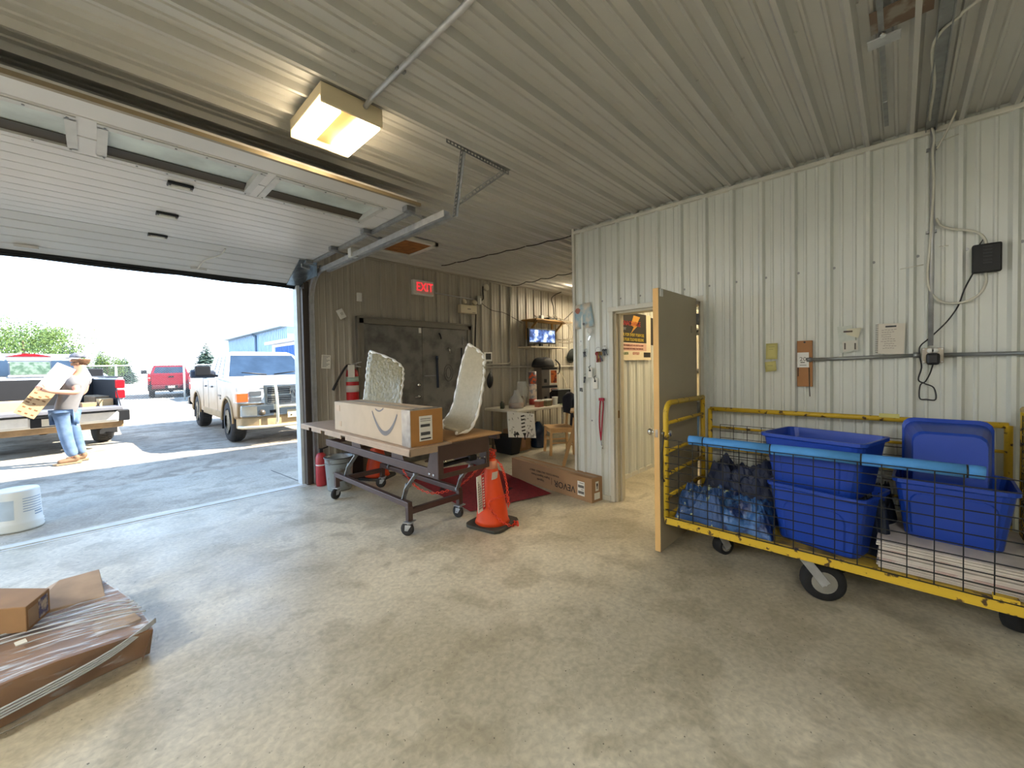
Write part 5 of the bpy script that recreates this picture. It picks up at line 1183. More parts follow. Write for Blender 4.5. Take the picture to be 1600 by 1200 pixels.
# totes
def tote(label, x, y, z, rz, L_=.60, W_=.40, Ht=.36, tf=None, recess=True):
    b = thing('storage_tote', label, 'tote', (x, y, z), rz, 'blue storage totes in the cage cart')
    if tf is not None: b.matrix_basis = tf
    q = .80
    def ring(l, w_, z_, n=3, rad=.05):
        pts = []
        for cx_, cy_, a0 in ((l - rad, w_ - rad, 0), (-l + rad, w_ - rad, PI / 2), (-l + rad, -w_ + rad, PI), (l - rad, -w_ + rad, 1.5 * PI)):
            for i in range(n + 1):
                a = a0 + PI / 2 * i / n; pts.append((cx_ + rad * math.cos(a), cy_ + rad * math.sin(a), z_))
        return pts
    l, w_ = L_ / 2, W_ / 2
    rings = [ring(l * q * .96, w_ * q * .94, 0), ring(l * q, w_ * q, .012), ring(l * .96, w_ * .95, Ht - .03), ring(l * .965, w_ * .955, Ht - .028), ring(l * 1.02, w_ * 1.03, Ht - .02), ring(l * 1.02, w_ * 1.03, Ht), ring(l * .965, w_ * .955, Ht), ring(l * .94, w_ * .93, Ht - .03), ring(l * q * .95, w_ * q * .93, .02)]
    n = len(rings[0]); mb = MB(); vs = [p for r_ in rings for p in r_]; fs = [tuple(range(n))[::-1], tuple((len(rings) - 1) * n + i for i in range(n))]
    for i in range(len(rings) - 1):
        for j in range(n): fs.append((i * n + j, i * n + (j + 1) % n, (i + 1) * n + (j + 1) % n, (i + 1) * n + j))
    mb.add(vs, fs)
    out('body', mb, blue, b, local=True)
    if recess:
        # raised arched panel on both long sides
        for s in (-1, 1):
            pts = [(-.155, .03), (.155, .03), (.165, .20)] + [(.165 - .05 + .05 * math.cos(a), .20 + .06 * math.sin(a)) for a in (.5, 1.0, PI / 2)] + [(-.115 + .05 * math.cos(a), .20 + .06 * math.sin(a)) for a in (PI / 2, 2.1, 2.6)] + [(-.165, .20)]
            sl_ = (w_ * .95 - w_ * q) / (Ht - .04)
            va = [(px, s * (w_ * q + pz_ * sl_ - .002), pz_) for px, pz_ in pts]; vb_ = [(px * .95, s * (w_ * q + pz_ * sl_ + .007), pz_) for px, pz_ in pts]
            m2 = MB(); nn = len(pts); m2.add(va + vb_, [tuple(range(nn)), tuple(range(nn, 2 * nn))] + [(i, (i + 1) % nn, nn + (i + 1) % nn, nn + i) for i in range(nn)])
            out('side_panel', m2, blue, b, local=True)
    return b
tote('lower blue tote of the stacked pair in the cage cart', 3.185, .335, .327, 1.32, .52, .40, .365)
tote('upper blue tote of the stacked pair, wide rim above the foam tube', 3.245, .36, .655, 1.32, .56, .42, .345)
tote('blue tote tilted on the newspapers at the right end of the cage cart', 3.33, -.21, .475, PI / 2 - .04, .46, .42, .33)
TT = Mx.Translation((3.235, -.20, .575)) @ Mx.Rotation(PI / 2, 4, 'Z') @ Mx.Rotation(.0, 4, 'X')
# tote standing on its end: its bottom faces the room
TT = Mx.Translation((3.21, -.195, .845)) @ Mx(((0, 0, 1, 0), (1, 0, 0, 0), (0, 1, 0, 0), (0, 0, 0, 1))) @ Mx.Rotation(.06, 4, 'X')
tote('blue tote standing on end inside the right hand tote', 0, 0, 0, 0, .36, .56, .24, tf=TT, recess=False)
# blue tarps and newspapers
tarpm = M('blue_tarp', (62, 108, 166), .3, 0, .25, 9, c2=(26, 48, 98), lo=.46, hi=.56, b=.5, bs=26)
tarpd = M('dark_blue_tarp', (20, 34, 66), .55, 0, .25, 9)
tarpp = M('printed_tarp', (40, 76, 128), .4, 0, .2, 22, c2=(176, 184, 140), lo=.61, hi=.66, b=.5, bs=26)
def heap(name, label, x0_, x1_, y0_, y1_, z0, h, mat, seed, n=44):
    rs_ = random.Random(seed); ph = [rs_.uniform(0, 6.28) for _ in range(12)]
    def fn(u, v):
        e = min(1, 5 * u * (1 - u) * 1.4) ** .5 * min(1, 5 * v * (1 - v) * 1.4) ** .5
        z = h * e * (.50 + .18 * math.sin(7 * u + ph[0]) * math.sin(6 * v + ph[1]) + .20 * abs(math.sin(9 * u + 5 * v + ph[2])) + .18 * abs(math.sin(8 * v - 11 * u + ph[3])) + .12 * abs(math.sin(21 * u + 15 * v + ph[4])) + .08 * abs(math.sin(33 * v - 17 * u + ph[7])))
        return (x0_ + (x1_ - x0_) * u + .02 * math.sin(9 * v + ph[5]), y0_ + (y1_ - y0_) * v + .02 * math.sin(8 * u + ph[6]), z0 + max(0, z))
    return item(name, MB().grid(fn, n, n, sm=(seed == 4)), mat, label, 'tarp')
heap('tarp', 'crumpled printed blue tarp at the left end of the cage cart', 2.96, 3.35, .86, 1.22, .328, .20, tarpp, 1)
heap('tarp', 'crumpled light blue tarp beside the stacked totes', 2.97, 3.5, .60, 1.0, .328, .17, tarpm, 2)
heap('tarp', 'dark blue folded tarp at the back of the cage cart', 3.33, 3.66, .55, 1.15, .328, .34, tarpd, 3)
heap('tarp', 'dark tarp bundled between the totes and the newspapers', 3.12, 3.6, .02, .22, .328, .34, M('black_blue_tarp', (16, 26, 42), .6, 0, .2), 4)
np_ = thing('newspaper_stack', 'stack of flattened newspapers under the right hand tote', 'newspapers', (3.3, -.2, .33))
pm_ = M('newsprint', (206, 196, 184), .85, 0, .1, 12); pn_ = M('newsprint_pink', (186, 160, 150), .85, 0, .2, 10, c2=(206, 198, 188), lo=.45, hi=.55)
rs = random.Random(9)
for q in range(11):
    o1, o2 = rs.uniform(-.008, .008), rs.uniform(-.008, .008)
    out('newspaper', MB().bx(2.985 + o1, 3.64, cy0 + .03, .085 + o2, .327 + q * .0135, .327 + q * .0135 + .0115), pn_ if q in (3, 7) else pm_, np_, bev=.002)
# ================================================================== WRAPPED FLAT CARTON
wcn = thing('wrapped_carton', 'large flat brown carton in shiny stretch film on the floor', 'box', (-.6, 3.1, 0))
A0, B0, C0 = V((-.95, 2.515, 0)), V((.17, 2.775, 0)), V((-.08, 3.68, 0))
ux = (B0 - A0).normalized(); uy = V((-ux.y, ux.x, 0)); TL = Mx((ux, uy, V((0, 0, 1)))).transposed().to_4x4(); TL.translation = B0
# local: x<=0 to the left, y>=0 away
def cart(u, v, top=True):
    return V((-1.35 + 1.35 * u, .86 * v, 0))
cardb = M('wrapped_card', (150, 112, 78), .6, 0, .12, 5)
def topf(u, v):
    x = -1.35 + 1.35 * u; y = .84 * v
    z = .20 - .05 * max(0, u - .75) * 4 * (1 - v) + .018 * math.sin(6 * u + 2 * v) * math.sin(3 * v) + .055 * max(0, v - .75) * 4 * max(0, u - .55)
    return TL @ V((x + .02 * math.sin(4 * v), y, z))
body = MB().grid(topf, 20, 14)
def side(f_, g_, n): body.grid(lambda u, v: f_(u).lerp(g_(u), v), n, 4)
def foot(p, e=.0):
    q = p.copy(); q.z = .004; return q
side(lambda u: topf(u, 0), lambda u: foot(topf(u, 0)) + (TL.to_3x3() @ V((0, .05 + .02 * math.sin(9 * u), 0))), 20)
side(lambda u: topf(1, u), lambda u: foot(topf(1, u)) + (TL.to_3x3() @ V((-.05 + .03 * math.sin(7 * u), 0, 0))), 14)
side(lambda u: topf(u, 1), lambda u: foot(topf(u, 1)), 20)
side(lambda u: topf(0, u), lambda u: foot(topf(0, u)), 14)
out('carton', body, cardb, wcn)
# layered corrugated sheets along the right edge
for q in range(5):
    e = MB().hull8([TL @ V(p) for p in ((-.10 - .02 * q, .12, .03 + .033 * q), (.012 - .006 * q, .12, .03 + .033 * q), (.012 - .004 * q, .82 - .02 * q, .03 + .034 * q), (-.12, .82 - .02 * q, .03 + .034 * q))],
                  [TL @ V(p) for p in ((-.10 - .02 * q, .12, .045 + .033 * q), (.012 - .006 * q, .12, .045 + .033 * q), (.012 - .004 * q, .82 - .02 * q, .047 + .034 * q), (-.12, .82 - .02 * q, .047 + .034 * q))])
    out('card_layer', e, M('card_layer', (176, 150, 122), .7, 0, .15, 8), wcn)
fold = MB().hull8([TL @ V(p) for p in ((-.34, .60, .20), (-.05, .50, .19), (.0, .83, .21), (-.30, .86, .205))], [TL @ V(p) for p in ((-.33, .61, .215), (-.05, .52, .205), (.0, .83, .262), (-.16, .86, .262))])
out('torn_flap', fold, MATS['card_layer'], wcn, bev=.004)
film = bpy.data.materials.new('stretch_film'); film.use_nodes = True
nt = film.node_tree; N = nt.nodes; P = N['Principled BSDF']
tc = N.new('ShaderNodeTexCoord'); mp = N.new('ShaderNodeMapping'); mp.inputs['Scale'].default_value = (1.4, 12, 9); mp.inputs['Rotation'].default_value = (0, 0, -.3)
nz = N.new('ShaderNodeTexNoise'); nz.inputs['Scale'].default_value = 3.0; nz.inputs['Detail'].default_value = 6; nz.inputs['Distortion'].default_value = 1.2
rp = N.new('ShaderNodeValToRGB'); rp.color_ramp.elements[0].position = .50; rp.color_ramp.elements[0].color = (.12, .12, .12, 1); rp.color_ramp.elements[1].position = .66; rp.color_ramp.elements[1].color = (.85, .85, .85, 1)
nt.links.new(tc.outputs['Object'], mp.inputs['Vector']); nt.links.new(mp.outputs[0], nz.inputs['Vector']); nt.links.new(nz.outputs['Fac'], rp.inputs['Fac']); nt.links.new(rp.outputs[0], P.inputs['Alpha'])
P.inputs['Base Color'].default_value = (.8, .83, .86, 1); P.inputs['Roughness'].default_value = .12
bp = N.new('ShaderNodeBump'); bp.inputs['Strength'].default_value = .6; bp.inputs['Distance'].default_value = .02
nt.links.new(nz.outputs['Fac'], bp.inputs['Height']); nt.links.new(bp.outputs[0], P.inputs['Normal'])
def filmtop(u, v):
    p = topf(u, v); return p + V((0, 0, .006 + .008 * abs(math.sin(17 * v + 9 * u))))
fm = MB().grid(filmtop, 30, 24)
fm.grid(lambda u, v: topf(u, 0).lerp(foot(topf(u, 0)), v) + (TL.to_3x3() @ V((0, -.008 - .012 * math.sin(PI * v) * abs(math.sin(4 * u + 6 * v)), 0))), 30, 8)
fm.grid(lambda u, v: topf(1, u).lerp(foot(topf(1, u)), v) + (TL.to_3x3() @ V((.012 + .014 * math.sin(PI * v) * abs(math.sin(6 * u + 6 * v)), 0, 0))), 20, 8)
film2 = film.copy(); film2.name = 'stretch_film_side'
_r = [n for n in film2.node_tree.nodes if n.type == 'VALTORGB'][0]; _r.color_ramp.elements[0].color = (.05, .05, .05, 1); _r.color_ramp.elements[0].position = .56; _r.color_ramp.elements[1].position = .74; _r.color_ramp.elements[1].color = (.34, .34, .34, 1)
for q in range(30 * 24, len(fm.i)): fm.i[q] = 1
out('stretch_film', fm, [film, film2], wcn)
mb = MB()
for q in range(4):
    mb.tube(smooth([TL @ V((-1.2, -.012 - .003 * q, .03 + .012 * q)), TL @ V((-.6, -.02, .07 + .012 * q)), TL @ V((-.2, -.016, .11 + .01 * q)), TL @ V((.02, .03, .17 + .006 * q))], 8), .005, 5)
for q in range(4):
    mb.tube(smooth([TL @ V((-.75, .40 + .05 * q, .222)), TL @ V((-.4, .34 + .05 * q, .226)), TL @ V((-.1, .2 + .07 * q, .215)), TL @ V((.02, .16 + .06 * q, .19))], 8), .004, 5)
out('film_folds', mb, M('film_rope', (196, 200, 204), .15, 0, .1), wcn, kind='stuff')
out('white_label', MB().hull8([TL @ V(p) for p in ((-.41, .28, .215), (-.375, .28, .215), (-.375, .32, .217), (-.41, .32, .217))], [TL @ V(p) for p in ((-.41, .28, .219), (-.375, .28, .219), (-.375, .32, .221), (-.41, .32, .221))]), paper, wcn)
sb = thing('small_carton', 'small brown carton lying on top of the film wrapped carton', 'box', (-.5, 3.1, .22))
A, B = F(0, 988, .225), F(45, 962, .225); C_ = F(80, 938, .225)
S = [F(-95, 1000, .225), F(42, 988, .225), F(79, 955, .225), F(-40, 955, .225)]
out('carton', MB().hull8(S, [p + V((0, 0, .125)) for p in S]), cardd, sb, bev=.004)
xx = (S[2] - S[1]); T = frame(S[1] + V((0, 0, .06)) + xx * .5, xx, (0, 0, 1)); nrm = T.to_3x3() @ V((0, 0, 1))
wd = xx.length
lbx = MB().bx(-wd * .42, -wd * .02, -.045, .04, 0, .001, T=T)
out('tan_label', lbx, M('label_tan', (162, 138, 112), .7), sb)
out('side_print', MB().bx(.0 * wd, wd * .4, -.045, .05, 0, .001, T=T), M('print_purple', (86, 84, 122), .6, 0, .3, 30, c2=(190, 178, 164), lo=.45, hi=.6), sb)
# upturned white pail outside
wpl = thing('white_pail', 'white plastic pail upside down on the apron outside the door', 'pail', (-.56, 6.12, 0))
pw_ = M('pail_white', (222, 226, 222), .4, 0, .02)
out('body', MB().lathe([(0, .0), (.168, .0), (.172, .02), (.166, .03), (.172, .045), (.165, .055), (.17, .07), (.162, .08), (.150, .365), (.143, .38), (.132, .376), (0, .372)], 30), pw_, wpl, local=True)
mb = MB()
for q in range(7): mb.lathe([(.1605 - .0135 * q * .35, .13 + .026 * q), (.1602 - .0135 * q * .35, .134 + .026 * q)], 30)
lbm = []
ll = MB()
for q in range(8):
    z = .13 + .024 * q; r_ = .1632 - (z - .08) * .0425
    a0 = -1.25 + (.0 if q > 1 else .5); a1 = -.2 - .05 * (q % 3)
    ll.grid(lambda u, v: ((r_ - v * .0003) * math.cos(a0 + (a1 - a0) * u), (r_ - v * .0003) * math.sin(a0 + (a1 - a0) * u), z + v * (.012 if q < 2 else .007)), 10, 1)
out('print_lines', ll, M('print_blue_grey', (150, 170, 190), .6), wpl, local=True, kind='stuff')
ll = MB().grid(lambda u, v: ((.1634 - (.10 + .2 * v - .08) * .0425) * math.cos(-2.9 + 1.3 * u), (.1634 - (.10 + .2 * v - .08) * .0425) * math.sin(-2.9 + 1.3 * u), .12 + .18 * v), 10, 1)
out('label', ll, M('pail_label', (184, 200, 212), .6), wpl, local=True)
# ================================================================== YARD: VEHICLES
def arch(cy, cz, r, n=10): return [(cy + r * math.cos(PI - PI * k / n), cz + r * math.sin(PI - PI * k / n)) for k in range(n + 1)]
def wheel(par, x, y, r, side, spoke, wd=.26, name='wheel'):
    T = frame((x, y, r), (0, 1, 0), (0, 0, 1)) if side > 0 else frame((x, y, r), (0, -1, 0), (0, 0, 1))
    w_ = out(name, MB().lathe([(r * .62, -wd * .5), (r * .92, -wd * .5), (r * .99, -wd * .36), (r, -wd * .3), (r, wd * .3), (r * .99, wd * .36), (r * .92, wd * .5), (r * .62, wd * .5)], 32, T), tyre, par, local=True)
    rim = MB().lathe([(r * .64, wd * .5), (r * .60, wd * .46), (r * .58, wd * .15), (0, wd * .10)], 28, T)
    for k in range(5):
        a = 2 * PI * k / 5 + .3
        for q in (-.16, .16):
            c, s_ = math.cos(a + q * .6), math.sin(a + q * .6); c2, s2 = math.cos(a + q), math.sin(a + q)
            rim.beam(T @ V((r * .1 * c, r * .1 * s_, wd * .36)), T @ V((r * .60 * c2, r * .60 * s2, wd * .42)), .035, .03, T.to_3x3() @ V((0, 0, 1)))
    rim.lathe([(0, wd * .42), (r * .13, wd * .42), (r * .15, wd * .2)], 16, T)
    out('rim', rim, spoke, w_)
    mb = MB()
    for k in range(36):
        a = 2 * PI * k / 36
        for z0, z1 in ((-.28, -.05), (.05, .28)):
            mb.beam(T @ V((r * 1.002 * math.cos(a), r * 1.002 * math.sin(a), wd * z0)), T @ V((r * 1.002 * math.cos(a + .05), r * 1.002 * math.sin(a + .05), wd * z1)), .03, .012, T.to_3x3() @ V((math.cos(a), math.sin(a), 0)))
    out('tread', mb, tyre, w_, kind='stuff')
    return w_
def pickup(name, label, loc, rz, paint, lower, gate_open, detail, r=.41, spoke=galv, bump=chrome):
    t = thing(name, label, 'pickup truck', loc, rz)
    L_ = dict(local=True)
    hw = 1.0; wb_ = 3.55
    # cab lower and hood
    prof = [(.95, .48), (wb_ - .55, .48)] + arch(wb_, .42, .50)[1:-1] + [(wb_ + .55, .50), (wb_ + .86, .55), (wb_ + .90, 1.0), (wb_ + .84, 1.17), (wb_ + .5, 1.26), (2.72, 1.33), (2.5, 1.30), (.95, 1.30)]
    out('cab_body', MB().prism(prof, -hw, hw, 'x'), paint, t, bev=.045, **L_)
    hd = MB().hull8([(-.62, 2.75, 1.30), (.62, 2.75, 1.30), (.55, wb_ + .78, 1.16), (-.55, wb_ + .78, 1.16)], [(-.55, 2.80, 1.365), (.55, 2.80, 1.365), (.48, wb_ + .70, 1.235), (-.48, wb_ + .70, 1.235)])
    out('hood', hd, paint, t, bev=.03, **L_)
    # greenhouse
    b = [(-.95, .97, 1.28), (.95, .97, 1.28), (.93, 2.95, 1.30), (-.93, 2.95, 1.30)]
    u = [(-.76, 1.12, 1.86), (.76, 1.12, 1.86), (.72, 2.22, 1.88), (-.72, 2.22, 1.88)]
    cabm = MB().hull8(b, u)
    cabm.hull8([(x, y, z - .01) for x, y, z in u], [(-.66, 1.22, 1.925), (.66, 1.22, 1.925), (.62, 2.08, 1.935), (-.62, 2.08, 1.935)])
    out('cab_roof', cabm, paint, t, bev=.04, **L_)
    def inset(q, s0, s1, v0, v1, off):
        a, bb, c, d = [V(p) for p in q]; n = (bb - a).cross(d - a).normalized() * off
        f_ = lambda u_, v_: a.lerp(bb, u_).lerp(d.lerp(c, u_), v_) + n
        return [f_(s0, v0), f_(s1, v0), f_(s1, v1), f_(s0, v1)]
    def pane(nm, q, s0, s1, v0, v1, mat=pglass, off=.006):
        w_ = inset(q, s0, s1, v0, v1, off); w2 = inset(q, s0, s1, v0, v1, off - .012)
        return out(nm, MB().hull8(w2, w_), mat, t, bev=.004, **L_)
    front = [b[2], b[3], u[3], u[2]]; rear = [b[0], b[1], u[1], u[0]]
    left = [b[3], b[0], u[0], u[3]]; right = [b[1], b[2], u[2], u[1]]
    pane('windshield', front, .05, .95, .08, .93)
    if detail != 'rear': pane('rear_window', rear, .08, .92, .22, .86)
    for nm, q, fl in (('side_window', left, 0), ('side_window', right, 1)):
        for s0, s1 in ((.06, .30), (.33, .56), (.60, .93)):
            if fl: s0, s1 = 1 - s1, 1 - s0
            pane(nm, q, s0, s1, .16, .90)
    # bed
    bp2 = [(-1.12, .62), (-.55, .55)] + arch(0, .42, .52)[1:-1] + [(.55, .48), (.95, .48), (.95, 1.36), (-1.12, 1.40)]
    for s in (-1, 1):
        out('bed_side', MB().prism(bp2, s * hw, s * (hw - .09), 'x'), paint, t, bev=.02, **L_)
        out('wheel_well', MB().bx(s * (hw - .32), s * (hw - .08), -.5, .5, .78, 1.0), lower, t, bev=.03, **L_)
    out('bed_floor', MB().bx(-hw + .05, hw - .05, -1.12, .95, .74, .80).bx(-hw + .05, hw - .05, .90, .97, .5, 1.36).bx(-.93, -.90, -1.1, .92, .8, 1.34).bx(.90, .93, -1.1, .92, .8, 1.34), M('bed_liner', (26, 26, 28), .8), t, **L_)
    for s in (-1, 1): out('bed_rail_cap', MB().bx(s * (hw - .10), s * hw, -1.12, .95, 1.385, 1.41), black, t, bev=.008, **L_)
    if gate_open:
        out('tailgate', MB().bx(-.87, .87, -1.66, -1.13, .765, .83), [M('gate_grey', (112, 112, 116), .5)], t, bev=.012, **L_)
        for s in (-1, 1): out('gate_strap', MB().beam((s * .88, -1.12, 1.15), (s * .86, -1.55, .83), .01, .03), black, t, **L_)
    else:
        g_ = out('tailgate', MB().bx(-.88, .88, -1.16, -1.10, .74, 1.36), paint, t, bev=.02, **L_)
        out('handle', MB().bx(-.12, .12, -1.175, -1.158, 1.16, 1.24), black, t, **L_)
    # rear bumper, lights
    rb = MB().prism([(-1.40, .52), (-1.42, .70), (-1.34, .74), (-1.18, .74), (-1.18, .50)], -.86, .86, 'x')
    out('rear_bumper', rb, bump, t, bev=.02, **L_)
    for s in (-1, 1): out('bumper_step', MB().bx(s * .80, s * 1.02, -1.40, -1.16, .53, .75), black, t, bev=.02, **L_)
    out('rear_valance', MB().bx(-.95, .95, -1.28, -1.16, .40, .55), lower, t, bev=.02, **L_)
    pr_ = out('plate_recess', MB().bx(-.28, .28, -1.425, -1.40, .53, .70), black, t, bev=.01, **L_)
    out('licence_plate', MB().bx(-.15, .15, -1.432, -1.424, .55, .68), M('plate_cream', (214, 206, 186), .5), t, **L_)
    for s in (-1, 1):
        tl = MB().bx(s * .895, s * 1.012, -1.155, -1.00, .97, 1.13).bx(s * .895, s * 1.012, -1.155, -1.00, 1.17, 1.34)
        tl.bx(s * .9, s * 1.008, -1.15, -1.0, 1.13, 1.17, 1)
        out('tail_light', tl, [M('tail_red', (206, 24, 34), .25, e=.25), M('lamp_white', (236, 232, 224), .3)], t, bev=.012, **L_)
    out('underbody', MB().bx(-.55, .55, -1.1, wb_ + .6, .40, .56).cyl((-.8, 0, .41), (.8, 0, .41), .06).cyl((-.8, wb_, .41), (.8, wb_, .41), .06).bx(-.75, -.35, -1.2, -.6, .40, .55).lathe([(0, -.2), (.14, -.16), (.14, .16), (0, .2)], 14, frame((0, 0, .41), (1, 0, 0), (0, 0, 1))), M('underbody', (60, 52, 44), .9), t, **L_)
    for x in (-1, 1):
        for y in (0, wb_): wheel(t, x * (hw - .135), y, r, x, spoke)
        out('mud_flap', MB().bx(x * .72, x * .99, -.58, -.565, .22, .62), blackr, t, **L_)
        if detail != 'far': out('mud_flap', MB().bx(x * .72, x * .99, wb_ - .58, wb_ - .565, .22, .62), blackr, t, **L_)
        out('side_sill', MB().bx(x * (hw - .06), x * (hw + .01), .95, wb_ - .56, .44, .60), lower, t, bev=.02, **L_)
        for yc, ra in ((0, .525), (wb_, .505)): out('fender_lip', MB().tube([(x * (hw + .004), y_, z_) for y_, z_ in arch(yc, .42, ra)], .022, 6), lower, t, **L_)
        mr = out('mirror', MB().bx(x * 1.08, x * 1.36, 2.42, 2.50, 1.38, 1.60).beam((x * .95, 2.5, 1.36), (x * 1.12, 2.46, 1.42), .06, .05), black, t, bev=.02, **L_)
        for y in (1.25, 2.0): out('door_handle', MB().bx(x * hw, x * (hw + .035), y, y + .17, 1.10, 1.14), M('handle_grey', (120, 120, 122), .3, .6), t, bev=.01, **L_)
        for y in (.97, 1.62, 2.62): out('door_seam', MB().bx(x * (hw - .002), x * (hw + .002), y, y + .012, .58, 1.28), M('seam_dark', (70, 66, 60), .8), t, **L_)
    return t
rampaint = M('white_paint_dusty', (222, 219, 210), .3, 0, .04, 3)
def dirt_up(mt, dirt, z0, z1):          # road dirt thrown up over the lower panels
    nt = mt.node_tree; N = nt.nodes; L = nt.links; P = N['Principled BSDF']; src = P.inputs['Base Color'].links[0].from_socket
    tc = N.new('ShaderNodeTexCoord'); sp = N.new('ShaderNodeSeparateXYZ'); nz = N.new('ShaderNodeTexNoise'); nz.inputs['Scale'].default_value = 3; nz.inputs['Detail'].default_value = 6
    L.new(tc.outputs['Object'], sp.inputs[0]); L.new(tc.outputs['Object'], nz.inputs['Vector'])
    ad = N.new('ShaderNodeMath'); ad.operation = 'MULTIPLY_ADD'; ad.inputs[1].default_value = .5; L.new(nz.outputs['Fac'], ad.inputs[0]); L.new(sp.outputs['Z'], ad.inputs[2])
    mr = N.new('ShaderNodeMapRange'); mr.inputs[1].default_value = z0 + .25; mr.inputs[2].default_value = z1 + .25; mr.inputs[3].default_value = 1; mr.inputs[4].default_value = 0; L.new(ad.outputs[0], mr.inputs[0])
    mx = N.new('ShaderNodeMixRGB'); mx.inputs[2].default_value = lin(dirt); L.new(mr.outputs[0], mx.inputs[0]); L.new(src, mx.inputs[1]); L.new(mx.outputs[0], P.inputs['Base Color'])
dirt_up(rampaint, (146, 116, 78), .70, 1.40)
dusty = M('road_dust', (176, 150, 112), .7, 0, .15, 6)
blkpaint = M('black_paint', (30, 32, 38), .25, 0, .1)
redpaint = M('red_truck_paint', (150, 24, 44), .3, 0, .08)
# black pickup with its tailgate down
BT = (-.776, 12.36, 0); BA = .17
bt = pickup('pickup_truck', 'silver pickup seen from behind with its tailgate lowered', BT, BA, M('silver_white_paint', (206, 210, 216), .25, .1, .03), M('tan_dirt', (150, 124, 92), .8, 0, .2), True, 'rear', .40, M('dusty_rim', (120, 104, 84), .6, .3), M('bumper_silver', (206, 204, 198), .35, .5))
rwn = MB()
LO = dict(local=True)
def rq(x, v): 
    return (x, .97 + .15 * v - .012, 1.28 + .58 * v)
for nm, xa, xb, va, vb, mt in (('rear_window', -.80, -.30, .30, .86, pglass), ('rear_window', .30, .80, .30, .86, pglass), ('sliding_window', -.28, .28, .34, .80, M('see_through_green', (70, 92, 72), .15, 0, .4, 14, c2=(112, 128, 112), lo=.4, hi=.6))):
    out(nm, MB().hull8([rq(xa, va), rq(xb, va), rq(xb, vb), rq(xa, vb)], [V(rq(xa, va)) - V((0, .012, 0)), V(rq(xb, va)) - V((0, .012, 0)), V(rq(xb, vb)) - V((0, .012, 0)), V(rq(xa, vb)) - V((0, .012, 0))]), mt, bt, **LO)
out('window_header', MB().hull8([rq(-.31, .86), rq(.31, .86), rq(.31, .95), rq(-.31, .95)], [V(rq(p, q)) - V((0, .02, 0)) for p, q in ((-.31, .86), (.31, .86), (.31, .95), (-.31, .95))]), M('lamp_white', (236, 232, 224)), bt, **LO)
out('window_sill', MB().hull8([rq(-.31, .26), rq(.31, .26), rq(.31, .32), rq(-.31, .32)], [V(rq(p, q)) - V((0, .02, 0)) for p, q in ((-.31, .26), (.31, .26), (.31, .32), (-.31, .32))]), M('lamp_white', (236, 232, 224)), bt, **LO)
out('brake_light', MB().prism([(-.32, 1.87), (-.2, 1.895), (-.1, 1.92), (.1, 1.92), (.2, 1.895), (.32, 1.87)], 1.10, 1.16, 'y'), M('tail_red', (206, 24, 34)), bt, **LO)
for xa, xb in ((-.95, -.30), (.30, .84)): out('bumper_panel', MB().bx(xa, xb, -1.426, -1.40, .56, .72), M('lamp_white', (236, 232, 224)), bt, bev=.008, **LO)
bm_ = Mx.Translation(BT) @ Mx.Rotation(BA, 4, 'Z')
for (x0, x1, y0, y1, h, lab, mt) in ((-.92, -.10, -.9, -.2, .18, 'long flat tan carton in the silver pickup bed', M('carton_sunny', (206, 176, 128), .8)), (.42, .62, -1.0, -.8, .10, 'small open carton near the right side of the silver pickup bed', card), (.66, .86, -1.0, -.75, .16, 'small tan carton by the right tail light inside the bed', MATS['carton_sunny'])):
    item('bed_carton', MB().bx(x0, x1, y0, y1, .802, .802 + h, T=bm_), mt, lab, 'box', bev=.004)
# white pickup facing the building
wt = pickup('pickup_truck', 'dusty white pickup with chrome grille facing the open doorway', (2.885, 13.62, 0), PI, rampaint, dusty, False, 'front', .42, M('alloy_beige', (198, 186, 158), .35, .5))
yf = 3.55 + .90
gr = out('grille', MB().bx(-.52, .52, yf - .02, yf + .02, .80, 1.16).bx(-.56, .56, yf - .03, yf + .005, .78, 1.18), chrome, wt, bev=.015, **LO)
mb = MB()
for s in (-1, 1):
    for z0 in (.82, 1.0): mb.bx(s * .06, s * .49, yf + .015, yf + .024, z0, z0 + .13)
out('grille_opening', mb, black, wt, **LO)
for s in (-1, 1):
    for z0 in (.82, 1.0):
        for q in range(3): out('grille_slat', MB().bx(s * .07, s * .48, yf + .02, yf + .034, z0 + .018 + .04 * q, z0 + .032 + .04 * q), chrome, wt, **LO)
em = out('emblem', MB().prism([(-.09, 1.09), (.09, 1.09), (.075, .97), (0, .88), (-.075, .97)], yf + .02, yf + .045, 'y'), chrome, wt, bev=.006, **LO)
out('emblem_mark', MB().tube([(x, yf + .048, z) for x, z in ((-.05, 1.0), (-.055, 1.04), (-.02, 1.05), (0, .93), (.02, 1.05), (.055, 1.04), (.05, 1.0))], .009, 6), black, wt, **LO)
for s in (-1, 1):
    hl = MB().hull8([(s * .54, yf - .06, .82), (s * 1.01, yf - .30, .84), (s * 1.01, yf - .30, 1.06), (s * .56, yf - .06, 1.10)], [(s * .54, yf + .02, .82), (s * 1.01, yf + .012, .84), (s * 1.01, yf - .0, 1.06), (s * .56, yf + .02, 1.10)])
    h_ = out('headlight', hl, M('headlight_glass', (214, 222, 226), .1, .2, .2, 18), wt, bev=.012, **LO)
    out('turn_lamp', MB().bx(s * .83, s * 1.016, yf - .12, yf + .026, .87, 1.03), M('amber_lamp', (206, 92, 44), .2), wt, **LO)
    for z in (.86, .98): out('lamp_bezel', MB().bx(s * .60, s * .80, yf - .02, yf + .03, z, z + .085), M('bezel_grey', (120, 122, 124), .25, .5), wt, **LO)
fbp = MB().prism([(-1.0, yf - .30), (-.96, yf - .02), (-.7, yf + .10), (.7, yf + .10), (.96, yf - .02), (1.0, yf - .30)], .56, .80, 'z')
out('front_bumper', fbp, chrome, wt, bev=.03, **LO)
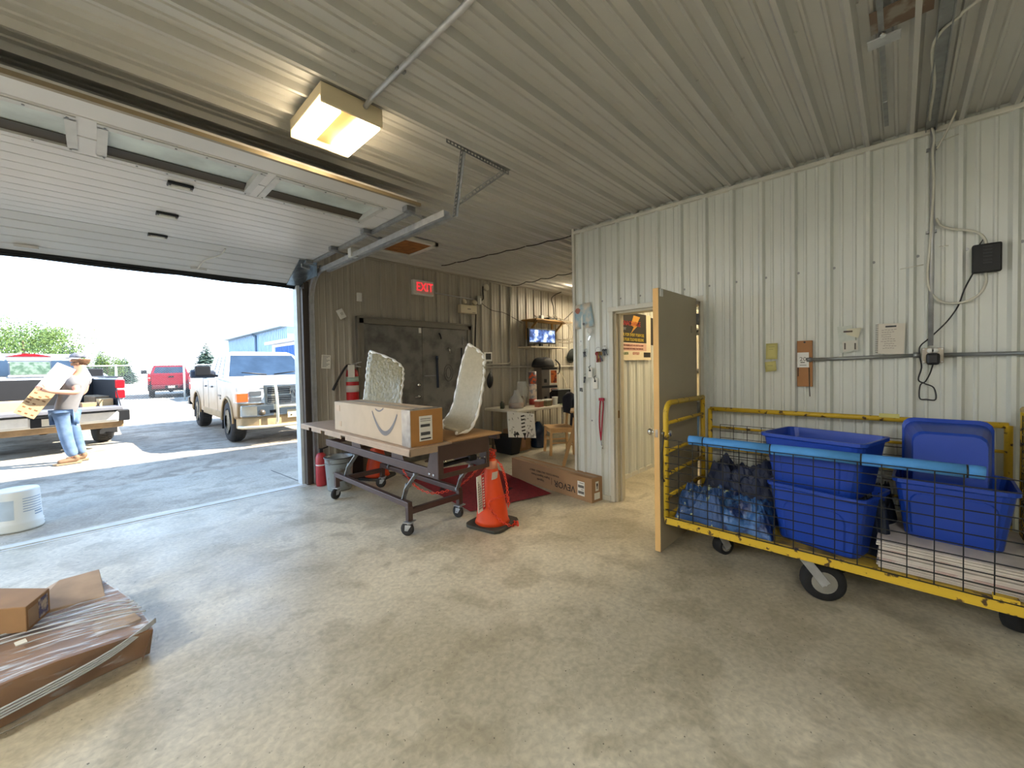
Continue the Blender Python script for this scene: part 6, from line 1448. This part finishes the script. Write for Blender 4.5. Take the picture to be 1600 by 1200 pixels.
out('bumper_valance', MB().prism([(-.98, yf - .30), (-.94, yf - .05), (-.66, yf + .06), (.66, yf + .06), (.94, yf - .05), (.98, yf - .30)], .32, .56, 'z'), dusty, wt, bev=.03, **LO)
for s in (-1, 1):
    out('fog_lamp', MB().lathe([(0, 0), (.055, 0), (.06, .03), (0, .035)], 16, frame((s * .62, yf + .095, .64), (1, 0, 0), (0, 0, 1)) @ Mx.Rotation(PI, 4, 'Y')), M('fog_dark', (84, 74, 60), .3), wt, **LO)
    out('tow_slot', MB().bx(s * .30, s * .48, yf + .095, yf + .106, .62, .68), black, wt, bev=.01, **LO)
    out('wiper', MB().tube([(s * .08, 2.88, 1.38), (s * .52, 2.80, 1.43), (s * .56, 2.80, 1.43)], .012, 6), black, wt, **LO)
pl_ = out('licence_plate', MB().bx(-.16, .16, yf + .105, yf + .115, .50, .66), M('plate_dusty', (206, 190, 160), .6), wt, **LO)
out('plate_bolts', MB().cyl((-.09, yf + .114, .55), (-.09, yf + .12, .55), .014).cyl((.09, yf + .114, .55), (.09, yf + .12, .55), .014), black, wt, **LO)
bb = MB()
for s in (-1, 1): bb.tube(smooth([(s * .36, yf + .10, .40), (s * .36, yf + .17, .55), (s * .36, yf + .15, .95), (s * .36, yf + .06, 1.20)], 4), .028, 8)
bb.tube([(-.36, yf + .155, .74), (.36, yf + .155, .74)], .024, 8).tube(smooth([(-.98, yf - .1, .37), (-.6, yf + .12, .36), (.6, yf + .12, .36), (.98, yf - .1, .37)], 4), .03, 8)
out('grille_guard', bb, M('guard_cream', (222, 214, 190), .3, .3), wt, **LO)
for s in (-1, 1): out('fender_badge', MB().bx(s * 1.0, s * 1.006, 2.72, 3.0, .92, .96).bx(s * 1.0, s * 1.006, 2.86, 2.98, .86, .90), M('badge_grey', (110, 104, 96), .5), wt, **LO)
mb = MB()
for s in (-1, 1): mb.lathe([(0, -.12), (.10, -.1), (.13, 0), (.10, .1), (0, .12)], 12, frame((s * .38, 2.2, 1.45), (1, 0, 0), (0, 0, 1)))
for s in (-1, 1): out('towing_mirror', MB().bx(s * .98, s * 1.44, 2.36, 2.44, 1.33, 1.50), M('mirror_dark', (66, 74, 88), .4), wt, bev=.03, **LO)
# far red pickup and far silver car behind the fence
pickup('pickup_truck', 'dark red pickup parked behind the chain link fence', (3.15, 31.6, 0), -.08, redpaint, M('dark_trim', (54, 48, 48), .7), False, 'far', .42, M('far_rim', (170, 164, 156), .4, .5), M('far_bumper', (110, 40, 48), .5))
def car(label, loc, rz, paint):
    t = thing('car', label, 'car', loc, rz); L_ = dict(local=True)
    prof = [(-.9, .3), (-.4, .3)] + arch(0, .33, .38)[1:-1] + [(.4, .28), (2.3, .28)] + arch(2.7, .33, .38)[1:-1] + [(3.1, .3), (3.55, .35), (3.55, .75), (2.6, .95), (-.7, 1.0), (-.95, .9)]
    out('body', MB().prism(prof, -.88, .88, 'x'), paint, t, bev=.06, **L_)
    b = [(-.82, -.75, .96), (.82, -.75, .96), (.82, 2.55, .94), (-.82, 2.55, .94)]; u = [(-.64, -.2, 1.44), (.64, -.2, 1.44), (.62, 1.5, 1.46), (-.62, 1.5, 1.46)]
    out('roof', MB().hull8(b, u), paint, t, bev=.05, **L_)
    out('rear_window', MB().hull8([(-.6, -.66, 1.03), (.6, -.66, 1.03), (.52, -.30, 1.38), (-.52, -.30, 1.38)], [(-.6, -.68, 1.05), (.6, -.68, 1.05), (.52, -.32, 1.40), (-.52, -.32, 1.40)]), pglass, t, **L_)
    for s in (-1, 1):
        for y0, y1 in ((-.2, .75), (.82, 1.75)):
            out('side_window', MB().hull8([(s * .81, y0, 1.02), (s * .81, y1, 1.02), (s * .66, y1 - .15, 1.40), (s * .66, y0 + .1, 1.40)], [(s * .83, y0, 1.02), (s * .83, y1, 1.02), (s * .68, y1 - .15, 1.40), (s * .68, y0 + .1, 1.40)]), pglass, t, **L_)
        out('tail_light', MB().bx(s * .6, s * .86, -.97, -.9, .74, .9), M('tail_red', (206, 24, 34)), t, **L_)
        for y in (0, 2.7): wheel(t, s * .78, y, .33, s, galv, .2)
    return t
car('silver car glimpsed behind the man and the silver pickup', (-.55, 33.0, 0), -.25, M('silver_paint', (206, 208, 212), .3, .3))
# ================================================================== FENCE, BUILDINGS, TREES
fn_ = thing('chain_link_fence', 'chain link fence with pale posts across the back of the yard', 'fence', (0, 28.5, 0))
fp = lambda x: V((x, 28.9 - .45 * (x - 1.07), 0)) if x > -50 else None
fa, fb_ = V((-16, 33.0, 0)), V((4.4, 27.0, 0))
n_ = 8
fdir = (fb_ - fa).normalized()
pp = PY(289, 624, 27.36); pp.z = 0
posts = [fa.lerp(fb_, i / n_) for i in range(n_ + 1)]
off = pp - posts[-1] ; posts = [p + V((off.x, off.y, 0)) for p in posts] + [pp + fdir * 2.4]
pm = M('fence_pale', (214, 212, 204), .4, .3)
for p in posts: out('fence_post', MB().cyl(p, p + V((0, 0, 1.9)), .045, 8), pm, fn_)
out('top_rail', MB().cyl(posts[0] + V((0, 0, 1.83)), posts[-1] + V((0, 0, 1.83)), .03, 6), pm, fn_)
out('bottom_rail', MB().cyl(posts[0] + V((0, 0, .08)), posts[-1] + V((0, 0, .08)), .02, 6), pm, fn_)
mb = MB(); Lf = (posts[-1] - posts[0]).length; st0 = 0.
dd = (posts[-1] - posts[0]).normalized(); x = 0.; nn = V((dd.y, -dd.x, 0))
while x < Lf + 1.75:
    for s in (0, 1):
        a0, a1 = x, x - 1.75
        c0, c1 = (a0, a1)
        lo, hi = max(0, min(a0, a1)), min(Lf, max(a0, a1))
        if hi - lo < .02: continue
        zf = lambda a: .08 + (x - a)
        p, q = posts[0] + dd * hi, posts[0] + dd * lo
        z0, z1 = zf(hi), zf(lo)
        if s: z0, z1 = 1.91 - z0, 1.91 - z1
        mb.beam(p + V((0, 0, z0)), q + V((0, 0, z1)), .011, .011, nn)
    x += .11
out('wire_mesh', mb, M('fence_wire', (92, 94, 94), .6, .2), fn_, kind='stuff')
bl_ = thing('metal_building', 'long pale blue metal building beyond the white pickup', 'building', (9.5, 30, 0))
bx0, by0, by1, bh_ = 7.2, 23.6, 37.2, 3.78
out('wall', MB().bx(bx0, 16, by0, by1, 0, bh_), M('pale_blue_steel', (150, 178, 206), .5, 0, .04), bl_)
mb = MB()
for q in range(46):
    y = by0 + .15 + q * .31; mb.bx(bx0 - .025, bx0, y, y + .06, 0, bh_)
out('wall_ribs', mb, MATS['pale_blue_steel'], bl_, kind='stuff')
out('roof', MB().hull8([(bx0 - .35, by0 - .2, bh_), (16.3, by0 - .2, bh_), (16.3, by1 + .3, bh_), (bx0 - .35, by1 + .3, bh_)], [(bx0 - .35, by0 - .2, bh_ + .12), (11.6, by0 - .2, bh_ + 1.1), (11.6, by1 + .3, bh_ + 1.1), (bx0 - .35, by1 + .3, bh_ + .12)]), M('roof_grey', (170, 176, 170), .5), bl_)
out('downpipe', MB().tube(smooth([(bx0 - .3, 29.5, bh_), (bx0 - .12, 29.4, bh_ - .15), (bx0 - .08, 29.4, bh_ - .4), (bx0 - .08, 29.4, 0)], 4), .06, 8), M('pipe_slate', (92, 112, 132), .5), bl_)
sd = thing('storage_shed', 'white roofed shed with a bright blue ribbed door beside the white pickup', 'shed', (8, 20.5, 0))
sx0, sy0, sy1 = 6.3, 17.0, 23.0
blu = M('bright_blue_steel', (34, 104, 190), .45, 0, .04)
out('wall', MB().bx(sx0, 9.0, sy0, sy1, 0, 2.74), M('lamp_white', (236, 232, 224)), sd)
out('door', MB().bx(sx0 - .03, sx0, sy0 + .1, sy1 - .5, 0, 2.60), blu, sd)
mb = MB()
for q in range(25):
    y = sy0 + .15 + q * .21
    mb.bx(sx0 - .06, sx0 - .03, y, y + .08, 0, 2.60)
out('door_ribs', mb, blu, sd, kind='stuff')
out('roof', MB().hull8([(sx0 - .3, sy0 - .2, 2.74), (9.1, sy0 - .2, 2.74), (9.1, sy1 + .2, 2.74), (sx0 - .3, sy1 + .2, 2.74)], [(sx0 - .3, sy0 - .2, 2.88), (9.1, sy0 - .2, 3.6), (9.1, sy1 + .2, 3.6), (sx0 - .3, sy1 + .2, 2.88)]), M('roof_white', (232, 232, 228), .5), sd)
leafm = [M('leaf_bright', (70, 92, 30), .7, 0, .3, 3), M('leaf_mid', (66, 92, 42), .7, 0, .3, 3), M('needle_blue_green', (50, 70, 58), .8, 0, .3, 4), M('needle_dark', (40, 58, 48), .8, 0, .3, 4)]
bark = M('bark', (96, 78, 60), .9, 0, .2)
def leafy(label, x, y, h, w_, mat, seed):
    t = thing('leafy_tree', label, 'tree', (x, y, 0)); rt = random.Random(seed)
    out('trunk', MB().tube([(0, 0, 0), (.05, 0, h * .3), (0, .1, h * .75)], [h * .03, h * .025, h * .008], 8), bark, t, local=True)
    mb = MB()
    cl = [(rt.gauss(0, .30) * w_, rt.gauss(0, .30) * w_, h * (.30 + .62 * rt.random())) for _ in range(34)]
    for c in cl:
        f_ = 1 - abs(c[2] / h - .55) * 1.1; cc = V((c[0] * f_, c[1] * f_, c[2])); rr = w_ * rt.uniform(.16, .30)
        for _ in range(120):
            d = V((rt.gauss(0, 1), rt.gauss(0, 1), rt.gauss(0, 1))).normalized() * rr * rt.uniform(.5, 1.05)
            p = cc + d; s = h * rt.uniform(.012, .021)
            a = V((rt.gauss(0, 1), rt.gauss(0, 1), rt.gauss(0, 1))).normalized(); b = a.orthogonal().normalized()
            mb.quad(p - a * s, p + b * s * .7, p + a * s, p - b * s * .7)
    out('crown', mb, mat, t, local=True, fix=False, kind='stuff'); return t
def conifer(label, x, y, h, w_, mat, seed):
    t = thing('conifer', label, 'tree', (x, y, 0)); rt = random.Random(seed)
    out('trunk', MB().tube([(0, 0, 0), (0, 0, h * .97)], [h * .02, .02], 7), bark, t, local=True)
    mb = MB(); n = 26
    for i in range(n):
        z = h * (.10 + .88 * i / n); rr = w_ * .5 * (1 - i / n) ** .85 + .03; m_ = max(6, int(15 * (1 - i / n)) + 4)
        for j in range(m_):
            a = 2 * PI * (j + rt.random() * .7) / m_; L_ = rr * rt.uniform(.72, 1.12); d = V((math.cos(a), math.sin(a), 0)); sd_ = V((-d.y, d.x, 0))
            tip = V((0, 0, z - L_ * .22)) + d * L_; base = V((0, 0, z + .06 * h / n)); mid = base.lerp(tip, .55) + V((0, 0, h * .008))
            wq = rr * .24
            mb.add([base, mid + sd_ * wq - V((0, 0, h * .015)), tip, mid - sd_ * wq - V((0, 0, h * .015)), mid + V((0, 0, h * .012))], [(0, 1, 4), (1, 2, 4), (2, 3, 4), (3, 0, 4)])
    out('crown', mb, mat, t, local=True, fix=False, kind='stuff'); return t
def tree_at(px, top, Y, fn, label, w_, mat, seed):
    p = PY(px, top, Y); return fn(label, p.x, p.y, p.z, w_, mat, seed)
tree_at(8, 503, 72, leafy, 'leafy tree above the cab of the silver pickup at the frame edge', 7.5, leafm[1], 1)
tree_at(34, 506, 58, leafy, 'bright green leafy tree above the silver pickup roof', 6.5, leafm[0], 2)
tree_at(75, 514, 84, leafy, 'lone rounded leafy tree right of the tall bright one', 4.6, leafm[0], 3)
tree_at(100, 533, 66, conifer, 'pointed conifer left of the man and his cap', 3.6, leafm[3], 4)
tree_at(112, 537, 78, conifer, 'second pointed conifer just left of the cap', 3.8, leafm[3], 5)
tree_at(128, 548, 92, conifer, 'low conifer right behind the cap of the man', 3.6, leafm[3], 6)
tree_at(156, 543, 92, conifer, 'narrow conifer right of the man', 3.6, leafm[2], 7)
tree_at(166, 552, 62, leafy, 'small yellow green bush tree beside the narrow conifer', 3.0, leafm[0], 8)
tree_at(185, 556, 74, conifer, 'first of two short conifers above the fence', 3.6, leafm[2], 9)
tree_at(194, 554, 84, conifer, 'second of two short conifers above the fence', 3.8, leafm[2], 10)
tree_at(321, 534, 52, conifer, 'broad conifer behind the white pickup', 4.6, leafm[2], 11)
tree_at(240, 562, 90, leafy, 'low distant shrubs behind the red pickup', 9, leafm[2], 12)
lp = thing('street_lamp', 'thin street lamp seen high beside the dock door post', 'street lamp', (5.5, 15, 0))
p = PY(447, 463, 15)
out('pole', MB().tube([(p.x + 1.2, 15, 0), (p.x + 1.2, 15, p.z - .2), (p.x + 1.0, 15, p.z)], .05, 8), galvd, lp)
out('lamp_head', MB().box((p.x + .6, 15, p.z), (.5, .2, .06)).cyl((p.x + .8, 15, p.z), (p.x + 1.02, 15, p.z), .03), M('lamp_grey', (150, 152, 152), .5), lp, bev=.03)
# ================================================================== THE MAN WITH THE BOX
YP = 9.95
pm_ = thing('person', 'man in cap, grey t-shirt, jeans and boots carrying a long box', 'person', (-.27, YP, 0))
def sk(name, nodes, edges, mat, par, sub=2, root=0):
    me = bpy.data.meshes.new(name); me.from_pydata([tuple(n[0]) for n in nodes], edges, [])
    me.materials.append(mat)
    o = bpy.data.objects.new(name, me); COL.objects.link(o); o.parent = par
    if par.parent is None: o.matrix_parent_inverse = par.matrix_basis.inverted()
    m_ = o.modifiers.new('skin', 'SKIN'); m_.use_smooth_shade = True
    s_ = o.modifiers.new('smooth', 'SUBSURF'); s_.levels = sub; s_.render_levels = sub
    for i, n in enumerate(nodes):
        r_ = n[1] if isinstance(n[1], tuple) else (n[1], n[1])
        me.skin_vertices[0].data[i].radius = r_; me.skin_vertices[0].data[i].use_root = (i == root)
    return o
J = lambda x, y, d=0.: PY(x, y, YP + d)
pel, bel, che, nck = J(100, 646), J(105, 628), J(117, 602), J(124, 583)
hd0, hd1 = J(125, 574), J(124, 562)
shN, shF = J(116, 596, -.19), J(134, 589, .17)
elN, wrN = J(121, 614, -.30), J(82, 612, -.34)
elF, wrF = J(132, 612, .26), J(95, 632, .14)
hpN, hpF = J(97, 651, -.09), J(108, 651, .09)
knN, knF = J(104, 686, -.10), J(119, 684, .10)
anN, anF = J(116, 716, -.10), J(128, 712, .12)
skin_ = M('skin_tan', (206, 150, 122), .55, 0, .05)
hnd = J(70, 609, -.345)
nodes = [(pel, (.13, .11)), (bel, (.125, .105)), (che, (.15, .115)), (nck, .058), (hd0, (.068, .075)), (hd1, (.082, .095)),
         (shN, .065), (elN, .047), (wrN, .033), (hnd, (.042, .022)), (shF, .065), (elF, .047), (wrF, .033),
         (hpN, .095), (knN, .062), (anN, .042), (hpF, .095), (knF, .062), (anF, .042)]
edges = [(0, 1), (1, 2), (2, 3), (3, 4), (4, 5), (2, 6), (6, 7), (7, 8), (8, 9), (2, 10), (10, 11), (11, 12), (0, 13), (13, 14), (14, 15), (0, 16), (16, 17), (17, 18)]
# fingers of the near hand closing over the box
base = hnd; fdirs = (wrN - hnd).normalized()
for q, (dz, ln) in enumerate(((.030, .075), (.012, .085), (-.008, .08), (-.028, .065))):
    r0 = base - fdirs * .035 + V((0, 0, dz)); r1 = r0 - fdirs * ln * .55 + V((0, .004, -.004)); r2 = r1 - fdirs * ln * .3 + V((0, .03, -.01))
    i = len(nodes); nodes += [(r0, .011), (r1, .0095), (r2, .008)]; edges += [(9, i), (i, i + 1), (i + 1, i + 2)]
i = len(nodes); nodes += [(base + V((.0, -.005, .05)), .012), (base - fdirs * .03 + V((0, 0, .08)), .010)]; edges += [(9, i), (i, i + 1)]
body_ = sk('body', nodes, edges, skin_, pm_)
shirt_ = M('grey_tshirt', (124, 120, 118), .85, 0, .06)
sN2 = shN.lerp(elN, .62); sF2 = shF.lerp(elF, .62)
sk('shirt', [(pel + V((-.005, 0, -.085)), (.175, .16)), (bel, (.165, .145)), (che, (.19, .15)), (nck - V((.01, 0, .05)), .085), (shN, .098), (sN2, .084), (shF, .098), (sF2, .084)],
   [(0, 1), (1, 2), (2, 3), (2, 4), (4, 5), (2, 6), (6, 7)], shirt_, pm_)
jean = M('faded_denim', (78, 102, 134), .85, 0, .2, 7, c2=(108, 130, 158), lo=.4, hi=.7)
lg = lambda a, b: a.lerp(b, .95)
sk('jeans', [(pel - V((0, 0, .03)), (.14, .125)), (hpN, .104), (knN, .088), (lg(knN, anN), .078), (hpF, .104), (knF, .088), (lg(knF, anF), .078)],
   [(0, 1), (1, 2), (2, 3), (0, 4), (4, 5), (5, 6)], jean, pm_)
boot = M('boot_brown', (120, 92, 66), .7, 0, .15)
for a in (anN, anF):
    g0 = V((a.x, a.y, 0))
    sk('boot', [(g0 + V((.02, 0, .14)), .065), (g0 + V((.03, 0, .05)), (.055, .052)), (g0 + V((-.10, -.02, .045)), (.05, .046)), (g0 + V((-.19, -.04, .04)), (.046, .038))], [(0, 1), (1, 2), (2, 3)], boot, pm_)
    out('boot_sole', MB().prism([(g0.x + .085, g0.y - .05), (g0.x + .085, g0.y + .05), (g0.x - .20, g0.y + .01), (g0.x - .24, g0.y - .04), (g0.x - .19, g0.y - .09)], 0, .022, 'z'), M('sole_tan', (150, 128, 100), .8), pm_)
hc_ = hd1 + V((0, 0, .01))
hairm = M('hair_brown', (104, 72, 46), .8, 0, .3, 40)
out('hair', MB().grid(lambda u, v: hc_ + V((.112 * math.cos(2 * PI * u) * math.sin(.55 * PI + .30 * PI * v) * 1.02 + .02, .10 * math.sin(2 * PI * u) * math.sin(.55 * PI + .30 * PI * v) * 1.02, .125 * math.cos(.50 * PI + .28 * PI * v) + .006 * math.sin(19 * u * PI) * math.sin(6 * v))), 26, 8), hairm, pm_, solid=.016)
capm = M('cap_grey', (112, 112, 118), .8, 0, .25, 18, c2=(74, 76, 86), lo=.5, hi=.6)
cp_ = out('cap', MB().grid(lambda u, v: hc_ + V((0, 0, .025)) + V((.118 * math.cos(2 * PI * u) * math.sin(.5 * PI * (1 - v) + .001), .108 * math.sin(2 * PI * u) * math.sin(.5 * PI * (1 - v) + .001), .085 * math.cos(.5 * PI * (1 - v)))), 26, 8), capm, pm_, solid=.006)
out('cap_brim', MB().grid(lambda u, v: hc_ + V((-.10 - .09 * v * math.sin(PI * (.1 + .8 * u)), -.09 + .18 * u, .03 - .02 * v)), 10, 4), capm, pm_, solid=.006)
fc = MB()
for s in (-1, 1):
    fc.lathe([(0, -.012), (.012, 0), (0, .012)], 10, Mx.Translation(hd1 + V((-.085, .032 * s, .005))))
fo_ = out('eyes', fc, M('eye_dark', (60, 50, 44), .3), pm_)
out('nose', MB().hull8([hd1 + V(p) for p in ((-.085, -.014, -.035), (-.085, .014, -.035), (-.08, .007, .012), (-.08, -.007, .012))], [hd1 + V(p) for p in ((-.118, -.01, -.03), (-.118, .01, -.03), (-.092, .005, .01), (-.092, -.005, .01))]), skin_, pm_, bev=.006)
out('mouth', MB().bx(-.006, .006, -.025, .025, -.005, .005, T=Mx.Translation(hd1 + V((-.088, 0, -.058)))), M('lip', (168, 96, 84), .5), pm_, bev=.003)
out('beard', MB().grid(lambda u, v: hd1 + V((-.088 * math.cos(PI * (u - .5)) - .006, .078 * math.sin(PI * (u - .5)), -.05 - .05 * v)), 12, 4), hairm, pm_, solid=.02)
for s in (-1, 1): out('ear', MB().lathe([(0, -.01), (.024, -.006), (.028, 0), (.02, .006), (0, .004)], 12, frame(hd1 + V((.008, .088 * s, -.005)), (1, 0, 0), (0, 0, 1))), skin_, pm_)
# the box he carries
hb_ = thing('carried_box', 'long tan carton held diagonally across the chest of the man', 'box', J(65, 612, -.12))
lo_, hi_ = J(37, 650, -.18), J(104, 573, -.10)
ax = (hi_ - lo_).normalized(); sd_ = V((0, -1, 0)); sd_ = (sd_ - ax * sd_.dot(ax)).normalized()
T = frame((lo_ + hi_) / 2, ax, ax.cross(sd_) * -1.0)
Lb = (hi_ - lo_).length
zsign = 1 if (T.to_3x3() @ V((0, 0, 1))).y < 0 else -1
out('carton', MB().bx(-Lb / 2, Lb / 2, -.115, .115, -.09, .09, T=T), M('carton_sun', (196, 158, 112), .8, 0, .05), hb_, bev=.004)
out('shiny_wrap', MB().bx(Lb * .02, Lb / 2 + .004, -.118, .118, -.093, .093, T=T), M('pale_wrap', (222, 212, 206), .4), hb_, bev=.004)
mb = MB(); rp_ = random.Random(4)
for q in range(9):
    x = -Lb * .46 + Lb * .045 * q
    for yy in (-.09, -.02, .05):
        if rp_.random() < .75: mb.bx(x, x + Lb * .022, yy, yy + .03 + .02 * rp_.random(), zsign * .0905, zsign * .092, T=T)
out('print', mb, M('print_brown', (130, 88, 54), .8), hb_, kind='stuff')
